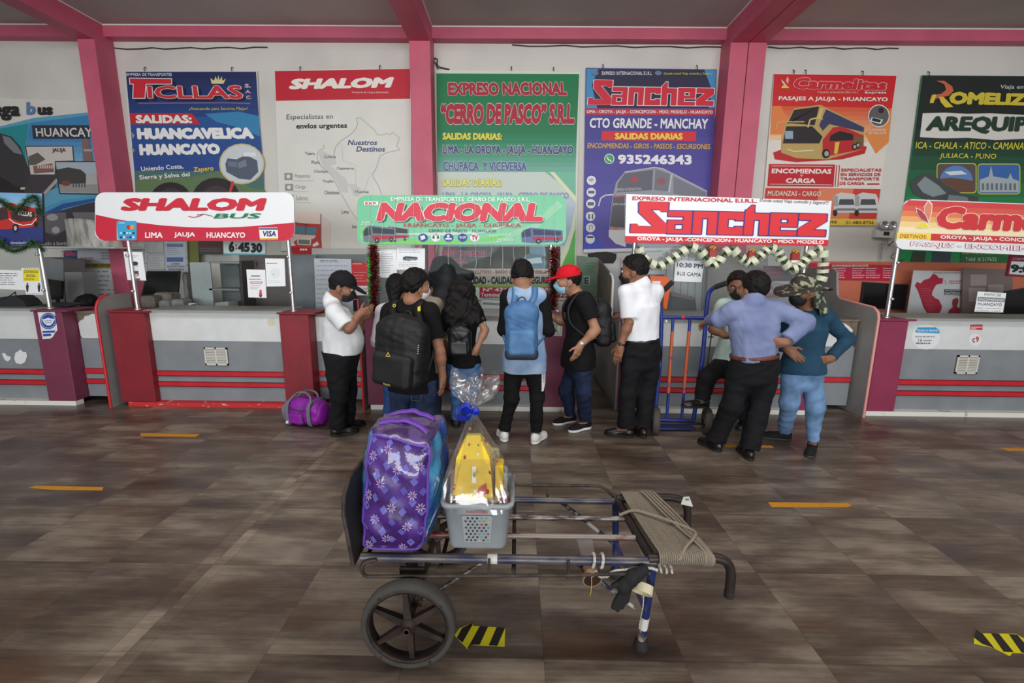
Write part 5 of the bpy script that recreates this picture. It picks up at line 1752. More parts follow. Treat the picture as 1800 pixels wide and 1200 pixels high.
class Box(Ell):
    """rounded box"""

    def __init__(s, c, hs, rd, rot=None):
        super().__init__(c, hs, rot)
        s.rd = rd

    def f(s, X, Y, Z):
        l = s.loc(X, Y, Z)
        q = [np.abs(l[i]) - (s.r[i] - s.rd) for i in range(3)]
        out = np.sqrt(sum(np.maximum(v, 0) ** 2 for v in q))
        return out + np.minimum(np.maximum(np.maximum(q[0], q[1]), q[2]), 0) - s.rd


class Loft:
    """stack of ellipses: (centre, lateral unit vector, half width, half depth)"""

    def __init__(s, secs):
        s.s = [(V3(c), unit(u), a, b) for c, u, a, b in secs]
        s.lo = np.min([c - max(a, b) for c, u, a, b in s.s], 0)
        s.hi = np.max([c + max(a, b) for c, u, a, b in s.s], 0)

    def f(s, X, Y, Z):
        res = None
        for (c0, u0, a0, b0), (c1, u1, a1, b1) in zip(s.s, s.s[1:]):
            d = c1 - c0
            L = np.linalg.norm(d) + 1e-9
            d = d / L
            px, py, pz = X - c0[0], Y - c0[1], Z - c0[2]
            al = px * d[0] + py * d[1] + pz * d[2]
            t = np.clip(al / L, 0, 1)
            ex = al - t * L
            px, py, pz = px - al * d[0], py - al * d[1], pz - al * d[2]
            um = unit(u0 + u1)
            um = unit(um - d * (um @ d))
            n = np.cross(d, um)
            x = px * um[0] + py * um[1] + pz * um[2]
            y = px * n[0] + py * n[1] + pz * n[2]
            a, b = a0 + (a1 - a0) * t, b0 + (b1 - b0) * t
            q = (np.sqrt((x / a) ** 2 + (y / b) ** 2 + (ex / (np.minimum(a, b) * .6)) ** 2) - 1) * np.minimum(a, b)
            res = q if res is None else np.minimum(res, q)
        return res


def smin(a, b, k):
    if k <= 0: return np.minimum(a, b)
    h = np.maximum(k - np.abs(a - b), 0) / k
    return np.minimum(a, b) - h * h * k * .25


def solid(prims, h, cuts=(), carve=(), noise=None):
    """prims: (primitive, blend); cuts: (point, normal) keeps the side the normal points away from. -> V, F"""
    lo = np.min([p.lo for p, k in prims], 0) - 3 * h
    hi = np.max([p.hi for p, k in prims], 0) + 3 * h
    n = np.ceil((hi - lo) / h).astype(int) + 1
    F = np.full(n, .3, np.float32)
    ax = [lo[i] + h * np.arange(n[i]) for i in range(3)]
    for p, k in prims:
        i0 = np.maximum(((p.lo - lo - k - 2 * h) / h).astype(int), 0)
        i1 = np.minimum(((p.hi - lo + k + 2 * h) / h).astype(int) + 2, n)
        sl = tuple(slice(i0[i], i1[i]) for i in range(3))
        X = ax[0][sl[0]][:, None, None]
        Y = ax[1][sl[1]][None, :, None]
        Z = ax[2][sl[2]][None, None, :]
        F[sl] = smin(F[sl], p.f(X, Y, Z).astype(np.float32), k)
    X, Y, Z = ax[0][:, None, None], ax[1][None, :, None], ax[2][None, None, :]
    for p, k in carve:
        F = np.maximum(F, -p.f(X, Y, Z).astype(np.float32) + k)
    for pt, nr in cuts:
        nr = unit(nr)
        F = np.maximum(F, ((X - pt[0]) * nr[0] + (Y - pt[1]) * nr[1] + (Z - pt[2]) * nr[2]).astype(np.float32))
    F[0], F[-1] = .3, .3
    F[:, 0], F[:, -1] = .3, .3
    F[:, :, 0], F[:, :, -1] = .3, .3
    return nets(F, lo, h)


def nets(F, lo, h):
    S = F < 0
    c = S[:-1, :-1, :-1].astype(np.int8)
    for dx, dy, dz in ((1, 0, 0), (0, 1, 0), (1, 1, 0), (0, 0, 1), (1, 0, 1), (0, 1, 1), (1, 1, 1)):
        c = c + S[dx:S.shape[0] - 1 + dx, dy:S.shape[1] - 1 + dy, dz:S.shape[2] - 1 + dz]
    idx = np.argwhere((c > 0) & (c < 8))
    m = len(idx)
    ids = np.full(c.shape, -1, np.int32)
    ids[idx[:, 0], idx[:, 1], idx[:, 2]] = np.arange(m)
    corner = {}
    for dx in (0, 1):
        for dy in (0, 1):
            for dz in (0, 1):
                corner[dx, dy, dz] = F[idx[:, 0] + dx, idx[:, 1] + dy, idx[:, 2] + dz]
    acc = np.zeros((m, 3))
    cnt = np.zeros(m)
    for a in corner:
        for k in range(3):
            if a[k]: continue
            b = list(a)
            b[k] = 1
            b = tuple(b)
            fa, fb = corner[a], corner[b]
            w_ = (fa < 0) != (fb < 0)
            t = np.where(w_, fa / np.where(w_, fa - fb, 1), 0)
            p = np.tile(np.array(a, float), (m, 1))
            p[:, k] = t
            acc += p * w_[:, None]
            cnt += w_
    V = lo + h * (idx + acc / cnt[:, None])
    quads = []
    for k in range(3):
        o1, o2 = (k + 1) % 3, (k + 2) % 3
        sa = [slice(None)] * 3
        sb = [slice(None)] * 3
        sa[k], sb[k] = slice(0, -1), slice(1, None)
        d = S[tuple(sa)] != S[tuple(sb)]
        e = np.argwhere(d)
        e = e[(e[:, o1] > 0) & (e[:, o2] > 0) & (e[:, o1] < c.shape[o1]) & (e[:, o2] < c.shape[o2])]
        inside = S[e[:, 0], e[:, 1], e[:, 2]]
        q = []
        for s1, s2 in ((1, 1), (0, 1), (0, 0), (1, 0)):
            g = e.copy()
            g[:, o1] -= s1
            g[:, o2] -= s2
            q.append(ids[g[:, 0], g[:, 1], g[:, 2]])
        q = np.stack(q, 1)
        q[~inside] = q[~inside][:, ::-1]
        quads.append(q)
    Q = np.concatenate(quads)
    return V, Q[(Q >= 0).all(1)]


def wob(P, seed, f):
    """cheap smooth 3D noise on points, about -1..1"""
    r = np.random.default_rng(seed)
    o = np.zeros(len(P))
    for i in range(5):
        d = r.normal(size=3)
        d = d / np.linalg.norm(d) * f * (.6 + .9 * r.random())
        e = r.normal(size=3)
        e = e / np.linalg.norm(e) * f * .6
        o += np.sin(P @ d + 1.7 * np.sin(P @ e + r.random() * 6) + r.random() * 6)
    return o / 2.6


def vnormals(V, Q):
    n = np.zeros_like(V)
    a = np.cross(V[Q[:, 2]] - V[Q[:, 0]], V[Q[:, 3]] - V[Q[:, 1]])
    for i in range(4): np.add.at(n, Q[:, i], a)
    return n / (np.linalg.norm(n, axis=1)[:, None] + 1e-12)


def relax(V, Q, n=2, k=.5):
    e = np.concatenate([Q[:, [0, 1]], Q[:, [1, 2]], Q[:, [2, 3]], Q[:, [3, 0]]])
    for _ in range(n):
        s_ = np.zeros_like(V)
        c_ = np.zeros(len(V))
        np.add.at(s_, e[:, 0], V[e[:, 1]])
        np.add.at(s_, e[:, 1], V[e[:, 0]])
        np.add.at(c_, e[:, 0], 1)
        np.add.at(c_, e[:, 1], 1)
        V = V * (1 - k) + k * s_ / np.maximum(c_, 1)[:, None]
    return V


def blob(name, prims, mat, parent=None, h=.006, cuts=(), carve=(), wr=None, sm=1, tf=None):
    """wr: list of (amplitude, frequency, seed, stretch xyz) wrinkles along the normal"""
    prims = [p if isinstance(p, tuple) else (p, .01) for p in prims]
    V, Q = solid(prims, h, cuts, carve)
    if sm: V = relax(V, Q, sm)
    if wr:
        N = vnormals(V, Q)
        for amp, fr, sd, st in wr:
            V = V + N * (amp * wob(V * np.array(st), sd, fr))[:, None]
    if tf is not None: V = tf(V)
    return np_mesh(name, V, Q, mat, parent)

# ================================================================== HAND CART with its load
RUSTY = two_tone((74, 62, 54), (46, 40, 38), 18, .4, .62, .6, .3, name='rusty_iron')
WORN = two_tone((150, 142, 134), (70, 60, 58), 26, .42, .6, .42, .5, stretch=(.5, 2, 2), name='worn_tube')
WORNB = two_tone((60, 61, 80), (108, 102, 98), 16, .40, .62, .4, .35, stretch=(.45, 2, 2), name='worn_blue_tube')
BLUEL = two_tone((32, 48, 104), (70, 74, 96), 22, .52, .68, .4, .2, name='blue_leg')
RUB = M((40, 38, 37), .8, var=.15, scale=30, name='rubber')
DKB = two_tone((58, 48, 44), (38, 33, 31), 9, .4, .6, .45, .3, name='dark_handle')
RED2 = two_tone((150, 140, 132), (132, 40, 42), 12, .55, .64, .45, .3, stretch=(.5, 2, 2), name='red_worn_tube')

cart = thing('hand_cart', 'rusty two wheeled porter cart of blue tubes in the foreground', 'cart', (0.0, 1.94, 0))
ZR, YN, YF = .425, 1.70, 2.17


def tb(path, r, m, name, par=None, n=10):
    mb_ = MB()
    mb_.tube(path, r, m, n)
    return mb_.build(name, par if par is not None else cart)


def bend(path, k=6, rad=.04):
    """round the corners of a path"""
    P_ = [Vector(p) for p in path]
    out = [P_[0]]
    for i in range(1, len(P_) - 1):
        a = P_[i] + (P_[i - 1] - P_[i]).normalized() * min(rad, (P_[i - 1] - P_[i]).length * .49)
        b = P_[i] + (P_[i + 1] - P_[i]).normalized() * min(rad, (P_[i + 1] - P_[i]).length * .49)
        for j in range(k + 1):
            t = j / k
            out.append(a * (1 - t) ** 2 + P_[i] * 2 * t * (1 - t) + b * t * t)
    return out + [P_[-1]]


nr = tb([(-.63, YN, ZR), (.58, YN, ZR)], .0195, WORNB, 'rail')
tb([(-.108, YN, ZR), (-.068, YN, ZR)], .0202, M((216, 214, 206), .6), 'tape_band', nr)
tb([(-.63, 1.86, ZR), (.555, 1.86, ZR)], .0135, RED2, 'rail')
tb([(-.63, 2.01, ZR), (.545, 2.01, ZR)], .0135, WORN, 'rail')
tb([(-.63, YF, ZR), (.53, YF, ZR)], .0165, WORNB, 'rail')
for x in (-.62, -.30, .0):
    tb([(x, 1.66, ZR - .028), (x, 2.21, ZR - .028)], .009, RUSTY, 'cross_rod')
tb([(.57, YN, ZR + .004), (.525, YF, ZR + .004)], .02, DKB, 'cross_bar')
# reinforcing rods either side
tb(bend([(-.56, 1.675, .43), (-.615, 1.665, .425), (-.615, 1.66, .365), (.2, 1.66, .385), (.55, 1.66, .40)], rad=.03), .0075, RUSTY, 'reinforcing_rod', n=8)
tb(bend([(-.62, 2.2, .43), (-.62, 2.22, .478), (.46, 2.22, .482), (.515, 2.20, .43)], rad=.05), .0075, RUSTY, 'reinforcing_rod', n=8)
for x, y in ((.22, 1.66), (-.10, 1.66)):
    tb([(x, y, .37), (x, y + .008, .448)], .006, RUSTY, 'rod_clip', n=6)
tb([(.17, 2.22, .48), (.17, 2.2, .41)], .006, RUSTY, 'rod_clip', n=6)
# handles
hn = tb(bend([(.55, YN, ZR + .012), (.80, YN, ZR + .03), (.895, YN, ZR + .0), (.895, YN, .27)], rad=.09), .0195, DKB, 'handle', n=12)
tb([(.895, YN, .268), (.895, YN, .30)], .0205, RUB, 'grip_end', hn)
hf = tb(bend([(.52, YF, ZR + .012), (.80, YF, ZR + .03), (.885, YF, ZR + .0), (.89, YF, .27)], rad=.09), .0195, DKB, 'handle', n=12)
tb([(.89, YF, .268), (.89, YF, .30)], .0205, RUB, 'grip_end', hf)
# legs
lg = tb([(.574, YN, ZR), (.549, 1.712, .03)], .0165, BLUEL, 'leg')
tb([(.5585, 1.708, .158), (.5535, 1.711, .10)], .0178, M((216, 214, 208), .6), 'white_tape', lg)
tb([(.553, 1.711, .10), (.549, 1.712, .03)], .0172, two_tone((150, 140, 132), (84, 60, 56), 20, .45, .6, .7, name='scraped_leg'), 'scraped_end', lg)
mb = MB()
mb.lathe([(0, .0), (.030, .0), (.032, .014), (.026, .04), (.019, .046)], (.549, 1.712, 0), (0, .0, 1), RUB, 16)
mb.build('rubber_foot', lg)
lg = tb([(.515, YF, ZR), (.536, 2.168, .03)], .0165, BLUEL, 'leg')
mb = MB()
mb.lathe([(0, .0), (.030, .0), (.032, .014), (.026, .04), (.019, .046)], (.536, 2.168, 0), (0, 0, 1), RUB, 16)
mb.build('rubber_foot', lg)
tb([(.556, 1.712, .185), (.527, 2.165, .20)], .009, M((66, 62, 112), .5, var=.2), 'leg_stretcher')
for y, r in ((YF, .01), (YN + .02, .008)):
    tb([(.24, y, .415), (.515, y, .19)], r, two_tone((36, 40, 70), (190, 186, 178), 20, .5, .6, .5, name='taped_brace'), 'brace')
# wheels
TYRE = M((66, 64, 60), .85, var=.12, scale=14, bump=.3, bscale=50, name='tyre')
RIM = two_tone((64, 51, 44), (42, 35, 33), 16, .4, .6, .6, .4, name='rusty_rim')
wheels = []
for y, s_ in ((1.615, 1), (2.255, -1)):
    wc = Vector((-.42, y, .19))
    mb = MB()
    mb.lathe([(.164, -.027), (.178, -.03), (.187, -.025), (.190, -.008), (.190, .008), (.187, .025), (.178, .03), (.164, .027), (.162, 0)], wc, (0, 1, 0), TYRE, 48, closed=True)
    wl = mb.build('wheel', cart)
    mb = MB()
    mb.lathe([(.152, -.022), (.164, -.026), (.167, 0), (.164, .026), (.152, .022), (.157, 0)], wc, (0, 1, 0), RIM, 48, closed=True)
    mb.build('rim', wl)
    for k_ in range(6):
        a = R(90 + 60 * k_ + 4)
        d = Vector((math.cos(a), 0, math.sin(a)))
        n_ = Vector((-math.sin(a), 0, math.cos(a)))
        mb = MB()
        p = []
        for rr, hw, th in ((.02, .016, .014), (.160, .009, .009)):
            for sx, sy in ((-1, -1), (1, -1), (1, 1), (-1, 1)):
                p.append(wc + d * rr + n_ * hw * sx + Vector((0, th * sy, 0)))
        mb.hexa(p, RIM)
        mb.build('spoke', wl)
    mb = MB()
    mb.lathe([(.0, -.03), (.016, -.03), (.018, -.022), (.034, -.02), (.036, .02), (.018, .024), (.0, .024)], wc, (0, 1, 0), RIM, 20)
    mb.lathe([(.0, -.045), (.010, -.045), (.012, -.03), (.012, -.02)], wc, (0, 1, 0), M((90, 88, 86), .35, .8), 6)
    mb.build('hub', wl)
    for a in (62, 128, 38, 300, 230):
        c_ = wc + Vector((math.cos(R(a)) * .173, -.029 * s_, math.sin(R(a)) * .173))
        mb = MB()
        mb.lathe([(0, -.006), (.005, -.005), (.006, .004)], c_, (0, s_, 0), RUSTY, 8)
        mb.build('rivet', wl)
tb([(-.42, 1.57, .19), (-.42, 2.30, .19)], .014, RUSTY, 'axle')
for y in (1.72, 2.15):
    mb = MB()
    for sx in (-.05, .035):
        mb.hexa([(-.42 + sx * .35 - .012, y - .005, .18), (-.42 + sx * .35 + .016, y - .005, .18), (-.42 + sx * .35 + .016, y + .005, .18), (-.42 + sx * .35 - .012, y + .005, .18),
                 (-.42 + sx - .012, y - .005, .41), (-.42 + sx + .016, y - .005, .41), (-.42 + sx + .016, y + .005, .41), (-.42 + sx - .012, y + .005, .41)], RUSTY)
    mb.box((-.475, y - .02, .335), (-.365, y + .02, .375), RUSTY, .004)
    mb.build('axle_bracket', cart)
    tb([(-.40, y, .20), (-.10, y, ZR - .01)], .0085, WORN, 'brace')
# upright end board
mb = MB()
pv = [(1.69, .395), (1.69, .62), (1.72, .68), (1.80, .72), (2.08, .72), (2.15, .68), (2.18, .62), (2.18, .395)]
mb.slab([(-.652 - (z - .395) * .12, y, z) for y, z in pv], (-.014, 0, 0), M((62, 56, 54), .6, var=.15, scale=9))
recalc(mb.build('end_board', cart))
mb = MB()
mb.tube([(-.660 - (z - .395) * .12, y, z) for y, z in pv], .010, RUSTY, 8)
mb.build('end_board_rim', cart)

# ---------------------------------------------------------------- large purple bag
def shell(fn, n, mat, inv=False):
    """six n x n patches of a rounded cube through fn(u,v,w)"""
    vs, fs, tg_ = [], [], []
    for ax in range(3):
        for sg in (-1, 1):
            b = len(vs)
            for i in range(n + 1):
                for j in range(n + 1):
                    q = [0, 0, 0]
                    q[ax] = sg
                    q[(ax + 1) % 3] = -1 + 2 * i / n
                    q[(ax + 2) % 3] = -1 + 2 * j / n
                    vs.append(fn(*q))
            for i in range(n):
                for j in range(n):
                    f = [b + i * (n + 1) + j, b + (i + 1) * (n + 1) + j, b + (i + 1) * (n + 1) + j + 1, b + i * (n + 1) + j + 1]
                    if sg < 0: f = f[::-1]
                    fs.append(f)
                    tg_.append((ax, sg))
    return vs, fs, tg_


CB = {(-1, -1, -1): (-.632, 1.685, .448), (1, -1, -1): (-.366, 1.685, .448), (-1, 1, -1): (-.645, 2.13, .448), (1, 1, -1): (-.362, 2.13, .448),
      (-1, -1, 1): (-.575, 1.70, .985), (1, -1, 1): (-.332, 1.70, .915), (-1, 1, 1): (-.640, 2.12, .905), (1, 1, 1): (-.333, 2.12, .905)}


def bagp(u, v, w, off=0.0):
    # round the cube a little, then warp to the eight corners and let the sides bulge
    l8 = (abs(u) ** 9 + abs(v) ** 9 + abs(w) ** 9) ** (1 / 9)
    u, v, w = u / l8, v / l8, w / l8
    p = Vector((0, 0, 0))
    for (a, b, c), q in CB.items():
        p += Vector(q) * ((1 + a * u) / 2 * (1 + b * v) / 2 * (1 + c * w) / 2)
    s1, s2, s3 = 1 - u * u, 1 - v * v, 1 - w * w
    n = Vector((u ** 5 * s2 * s3 * .035, v ** 5 * s1 * s3 * .03, w ** 5 * s1 * s2 * (.012 if w > 0 else 0)))
    cr = .0045 * (math.sin(p.x * 40 + p.z * 23 + 2 * math.sin(p.z * 31)) + math.sin(p.y * 37 - p.z * 29 + 1.5 * math.sin(p.x * 50)))
    g = Vector((u ** 3, v ** 3, w ** 3)).normalized()
    return p + n + g * (cr * (1 if w > -.9 else 0) + off)


PURP = two_tone((66, 26, 104), (90, 48, 146), 9, .44, .58, .45, name='purple_print')
SIDE = two_tone((34, 96, 186), (70, 170, 220), 7, .45, .6, .45, name='blue_print')
DARKP = two_tone((70, 42, 104), (112, 84, 150), 16, .45, .58, .4, stretch=(1, .6, 1), name='dark_purple_print')
bag = thing('travel_bag', 'big purple star patterned bag in clear plastic standing on the cart', 'bag', (-.49, 1.9, .445))
vs, fs, tg_ = shell(bagp, 22, None)
mb = MB()
for f, t_ in zip(fs, tg_): pass
for key, mat in (((1, -1), PURP), ((1, 1), PURP), ((0, -1), SIDE), ((0, 1), SIDE), ((2, 1), DARKP), ((2, -1), DARKP)):
    sel = [f for f, t_ in zip(fs, tg_) if t_ == key]
    mb.add(vs, sel, mat, True)
mb.build('body', bag)
# woven diamond and star print of the front
sh = Sheet(0, to=lambda a, b, k: bagp(a, -1.0, b, .0015 + k * .35))
for i in range(7):
    for j in range(11):
        cx, cy = -.86 + i * .287, -.9 + j * .18
        if (i + j) % 2 == 0:
            sh.poly([(cx - .125, cy), (cx, cy + .082), (cx + .125, cy), (cx, cy - .082)], (116, 110, 198) if (i * 3 + j) % 3 else (100, 90, 182))
sh.build('diamond_print', bag)
sh = Sheet(0, to=lambda a, b, k: bagp(a, -1.0, b, .0024 + k * .35))
for cx, cy in ((-.78, .62), (.05, .50), (-.42, .25), (.55, .12), (-.05, -.12), (-.85, -.02), (-.55, -.36), (.45, -.42), (-.15, -.66), (-.72, -.84), (.35, -.86), (.72, .62), (-.3, .78), (.8, -.1)):
    for k_ in range(8):
        a = R(45 * k_ + 22)
        ca, sa = math.cos(a), math.sin(a)
        L_, W_2 = .16, .024
        pt = lambda l, s2: (cx + (ca * l - sa * s2) * 1.0, cy + (sa * l + ca * s2) * .56)
        sh.poly([pt(.02, 0), pt(L_ * .6, W_2), pt(L_, 0), pt(L_ * .6, -W_2)], (196, 168, 214))
sh.build('star_print', bag)
sh = Sheet(0, to=lambda a, b, k: bagp(1.0, a, b, .0018 + k * .35))
WH = (206, 222, 236)
for pts in ([(-.7, .1), (-.6, .2), (-.72, .32)], [(-.8, .22), (-.55, .16), (-.45, .3)], [(-.75, -.02), (-.5, .05)], [(-.9, -.78), (-.7, -.5), (-.35, -.32), (-.2, -.1)], [(-.92, -.7), (-.6, -.46), (-.3, -.4)], [(-.85, -.86), (-.5, -.8), (-.3, -.55)]):
    sh.line(pts, .055, WH)
sh.ell(-.55, -.7, .25, .2, (52, 44, 120)).ell(.25, .1, .34, .5, (90, 60, 160)).ell(.3, .12, .2, .3, (60, 52, 140))
sh.build('side_print', bag)
# piping along the front panel
PIPE = M((110, 70, 178), .4)
for pts in ([(-1, -1, -1 + 2 * i / 16) for i in range(17)], [(1, -1, -1 + 2 * i / 16) for i in range(17)], [(-1 + 2 * i / 12, -1, -1) for i in range(13)], [(-1 + 2 * i / 12, -1, 1) for i in range(13)]):
    MB().tube([bagp(*p, .002) for p in pts], .006, PIPE, 8).build('piping', bag)
# zip and flat straps over the top
MB().tube([bagp(-.9 + 1.8 * i / 12, -.1, 1, .003) for i in range(13)], .006, M((60, 44, 90), .5), 6).build('zip', bag)
for v, hgt in ((-.45, .006), (.35, .012)):
    mb = MB()
    pts = []
    for i in range(19):
        t_ = i / 18
        q = Vector(bagp(-.75 + 1.5 * t_, v + .25 * math.sin(math.pi * t_), 1, .006))
        pts.append(q + Vector((0, 0, hgt * math.sin(math.pi * t_))))
    vs_, fs_ = [], []
    for q in pts:
        vs_ += [q + Vector((0, -.018, .0)), q + Vector((0, .018, .004)), q + Vector((0, .018, -.002)), q + Vector((0, -.018, -.006))]
    for i in range(18):
        for j in range(4):
            fs_.append((i * 4 + j, i * 4 + (j + 1) % 4, i * 4 + 4 + (j + 1) % 4, i * 4 + 4 + j))
    mb.add(vs_, fs_, M((120, 66, 190), .45), True)
    mb.build('carry_strap', bag)
FILM = clear_mat((.97, .97, .98), .055, .06, name='clear_film', bump=.9)
vs, fs, tg_ = shell(lambda u, v, w: bagp(u, v, w, .0065), 30, None)
P_ = np.array([tuple(v) for v in vs])
P_ += (.0022 * wob(P_ * np.array([1, 1, .7]), 5, 90))[:, None] * np.array([.3, -1, .3])
np_mesh('plastic_cover', P_, np.array([f for f, t_ in zip(fs, tg_) if t_ != (2, -1)]), FILM, bag)

# ---------------------------------------------------------------- grey basket, its goods and the cellophane
BASK = M((150, 156, 160), .42, var=.03, name='grey_plastic')
bx, by = -.152, 1.845


def rr_ring(cx, cy, hx, hy, r, z, n=6):
    pts = []
    for sx, sy, a0 in ((1, -1, -90), (1, 1, 0), (-1, 1, 90), (-1, -1, 180)):
        for i in range(n + 1):
            a = R(a0 + 90 * i / n)
            pts.append((cx + sx * (hx - r) + r * math.cos(a), cy + sy * (hy - r) + r * math.sin(a), z))
    return pts


def ring_loft(rings, mat, mb, caps=(True, False), smooth=True):
    n = len(rings[0])
    vs_ = [p for r in rings for p in r]
    fs_ = []
    for i in range(len(rings) - 1):
        for j in range(n):
            k_ = (j + 1) % n
            fs_.append((i * n + j, i * n + k_, (i + 1) * n + k_, (i + 1) * n + j))
    mb.add(vs_, fs_, mat, smooth)
    if caps[0]: mb.add(rings[0], [tuple(range(n - 1, -1, -1))], mat)
    if caps[1]: mb.add(rings[-1], [tuple(range(n))], mat)


basket = thing('plastic_basket', 'grey plastic laundry basket with a diamond lattice front on the cart', 'basket', (bx, by, .445))
mb = MB()
rg = [rr_ring(bx, by, .116, .105, .03, .446), rr_ring(bx, by, .121, .11, .032, .46), rr_ring(bx, by, .137, .132, .036, .64), rr_ring(bx, by, .150, .145, .04, .645),
      rr_ring(bx, by, .152, .147, .04, .662), rr_ring(bx, by, .138, .133, .036, .663), rr_ring(bx, by, .132, .127, .034, .63), rr_ring(bx, by, .116, .105, .03, .452)]
ring_loft(rg, BASK, mb, (True, True))
mb.build('body', basket)


def bfront(a, b, k=0):     # a, b in -1..1 over the front wall
    t_ = (b + 1) / 2
    return Vector((bx + a * (.085 + .012 * t_), by - (.111 + .0215 * t_) - .0012 - k, .462 + .175 * t_))


sh = Sheet(0, to=lambda a, b, k: bfront(a, b, .001 + k * .5))
sh.poly([(-.62, -.78), (.62, -.78), (.66, .62), (.58, .7), (-.58, .7), (-.66, .62)], (158, 163, 166))
sh.build('lattice_panel', basket)
sh = Sheet(0, to=lambda a, b, k: bfront(a, b, .0035 + k * .5))
cols = ((58, 60, 66), (70, 72, 78), (52, 54, 60), (90, 150, 180), (196, 190, 90), (180, 60, 66), (120, 160, 120))
rr = random.Random(3)
for i in range(6):
    for j in range(8):
        cx, cy = -.5 + i * .2 + (.1 if j % 2 else 0), -.66 + j * .175
        if cx > .58: continue
        c_ = cols[rr.randrange(3)] if cx < .05 or rr.random() < .45 else cols[3 + rr.randrange(4)]
        sh.poly([(cx - .065, cy), (cx, cy + .07), (cx + .065, cy), (cx, cy - .07)], c_)
sh.build('lattice_hole', basket)
sh = Sheet(0, to=lambda a, b, k: bfront(a, b, .004 + k * .5))
sh.poly([(-.44, .86), (.44, .86), (.5, .92), (.44, .98), (-.44, .98), (-.5, .92)], (160, 24, 36))
sh.build('red_slot', basket)


def tb2(path, r, m, n=8): return MB().tube(path, r, m, n)


CELL = clear_mat((.985, .985, .985), .13, .09, haze=.03, name='cellophane', bump=1.0)
knot = Vector((-.186, 1.90, 1.0))
# contents of the hamper
YEL = M((236, 196, 24), .4, var=.05, name='yellow_pack')
floor_z = .60
MB().box((bx - .118, by - .112, .585), (bx + .118, by + .112, .60), M((140, 136, 124), .7, var=.25, scale=60)).build('hamper_board', label='speckled board laid inside the grey basket under the gifts', cat='board')
t = thing('yellow_box', 'tall yellow panettone box in the wrapped hamper', 'box', (-.165, 1.86, floor_z))
mb = MB()
mb.hexa([(-.262, 1.765, .602), (-.085, 1.765, .602), (-.085, 1.93, .602), (-.262, 1.93, .602), (-.245, 1.79, .82), (-.105, 1.79, .82), (-.105, 1.92, .82), (-.245, 1.92, .82)], YEL)
mb.build('body', t)
mb = MB()
mb.hexa([(-.245, 1.79, .82), (-.105, 1.79, .82), (-.105, 1.92, .82), (-.245, 1.92, .82), (-.205, 1.85, .90), (-.15, 1.85, .90), (-.15, 1.875, .90), (-.205, 1.875, .90)], M((240, 208, 60), .4))
mb.build('folded_top', t)
sh = Sheet(0, to=lambda a, b, k: Vector((-.174 + a * (.088 - .009 * (b + 1)), 1.764 + .0125 * (b + 1) - .001 - k, .711 + b * .108)))
sh.poly([(-.05, .1), (.18, .1), (.18, .75), (-.05, .75)], (246, 240, 214)).poly([(.2, -.55), (.75, -.3), (.7, .1), (.3, -.1)], (196, 60, 40)).poly([(.25, -.75), (.6, -.8), (.6, -.5), (.3, -.5)], (236, 226, 206))
sh.poly([(-.7, -.85), (-.2, -.9), (.0, -.6), (-.5, -.5)], (220, 170, 30))
sh.build('front_print', t)
mb = MB()
mb.box((-.082, 1.79, .602), (-.048, 1.87, .79), M((228, 186, 20), .4), .004)
mb.build('biscuit_pack', label='slim yellow biscuit pack right of the tall yellow box', cat='pack')


def tin(x, y, r, z0, z1, c_, lab, nm='tin'):
    t = thing(nm, lab, nm, (x, y, z0))
    mb_ = MB()
    mb_.lathe([(0, z0), (r, z0), (r, z1), (0, z1)], (x, y, 0), (0, 0, 1), M(c_, .35), 20, smooth=False)
    mb_.build('body', t)
    mb_ = MB()
    mb_.lathe([(r * 1.01, z1 - .006), (r * 1.01, z1 + .002), (r * .9, z1 + .003), (0, z1 + .001)], (x, y, 0), (0, 0, 1), M((190, 190, 188), .3, .8), 20)
    mb_.build('lid', t)


tin(-.268 + .02, 1.768, .026, .602, .665, (166, 60, 40), 'small rust red tin at the front left of the hamper')
tin(-.085, 1.765, .024, .602, .655, (96, 140, 60), 'small green tin at the front of the hamper')
tin(-.045, 1.765, .02, .602, .68, (150, 40, 46), 'dark red tin at the right of the hamper')
tin(-.06, 1.92, .028, .602, .72, (200, 206, 214), 'tall pale tin at the back right of the hamper')
for x, y, sx, sy, z1, c_, lb in ((-.262, 1.86, .014, .05, .76, (150, 120, 96), 'brown noodle packet leaning at the left of the hamper'), (-.045, 1.86, .012, .04, .74, (176, 186, 190), 'grey foil packet at the right of the hamper'),
                                 (-.20, 1.945, .06, .012, .83, (190, 60, 56), 'red carton behind the tall yellow box'), (-.12, 1.95, .05, .012, .80, (226, 214, 170), 'cream carton behind the tall yellow box')):
    mb = MB()
    mb.box((x - sx, y - sy, .602), (x + sx, y + sy, z1), M(c_, .4, var=.15, scale=60), .006)
    mb.build('food_packet', label=lb, cat='packet')
# cellophane cone, knot and ruffled top
t = thing('cellophane_wrap', 'clear cellophane gathered over the grey basket with a ruffled top', 'wrapping', (bx, by, .63))
nr_, na = 26, 120
P_ = []
for j in range(nr_ + 1):
    s_ = j / nr_
    for i in range(na):
        a = 2 * math.pi * i / na
        base = Vector((bx + .155 * math.copysign(abs(math.cos(a)) ** .55, math.cos(a)), by + .15 * math.copysign(abs(math.sin(a)) ** .55, math.sin(a)), .625))
        tt = s_ ** 1.05
        fold = math.sin(a * 13 + 2.0 * math.sin(a * 3)) * .5 + math.sin(a * 29 + 3 * s_) * .3 + math.sin(a * 7 + 1) * .4
        out = (1 + .26 * math.sin(math.pi * min(1, s_ * 1.0)) * (1 - s_)) * (1 - tt) + tt * .05
        q = Vector((knot.x + (base.x - knot.x) * out if False else base.x * 1, base.y, base.z))
        c_ = Vector((bx, by, .625)).lerp(knot, s_)
        q = c_ + Vector((base.x - bx, base.y - by, 0)) * (out * (1 + .13 * fold * (s_ * (1.1 - s_) * 3.2)))
        P_.append(q)
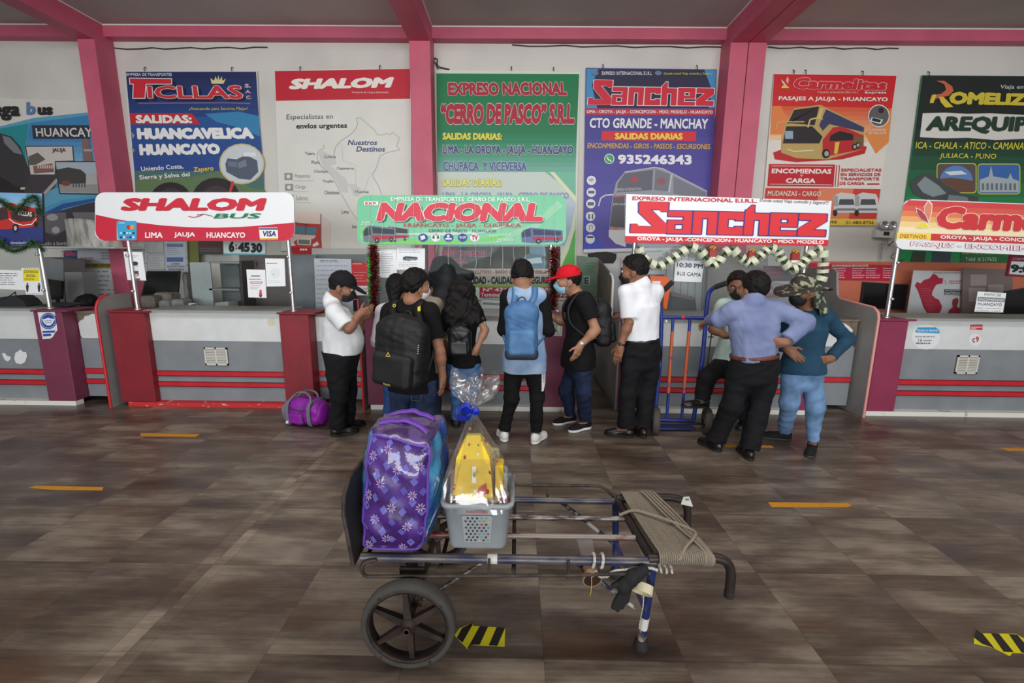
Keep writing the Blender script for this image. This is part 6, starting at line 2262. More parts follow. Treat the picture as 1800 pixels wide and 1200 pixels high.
for j in range(1, 15):
    s_ = j / 14
    for i in range(na):
        a = 2 * math.pi * i / na
        fold = math.sin(a * 9 + 2 * math.sin(a * 2) + s_ * 2) * .5 + math.sin(a * 17 + 4 * s_) * .35
        r_ = (.008 + .075 * math.sin(math.pi * min(.62, s_ * .66))) * (1 + .38 * fold)
        c_ = knot + Vector((.0 + .012 * s_, .0, .155 * s_))
        P_.append(c_ + Vector((math.cos(a) * r_ * 1.05, math.sin(a) * r_ * .8, .022 * fold * s_)))
rows = nr_ + 15
Q_ = [(j * na + i, j * na + (i + 1) % na, (j + 1) * na + (i + 1) % na, (j + 1) * na + i) for j in range(rows - 1) for i in range(na)]
PF = np.array([tuple(p) for p in P_])
wz = np.clip((PF[:, 2] - .97) / .06, .12, 1) * .011
np_mesh('film', PF + np.stack([wob(PF, 21 + i, 75) * wz for i in range(3)], 1), np.array(Q_), CELL, t)
# second layer of loose film inside the ruffle
P2 = []
for j in range(12):
    s_ = j / 11
    for i in range(60):
        a = 2 * math.pi * i / 60
        fold = math.sin(a * 7 + s_ * 3) * .6 + math.sin(a * 11 + 1) * .4
        r_ = (.006 + .055 * s_ ** .7) * (1 + .5 * fold)
        P2.append(knot + Vector((math.cos(a) * r_ + .01 * s_, math.sin(a) * r_ * .8, .13 * s_ + .025 * fold * s_)))
P2 = np.array([tuple(p) for p in P2])
P2 += np.stack([wob(P2, 31 + i, 80) * .009 for i in range(3)], 1)
np_mesh('ruffle', P2, np.array([(j * 60 + i, j * 60 + (i + 1) % 60, (j + 1) * 60 + (i + 1) % 60, (j + 1) * 60 + i) for j in range(11) for i in range(60)]), CELL, t)
# small printed figures scattered over the film
mb = MB()
rr = random.Random(11)
for k_ in range(46):
    j, i = rr.randrange(2, nr_ - 3), rr.randrange(na // 2 + 2, na - 2)
    if rr.random() < .25: j = rr.randrange(nr_ + 3, nr_ + 12); i = rr.randrange(na)
    p0, p1, p2 = P_[j * na + i], P_[j * na + (i + 1) % na], P_[(j + 1) * na + i]
    u, v = (p1 - p0).normalized(), (p2 - p0).normalized()
    n_ = u.cross(v).normalized()
    if n_.y > 0 and j < nr_: n_ = -n_
    p0 = p0 + n_ * .0015
    s_ = .003 + .006 * rr.random()
    c_ = rr.choice(((140, 60, 46), (226, 214, 200), (166, 76, 60), (120, 140, 80), (150, 106, 80), (200, 206, 214)))
    poly = [p0 + (u * math.cos(R(a)) * s_ * (.7 + .5 * rr.random()) + v * math.sin(R(a)) * s_ * 1.3 * (.7 + .5 * rr.random())) for a in range(0, 360, 60)]
    mb.add(poly, [tuple(range(6))], M(c_, .5))
mb.build('film_print', t)
SATIN = M((24, 52, 190), .25, name='blue_satin')
bow = thing('ribbon_bow', 'shiny blue ribbon bow tied at the neck of the cellophane', 'bow', knot)
for k_, (dx, dz, sc_) in enumerate(((-.07, -.012, 1.0), (-.045, .012, .8), (.03, -.002, .45))):
    mb = MB()
    vs_, fs_ = [], []
    for i in range(17):
        a = 2 * math.pi * i / 16
        q = knot + Vector((dx * .5 * (1 - math.cos(a)), -.02 - .01 * sc_, dz + .022 * sc_ * math.sin(a)))
        wd = .022 * sc_ * (.35 + .65 * (1 - math.cos(a)) / 2)
        vs_ += [q + Vector((0, -wd, -.006)), q + Vector((0, wd, .006))]
    for i in range(16): fs_.append((2 * i, 2 * i + 1, 2 * i + 3, 2 * i + 2))
    mb.add(vs_, fs_, SATIN, True)
    mb.build('loop', bow)
mb = MB()
mb.lathe([(.010, -.012), (.016, 0), (.010, .012)], knot, (0, 0, 1), M((206, 210, 226), .4), 12)
mb.build('tie', bow)

# ---------------------------------------------------------------- rope wound over the handles
ROPE = M((150, 139, 122), .9, var=.16, scale=240, bump=.6, bscale=300, name='rope_fibre')
rope = thing('rope_coil', 'grey beige rope wound flat around the two cart handles', 'rope', (.68, 1.93, .45))
zt, zb = .475, .432


def wrap_path(xn, xf, jit):
    p = []
    rn = .0255
    for a in range(-90, 91, 30):       # around the near tube
        p.append((xn, YN - rn * math.cos(R(a)), .4475 + rn * math.sin(R(a))))
    for k_ in range(1, 6):
        t_ = k_ / 6
        p.append((xn + (xf - xn) * t_ + jit, YN + (YF - YN) * t_, .4475 + rn - .006 * math.sin(math.pi * t_)))
    for a in range(90, -91, -30):
        p.append((xf, YF + rn * math.cos(R(a)), .4475 + rn * math.sin(R(a))))
    for k_ in range(1, 4):
        t_ = k_ / 4
        p.append((xf + (xn - xf) * t_, YF + (YN - YF) * t_, .4475 - rn))
    return p


mb = MB()
rr = random.Random(4)
path = []
for i in range(23):
    path += wrap_path(.592 + i * .0086, .545 + i * .0072, rr.uniform(-.001, .001))
mb.tube(path, .0042, ROPE, 6)
mb.build('winding', rope)
for (a, b, c_) in (((.655, YF, .492), (.72, 1.93, .483), (.79, YN - .006, .482)), ((.672, YF, .492), (.735, 1.93, .485), (.80, YN - .01, .478)), ((.69, YF, .492), (.755, 1.93, .485), (.806, YN - .016, .47)), ((.64, YF, .49), (.70, 1.93, .483), (.775, YN - .004, .484))):
    MB().tube(bend([(a[0] - .004, YF + .03, .45), a, b, c_, (c_[0] + .002, YN - .028, .445), (c_[0], YN - .01, .42)], rad=.06), .0062, ROPE, 7).build('strand', rope)
MB().tube(bend([(.50, 2.008, .446), (.56, 2.0, .482), (.66, 1.93, .487), (.745, 1.85, .492), (.785, 1.81, .49), (.76, 1.77, .49), (.70, 1.71, .484), (.665, YN - .028, .45)], rad=.04), .0068, ROPE, 8).build('strand', rope)
WROPE = two_tone((206, 200, 186), (150, 144, 132), 120, .45, .6, .9, name='white_rope')
t = thing('tie_rope', 'pale tie rope looped over the near rail beside the glove', 'rope', (.34, YN, .42))
for x in (.325, .36):
    MB().tube([(x + .004 * math.sin(R(a)), YN + .026 * math.cos(R(a)), ZR + .026 * math.sin(R(a))) for a in range(0, 360, 24)], .0066, WROPE, 7, closed=True).build('loop', t)
MB().tube(bend([(.33, 1.675, .40), (.345, 1.67, .375), (.38, 1.672, .372), (.40, 1.675, .395), (.48, 1.68, .402), (.56, 1.685, .408), (.585, 1.68, .40)], rad=.02), .007, WROPE, 7).build('strand', t)
MB().tube([(.588 + .003 * k_, YN + .026 * math.cos(R(k_ * 50)), .395 + .004 * (k_ % 3) + .026 * math.sin(R(k_ * 50)) * .6) for k_ in range(20)], .0055, WROPE, 6).build('knot', t)
mb = MB()
mb.hexa([(.845, 2.135, .47), (.875, 2.14, .47), (.86, 2.05, .47), (.81, 2.07, .47), (.845, 2.135, .474), (.875, 2.14, .474), (.86, 2.05, .474), (.81, 2.07, .474)], M((222, 222, 216), .6))
mb.hexa([(.848, 2.118, .4742), (.866, 2.12, .4742), (.860, 2.10, .4742), (.84, 2.10, .4742), (.848, 2.118, .4748), (.866, 2.12, .4748), (.860, 2.10, .4748), (.84, 2.10, .4748)], M((70, 150, 140), .5))
mb.build('paper_scrap', label='white paper scrap with a teal mark under the rope at the far handle', cat='paper')


def ring_thing(name, label, cat, c, axis, ro, ri, hw, mo, mi_):
    t = thing(name, label, cat, c)
    mb_ = MB()
    mb_.lathe([(ri, -hw), (ro, -hw), (ro, hw), (ri, hw)], c, axis, mo, 36, closed=True, smooth=False)
    mb_.build('tape', t)
    mb_ = MB()
    mb_.lathe([(ri * .93, -hw * 1.01), (ri, -hw * 1.01), (ri, hw * 1.01), (ri * .93, hw * 1.01)], c, axis, mi_, 36, closed=True, smooth=False)
    mb_.build('core', t)
    return t


CDB = M((150, 120, 92), .8, var=.1)
ring_thing('tape_roll', 'thin roll of cream masking tape hung on the near cart leg', 'tape', (.527, 1.675, .318), (.35, .75, .75), .042, .038, .017, M((222, 214, 178), .6), M((214, 200, 160), .7))
ring_thing('tape_roll', 'brown cardboard ring hanging under the near rail', 'tape', (.318, 1.69, .364), (-.1, 1, .25), .040, .036, .022, CDB, M((86, 60, 48), .8))
t = thing('film_strip', 'strip of clear stretch film hanging between the rails', 'film', (.31, 1.8, .42))
np_mesh('sheet', np.array([(.275, 1.845, .43), (.345, 1.845, .43), (.34, 1.76, .425), (.28, 1.76, .425), (.338, 1.70, .40), (.285, 1.70, .40)]), np.array([(0, 1, 2, 3), (3, 2, 4, 5)]), clear_mat((.9, .86, .88), .08, .15, name='stretch_film', haze=.12), t)
MB().tube([(.318, 1.68, .37), (.319, 1.675, .34), (.317, 1.672, .30), (.314, 1.672, .285)], .0018, M((206, 170, 60), .5), 5).build('yellow_string', label='short yellow string dangling below the cardboard ring', cat='string')
MB().tube([(.530, 1.66, .30), (.528, 1.655, .25), (.522, 1.655, .20), (.518, 1.655, .15)], .0026, WROPE, 6).build('white_string', label='thin white string dangling from the masking tape roll', cat='string')
GLV = M((24, 24, 26), .8, bump=.3, bscale=120, name='black_knit')
g0 = np.array([.535, 1.66, .385])
def gp(px, py): return PY(px, py, 1.655)
glove = blob('work_glove', [(Cone(gp(1131, 1003), gp(1112, 1014), .022, .026), .02), (Cone(gp(1112, 1014), gp(1097, 1030), .027, .03), .02), (Cone(gp(1104, 1018), gp(1078, 1029), .014, .011), .012),
                            (Cone(gp(1096, 1034), gp(1078, 1066), .012, .0105), .008), (Cone(gp(1100, 1036), gp(1086, 1070), .012, .0105), .008),
                            (Cone(gp(1104, 1036), gp(1093, 1066), .011, .010), .008), (Cone(gp(1107, 1034), gp(1101, 1055), .010, .009), .008)], GLV, None, .0035, wr=[(.0012, 160, 3, (1, 1, 1))])
tag(glove, 'limp black knitted glove hanging from the near rail', 'glove')

# ================================================================== PEOPLE
def cloth(c, var=.1, bump=.25, bs=220, rough=.85, scale=9): return M(c, rough, 0, .25, var, scale, bump, bs, 'cloth')


def skin(c): return M(c, .5, 0, .35, .06, 14, .05, 90, 'skin')


HAIR = M((20, 17, 16), .6, 0, .22, .25, 90, .4, 160, 'hair')
FIRST_W = [(.006, 22, 1, (1, 1, .7)), (.003, 55, 2, (1, 1, .6))]


def hand(wrist, d, n, side, curl=.5, s=1.0, spread=.12):
    """palm, four fingers of their own and a thumb. d: towards the fingers, n: the way the palm faces, side: +1/-1 thumb side"""
    w_ = V3(wrist)
    d = unit(d)
    n = unit(np.asarray(n, float) - d * np.dot(n, d))
    lat = np.cross(d, n) * side
    pr = [(Box(w_ + d * .048 * s, (.041 * s, .05 * s, .0155 * s), .014 * s, np.stack([lat, d, n], 1)), .014),
          (Cone(w_ - d * .02, w_ + d * .03 * s, .027 * s, .029 * s), .02)]
    for i, (x, L, r) in enumerate(((.030, .070, .0092), (.0105, .080, .0096), (-.0095, .074, .0092), (-.029, .058, .0082))):
        b = w_ + d * (.090 - .006 * abs(i - 1.2)) * s + lat * x * s
        a0 = curl * (.55 + .12 * i)
        dd = d + lat * (x * spread * 12)
        p = b
        for k_, fr in enumerate((.45, .32, .26)):
            ang = a0 * (k_ + .6)
            q = p + (unit(dd) * math.cos(ang) + n * math.sin(ang)) * L * fr * s
            pr.append((Cone(p, q, r * s * (1 - .08 * k_), r * s * (.93 - .08 * k_)), .004))
            p = q
    b = w_ + d * .026 * s + lat * .034 * s
    q = b + (lat * .68 + d * .62 + n * .30) * .042 * s
    q2 = q + (lat * .28 + d * .85 + n * (.25 + curl * .4)) * .034 * s
    pr += [(Cone(b, q, .0135 * s, .011 * s), .01), (Cone(q, q2, .011 * s, .0088 * s), .004)]
    return pr


class P:
    pass


def person(label, Y, j, feet, face, sk=(150, 104, 78), b=None, hands=(), s=1.0, hscale=1.0, nod=0.0, visible_face=True, hh=.006, legs=True):
    """j: joints as (photo px, py, depth offset); feet: per side (heel px, toe px) on the ground or None; face: the way the face looks"""
    g = P()
    g.s = s
    B = dict(chest=(.168, .118), waist=(.150, .112), hip=(.168, .122), arm=(.050, .042, .029), thigh=(.084, .060), calf=(.058, .038), neck=.060, top=.80)
    B.update(b or {})
    g.B = B
    J = {k: V3(PY(v[0], v[1], Y + v[2])) for k, v in j.items()}
    for sd in 'lr':
        f = feet.get(sd)
        if f is None: continue
        if len(f) == 2:
            h_, t_ = V3(PZ(*f[0], 0)), V3(PZ(*f[1], 0))
        else:
            h_, t_ = V3(PY(*f[0], Y + f[2])), V3(PY(*f[1], Y + f[2]))
        d = unit((t_ - h_) * np.array([1, 1, 0]))
        g.__dict__['h' + sd] = h_
        L = .255 * s
        J['t' + sd] = h_ + d * L
        J['b' + sd] = h_
        J['a' + sd] = h_ + d * .06 * s + np.array([0, 0, .085 * s])
        J['fd' + sd] = d
    g.J = J
    g.SM, g.HM = (J['sl'] + J['sr']) / 2, (J['hl'] + J['hr']) / 2
    g.up = unit(g.SM - g.HM)
    g.rt = unit(J['sr'] - J['sl'])
    g.rt = unit(g.rt - g.up * (g.rt @ g.up))
    g.fw = np.cross(g.up, g.rt)
    g.hrt = unit(J['hr'] - J['hl'])
    base = [J['b' + x] for x in 'lr' if 'b' + x in J] or [np.array([g.HM[0], g.HM[1], 0])]
    loc = sum(base) / len(base)
    g.root = thing('person', label, 'person', (loc[0], loc[1], 0))
    # head frame
    f = unit(face)
    u = unit(unit(J['head'] - J['neck']) * .45 + np.array([0, 0, 1.0]))
    u = unit(u - f * (u @ f) * (.9))
    f = unit(f - u * (f @ u))
    l_ = np.cross(f, u)          # the person's right
    g.hf, g.hu, g.hl_ = f, u, l_
    c = J['head']
    g.hc = c
    k = hscale * 1.13 * s
    g.k = k
    HR = np.stack([l_, f, u], 1)
    g.HR = HR
    at = lambda x, y, z: c + (l_ * x + f * y + u * z) * k
    g.at = at
    pr = [(Ell(at(0, -.008, .022), (.074 * k, .094 * k, .092 * k), HR), .02), (Ell(at(0, .022, -.045), (.056 * k, .066 * k, .066 * k), HR), .04),
          (Ell(at(0, .052, -.082), (.026 * k, .026 * k, .022 * k), HR), .03), (Cone(at(0, .088, .012), at(0, .108, -.026), .008 * k, .0135 * k), .012),
          (Ell(at(.016, .092, -.03), (.009 * k, .009 * k, .008 * k), HR), .008), (Ell(at(-.016, .092, -.03), (.009 * k, .009 * k, .008 * k), HR), .008),
          (Ell(at(0, .078, .028), (.052 * k, .016 * k, .010 * k), HR), .02), (Ell(at(0, .086, -.056), (.024 * k, .010 * k, .006 * k), HR), .008), (Ell(at(0, .083, -.067), (.021 * k, .011 * k, .007 * k), HR), .008),
          (Ell(at(.048, .058, -.02), (.02 * k, .026 * k, .022 * k), HR), .03), (Ell(at(-.048, .058, -.02), (.02 * k, .026 * k, .022 * k), HR), .03)]
    for sg in (-1, 1):
        pr += [(Ell(at(.074 * sg, -.008, -.008), (.010 * k, .022 * k, .033 * k), HR), .008), (Ell(at(.072 * sg, .002, -.032), (.008 * k, .01 * k, .014 * k), HR), .006)]
    # neck, torso
    nb = J['neck']
    pr += [(Cone(nb - g.up * .015, at(0, -.022, -.05), (B['neck'] + .003) * s, B['neck'] * s * .95), .04)]
    pr += torso(g, -.016)
    for sd in 'lr':
        pr += arm(g, sd, 0)
        if legs: pr += leg(g, sd, -.012)
        if legs and 't' + sd in J:
            d = J['fd' + sd]
            pr += [(Cone(J['a' + sd] - np.array([0, 0, .03]), J['t' + sd] - d * .07 + np.array([0, 0, .035]), .036 * s, .028 * s), .03)]
    for hd in hands:
        sd, d, n, curl = hd[:4]
        side = -1 if sd == 'l' else 1
        if len(hd) > 4: side *= hd[4]
        pr += hand(J['w' + sd], d, n, side, curl, s * .98)
    g.body = blob('body', pr, skin(sk), g.root, hh, sm=1)
    if visible_face:
        for sg in (-1, 1):
            mb_ = MB()
            mb_.ball(Vector(at(.032 * sg, .078, .010)), .0125 * k, M((222, 216, 208), .3), 10, 8)
            mb_.ball(Vector(at(.032 * sg, .0865, .009)), .0065 * k, M((34, 24, 20), .2), 8, 6)
            mb_.build('eye', g.root)
            mb_ = MB()
            mb_.tube([Vector(at(.014 * sg, .094, .030)), Vector(at(.034 * sg, .090, .036)), Vector(at(.054 * sg, .072, .030))], [.003 * k, .0042 * k, .002 * k], HAIR, 6)
            mb_.build('eyebrow', g.root)
    return g


def torso(g, o, low=-.07, hx=0.0):
    B, s = g.B, g.s
    L = np.linalg.norm(g.SM - g.HM)
    sec = lambda t, ab, r, fo=0: (g.HM + g.up * (L * t) + g.fw * fo, r, ab[0] * s + o, ab[1] * s + o)
    mid = unit(g.rt + g.hrt)
    tw = np.linalg.norm(g.J['sr'] - g.J['sl']) / 2
    fo = B.get('belly', 0)
    return [(Loft([sec(low / L, (B['hip'][0] * (.94 if hx == 0 else 1) + hx, B['hip'][1] * (.92 if hx == 0 else 1) + hx), g.hrt), sec(.06, (B['hip'][0] + hx, B['hip'][1] + hx), g.hrt), sec(.42, B['waist'], mid, fo), sec(.76, B['chest'], g.rt),
                   (g.SM + g.up * .0, g.rt, max(.05, tw * B['top']) + o * .6, .075 * s + o * .7)]), .04),
            (Cone(g.J['sl'] - g.up * .01, g.J['sr'] - g.up * .01, .052 * s + o * .8, .052 * s + o * .8), .05),
            (Cone(g.J['neck'] - g.up * .025, g.J['sl'] + g.up * .004, .045 * s + o * .5, .04 * s + o * .7), .05),
            (Cone(g.J['neck'] - g.up * .025, g.J['sr'] + g.up * .004, .045 * s + o * .5, .04 * s + o * .7), .05)]


def arm(g, sd, o, end=2.0, flare=0.0):
    """end: 0..1 along the upper arm, 1..2 along the forearm"""
    a0, a1, a2 = (x * g.s for x in g.B['arm'])
    S_, E, W_ = g.J['s' + sd], g.J['e' + sd], g.J['w' + sd]
    if end <= 1:
        q = S_ + (E - S_) * end
        return [(Cone(S_, q, a0 + o, a0 + (a1 - a0) * end + o + flare, cap=(False, True)), .035)]
    q = E + (W_ - E) * (end - 1)
    return [(Cone(S_, E, a0 + o, a1 + o), .03), (Cone(E, q, a1 + o, a1 + (a2 - a1) * (end - 1) + o + flare, cap=(False, end < 1.999 or o > 0)), .02)] + \
           ([(Ell(E + (W_ - E) * .28, (a1 * 1.02,) * 3), .03)] if o == 0 else [])


def leg(g, sd, o, flare=0.0, end=1.0):
    t0, t1 = (x * g.s for x in g.B['thigh'])
    c0, c1 = (x * g.s for x in g.B['calf'])
    H, K, A = g.J['h' + sd], g.J['k' + sd], g.J['a' + sd]
    q = K + (A - K) * end
    r = [(Cone(H, K, t0 + o, t1 + o), .04), (Cone(K, q, c0 + o, c1 + o + flare, cap=(False, o > 0)), .03)]
    if o == 0: r.append((Ell(K + (A - K) * .3 - unit(g.fw) * .012, (c0 * .98, c0 * .98, .1 * g.s)), .04))
    return r


def shirt(g, mat, o=.014, sleeve=.62, hem=-.05, name='shirt', flare=.008, wr=None, collar=None, h=.007, tail=None, neckcut=True):
    pr = torso(g, o, min(-.07, hem - .03), .028 if hem < -.01 or tail else 0)
    if sleeve:
        for sd in 'lr': pr += arm(g, sd, o + .004, sleeve, flare)
    else:
        a, c_ = [g.SM + (g.J['s' + q] - g.SM) * .82 for q in 'lr']
        pr = [pr[0], (Cone(a, c_, .056 * g.s + o, .056 * g.s + o), .05)] + pr[2:]
    if collar: pr.append((Cone(g.J['neck'] - g.up * .02, g.J['neck'] + unit(g.at(0, -.02, -.05) - g.J['neck']) * .038, g.B['neck'] * g.s + .026, g.B['neck'] * g.s + .016, cap=(False, True)), .015))
    cuts = [(g.HM + g.up * hem, -g.up)]
    if wr is None: wr = FIRST_W
    return blob(name, pr, mat, g.root, h, cuts=cuts, wr=wr, sm=1)


def trousers(g, mat, o=.016, flare=.012, end=.94, top=.10, name='trousers', wr=None, h=.008, calf=.010):
    pr = [(Loft([(g.HM - g.up * .09, g.hrt, g.B['hip'][0] * g.s * .86 + o, g.B['hip'][1] * g.s * .85 + o), (g.HM + g.up * .02, g.hrt, g.B['hip'][0] * g.s + o * .8, g.B['hip'][1] * g.s + o * .9),
                 (g.HM + g.up * (top + .03), g.hrt, g.B['waist'][0] * g.s * 1.02 + o * .7, g.B['waist'][1] * g.s * 1.02 + o * .7)]), .04)]
    for sd in 'lr':
        pr += [(p_, k_) for p_, k_ in leg(g, sd, o, flare, end)]
    if wr is None: wr = [(.007, 24, 4, (1, 1, .6)), (.004, 60, 5, (.6, .6, 1.2))]
    return blob(name, pr, mat, g.root, h, cuts=[(g.HM + g.up * top, g.up)], wr=wr, sm=1)


def shoe(g, sd, up_m, sole_m, hi=.075, w=.043, sl=.022):
    s = g.s
    b, d = g.J['b' + sd], g.J['fd' + sd]
    z = np.array([0, 0, 1.0])
    lat = np.cross(d, z)
    Rm = np.stack([lat, d, z], 1)
    zb = b[2]
    b0 = np.array([b[0], b[1], zb])
    pr = [(Ell(b0 + d * .035 * s + z * .045, (.034 * s, .046 * s, hi * .72), Rm), .02), (Cone(b0 + d * .05 * s + z * .055, b0 + d * .16 * s + z * .032, .036 * s, .036 * s), .03),
          (Ell(b0 + d * .195 * s + z * .026, (w * s, .062 * s, .036), Rm), .03)]
    o = blob('shoe', pr, up_m, g.root, .0055, cuts=[(b0 + z * sl * .8, -z)], sm=2)
    pr = [(Ell(b0 + d * .042 * s + z * .01, (.038 * s, .052 * s, .06), Rm), .02), (Cone(b0 + d * .05 * s + z * .012, b0 + d * .17 * s + z * .012, .034 * s, .040 * s), .02),
          (Ell(b0 + d * .19 * s + z * .01, ((w + .003) * s, .070 * s, .06), Rm), .02)]
    blob('sole', pr, sole_m, o, .0055, cuts=[(b0 + z * sl, z), (b0 + z * .001, -z)], sm=1)
    return o


def hair_short(g, mat=HAIR, extra=(), tilt=(.80, .60), off=.004, thick=.014, low=None):
    k = g.k
    c = g.at(0, -.010, .026)
    pr = [(Ell(c, ((.074 + thick) * k, (.094 + thick) * k, (.092 + thick) * k), g.HR), .02)] + list(extra)
    n = g.hf * tilt[0] - g.hu * tilt[1]
    cuts = [(g.at(0, 0, 0) + n * off * k, n), (g.at(0, 0, low if low is not None else -.066), -(g.hu) - g.hf * .1)]
    return blob('hair', pr, mat, g.root, .005, cuts=cuts, wr=[(.0035, 130, 8, (1, 1, 1)), (.003, 60, 9, (1, 1, 1))], sm=0)


def face_mask(g, c_, label=None):
    k = g.k
    pr = [(Ell(g.at(0, .030, -.050), (.064 * k, .080 * k, .062 * k), g.HR), .02), (Cone(g.at(0, .088, -.005), g.at(0, .108, -.032), .012 * k, .016 * k), .03)]
    o = blob('face_mask', pr, M(c_, .75, bump=.15, bscale=200), g.root, .0045, cuts=[(g.at(0, 0, -.006), g.hu - g.hf * .12), (g.at(0, .034, 0), -g.hf), (g.at(0, 0, -.104), -g.hu)], sm=1)
    for sg in (-1, 1):
        for z in (-.02, -.07):
            MB().tube([Vector(g.at(.058 * sg, .045, z)), Vector(g.at(.074 * sg, .018, z * .6 - .012)), Vector(g.at(.082 * sg, -.012, -.012 if z > -.05 else -.022))], .0016, M(c_, .7), 5).build('ear_loop', o)
    return o


def cap(g, mat, button=True, name='cap', strap=None):
    k = g.k
    pr = [(Ell(g.at(0, -.006, .036), (.088 * k, .106 * k, .094 * k), g.HR), .02)]
    o = blob(name, pr, mat, g.root, .005, cuts=[(g.at(0, 0, .030), -g.hu - g.hf * .10)], wr=[(.0015, 50, 3, (1, 1, 1))], sm=1)
    pr = [(Ell(g.at(0, .115, .030), (.074 * k, .082 * k, .010 * k), np.stack([g.hl_, unit(g.hf - g.hu * .22), unit(g.hu + g.hf * .22)], 1)), .01)]
    blob('visor', pr, mat, o, .004, cuts=[(g.at(0, .066, 0), -g.hf)], sm=1)
    if strap: MB().tube([Vector(g.at(x, -.098 + abs(x) * .3, .036)) for x in (-.03, -.01, .01, .03)], .005, strap, 6).build('back_strap', o)
    return o


def belt(g, mat, at=.095, o=.020, name='belt'):
    pr = [(Loft([(g.HM + g.up * (at - .016), g.hrt, g.B['waist'][0] * g.s * 1.03 + o, g.B['waist'][1] * g.s * 1.03 + o), (g.HM + g.up * (at + .016), g.hrt, g.B['waist'][0] * g.s * 1.03 + o, g.B['waist'][1] * g.s * 1.03 + o)]), 0)]
    return blob(name, pr, mat, g.root, .006, cuts=[(g.HM + g.up * (at + .017), g.up), (g.HM + g.up * (at - .017), -g.up)], sm=1)


def watch(g, sd, m1, m2):
    W_, E = g.J['w' + sd], g.J['e' + sd]
    d = unit(W_ - E)
    p = W_ - d * .025
    o = blob('wristwatch', [(Cone(p - d * .009, p + d * .009, .034 * g.s, .034 * g.s, cap=(True, True)), 0)], m1, g.root, .004, sm=1)
    q = p + unit(np.array([-.5, -1, .2])) * .032 * g.s
    mb_ = MB()
    mb_.lathe([(0, -.006), (.017, -.006), (.017, .004), (.013, .007), (0, .007)], Vector(q), Vector(unit(np.array([-.5, -1, .2]))), m2, 16)
    mb_.build('watch_face', o)


BLK = cloth((16, 16, 18), .12)
BLKT = cloth((21, 21, 24), .12)
DENIM = cloth((46, 62, 94), .22, .3, 260, scale=12)
SOLEB = M((22, 22, 22), .7)
LEATH = M((26, 23, 22), .3, bump=.1, bscale=80)

# ---- 1: white shirt, black cap, telephone
g = person('man in a black cap and white short sleeved shirt looking at a phone', 4.02,
           dict(head=(602, 504, 0), neck=(584, 524, 0), sl=(603, 547, .17), sr=(588, 548, -.16), el=(628, 584, .14), er=(613, 578, -.20), wl=(640, 556, .06), wr=(632, 552, -.12),
                hl=(604, 636, .09), hr=(596, 636, -.09), kl=(612, 693, .10), kr=(596, 696, -.08)),
           dict(l=((601, 757), (636, 747)), r=((583, 767), (632, 758))), (1, .12, -.42), (140, 98, 76),
           dict(chest=(.165, .135), waist=(.165, .165), hip=(.16, .142), belly=.022, thigh=(.092, .068)),
           (('r', (.75, .35, .30), (-.2, .9, .3), .75), ('l', (.6, -.2, .35), (-.3, -.9, .3), .75)), .97)
shirt(g, cloth((222, 224, 226), .04, .1), .018, .84, .085, collar=True, wr=[(.008, 20, 3, (1, 1, .5)), (.003, 55, 6, (1, 1, .5))])
trousers(g, BLKT, .016, .026, .97, .11)
for sd in 'lr': shoe(g, sd, LEATH, SOLEB)
hair_short(g, thick=.010)
cap(g, cloth((24, 24, 28), .1), strap=M((220, 220, 218), .5))
face_mask(g, (28, 27, 30))
mb = MB()
c_ = Vector(PY(646, 540, 3.97))
u_, f_ = Vector((.3, .1, .95)).normalized(), Vector((.85, .35, -.3)).normalized()
l_ = u_.cross(f_).normalized()
mb.hexa([c_ + l_ * a * .036 + u_ * b_ * .07 + f_ * z * .004 for z in (-1, 1) for a, b_ in ((-1, -1), (1, -1), (1, 1), (-1, 1))], M((20, 20, 22), .25))
recalc(mb.build('mobile_phone', label='black mobile phone in the hands of the man in the black cap', cat='phone'))

# ---- 2: half hidden customers in front of the green board booth
g = person('dark haired person in a white top with a pink bag strap, half hidden', 4.36,
           dict(head=(698, 506, 0), neck=(699, 528, -.02), sl=(674, 546, 0), sr=(718, 546, 0), el=(661, 597, -.02), er=(722, 597, .16), wl=(668, 624, .14), wr=(712, 610, .30),
                hl=(689, 645, 0), hr=(716, 645, 0), kl=(688, 700, .02), kr=(722, 700, .02)),
           dict(l=((684, 753), (680, 741)), r=((722, 753), (726, 741))), (.1, 1, -.15), (168, 124, 100), dict(chest=(.145, .105), waist=(.13, .1), arm=(.043, .036, .026)),
           (('l', (.3, .5, .4), (.5, .2, -.6), .6),), .93, visible_face=False, hh=.007)
shirt(g, cloth((226, 224, 230), .03), .014, 1.2, -.06)
trousers(g, cloth((52, 84, 140), .15, scale=12), .012, .01, .97, .05)
for sd in 'lr': shoe(g, sd, M((40, 40, 44), .6), SOLEB)
hair_short(g, extra=[(Cone(g.at(0, -.06, 0), g.at(0, -.07, -.12), .07, .05), .04)], low=-.2)
MB().tube([Vector(PY(x, y, Y_)) for x, y, Y_ in ((684, 535, 4.27), (679, 547, 4.245), (676, 560, 4.25), (676, 590, 4.25))], .012, M((196, 120, 134), .6), 8).build('bag_strap', g.root)
g = person('dark haired person in a beige top behind the man with the black backpack', 4.46,
           dict(head=(744, 506, .02), neck=(747, 522, 0), sl=(727, 534, 0), sr=(766, 534, 0), el=(730, 588, .12), er=(779, 588, .02), wl=(732, 600, .2), wr=(770, 606, .2),
                hl=(736, 640, 0), hr=(762, 640, 0), kl=(735, 693, .02), kr=(764, 693, .02)),
           dict(l=((735, 746), (732, 736)), r=((765, 746), (768, 736))), (.35, 1, -.1), (150, 108, 84), dict(chest=(.14, .105), waist=(.128, .1), arm=(.043, .036, .026)),
           (('r', (-.3, .6, .2), (-.5, -.2, -.6), .6),), .9, visible_face=False, hh=.007)
shirt(g, cloth((156, 146, 132), .08), .013, .5, -.06)
trousers(g, cloth((44, 52, 76), .15, scale=12), .012, .01, .97, .05)
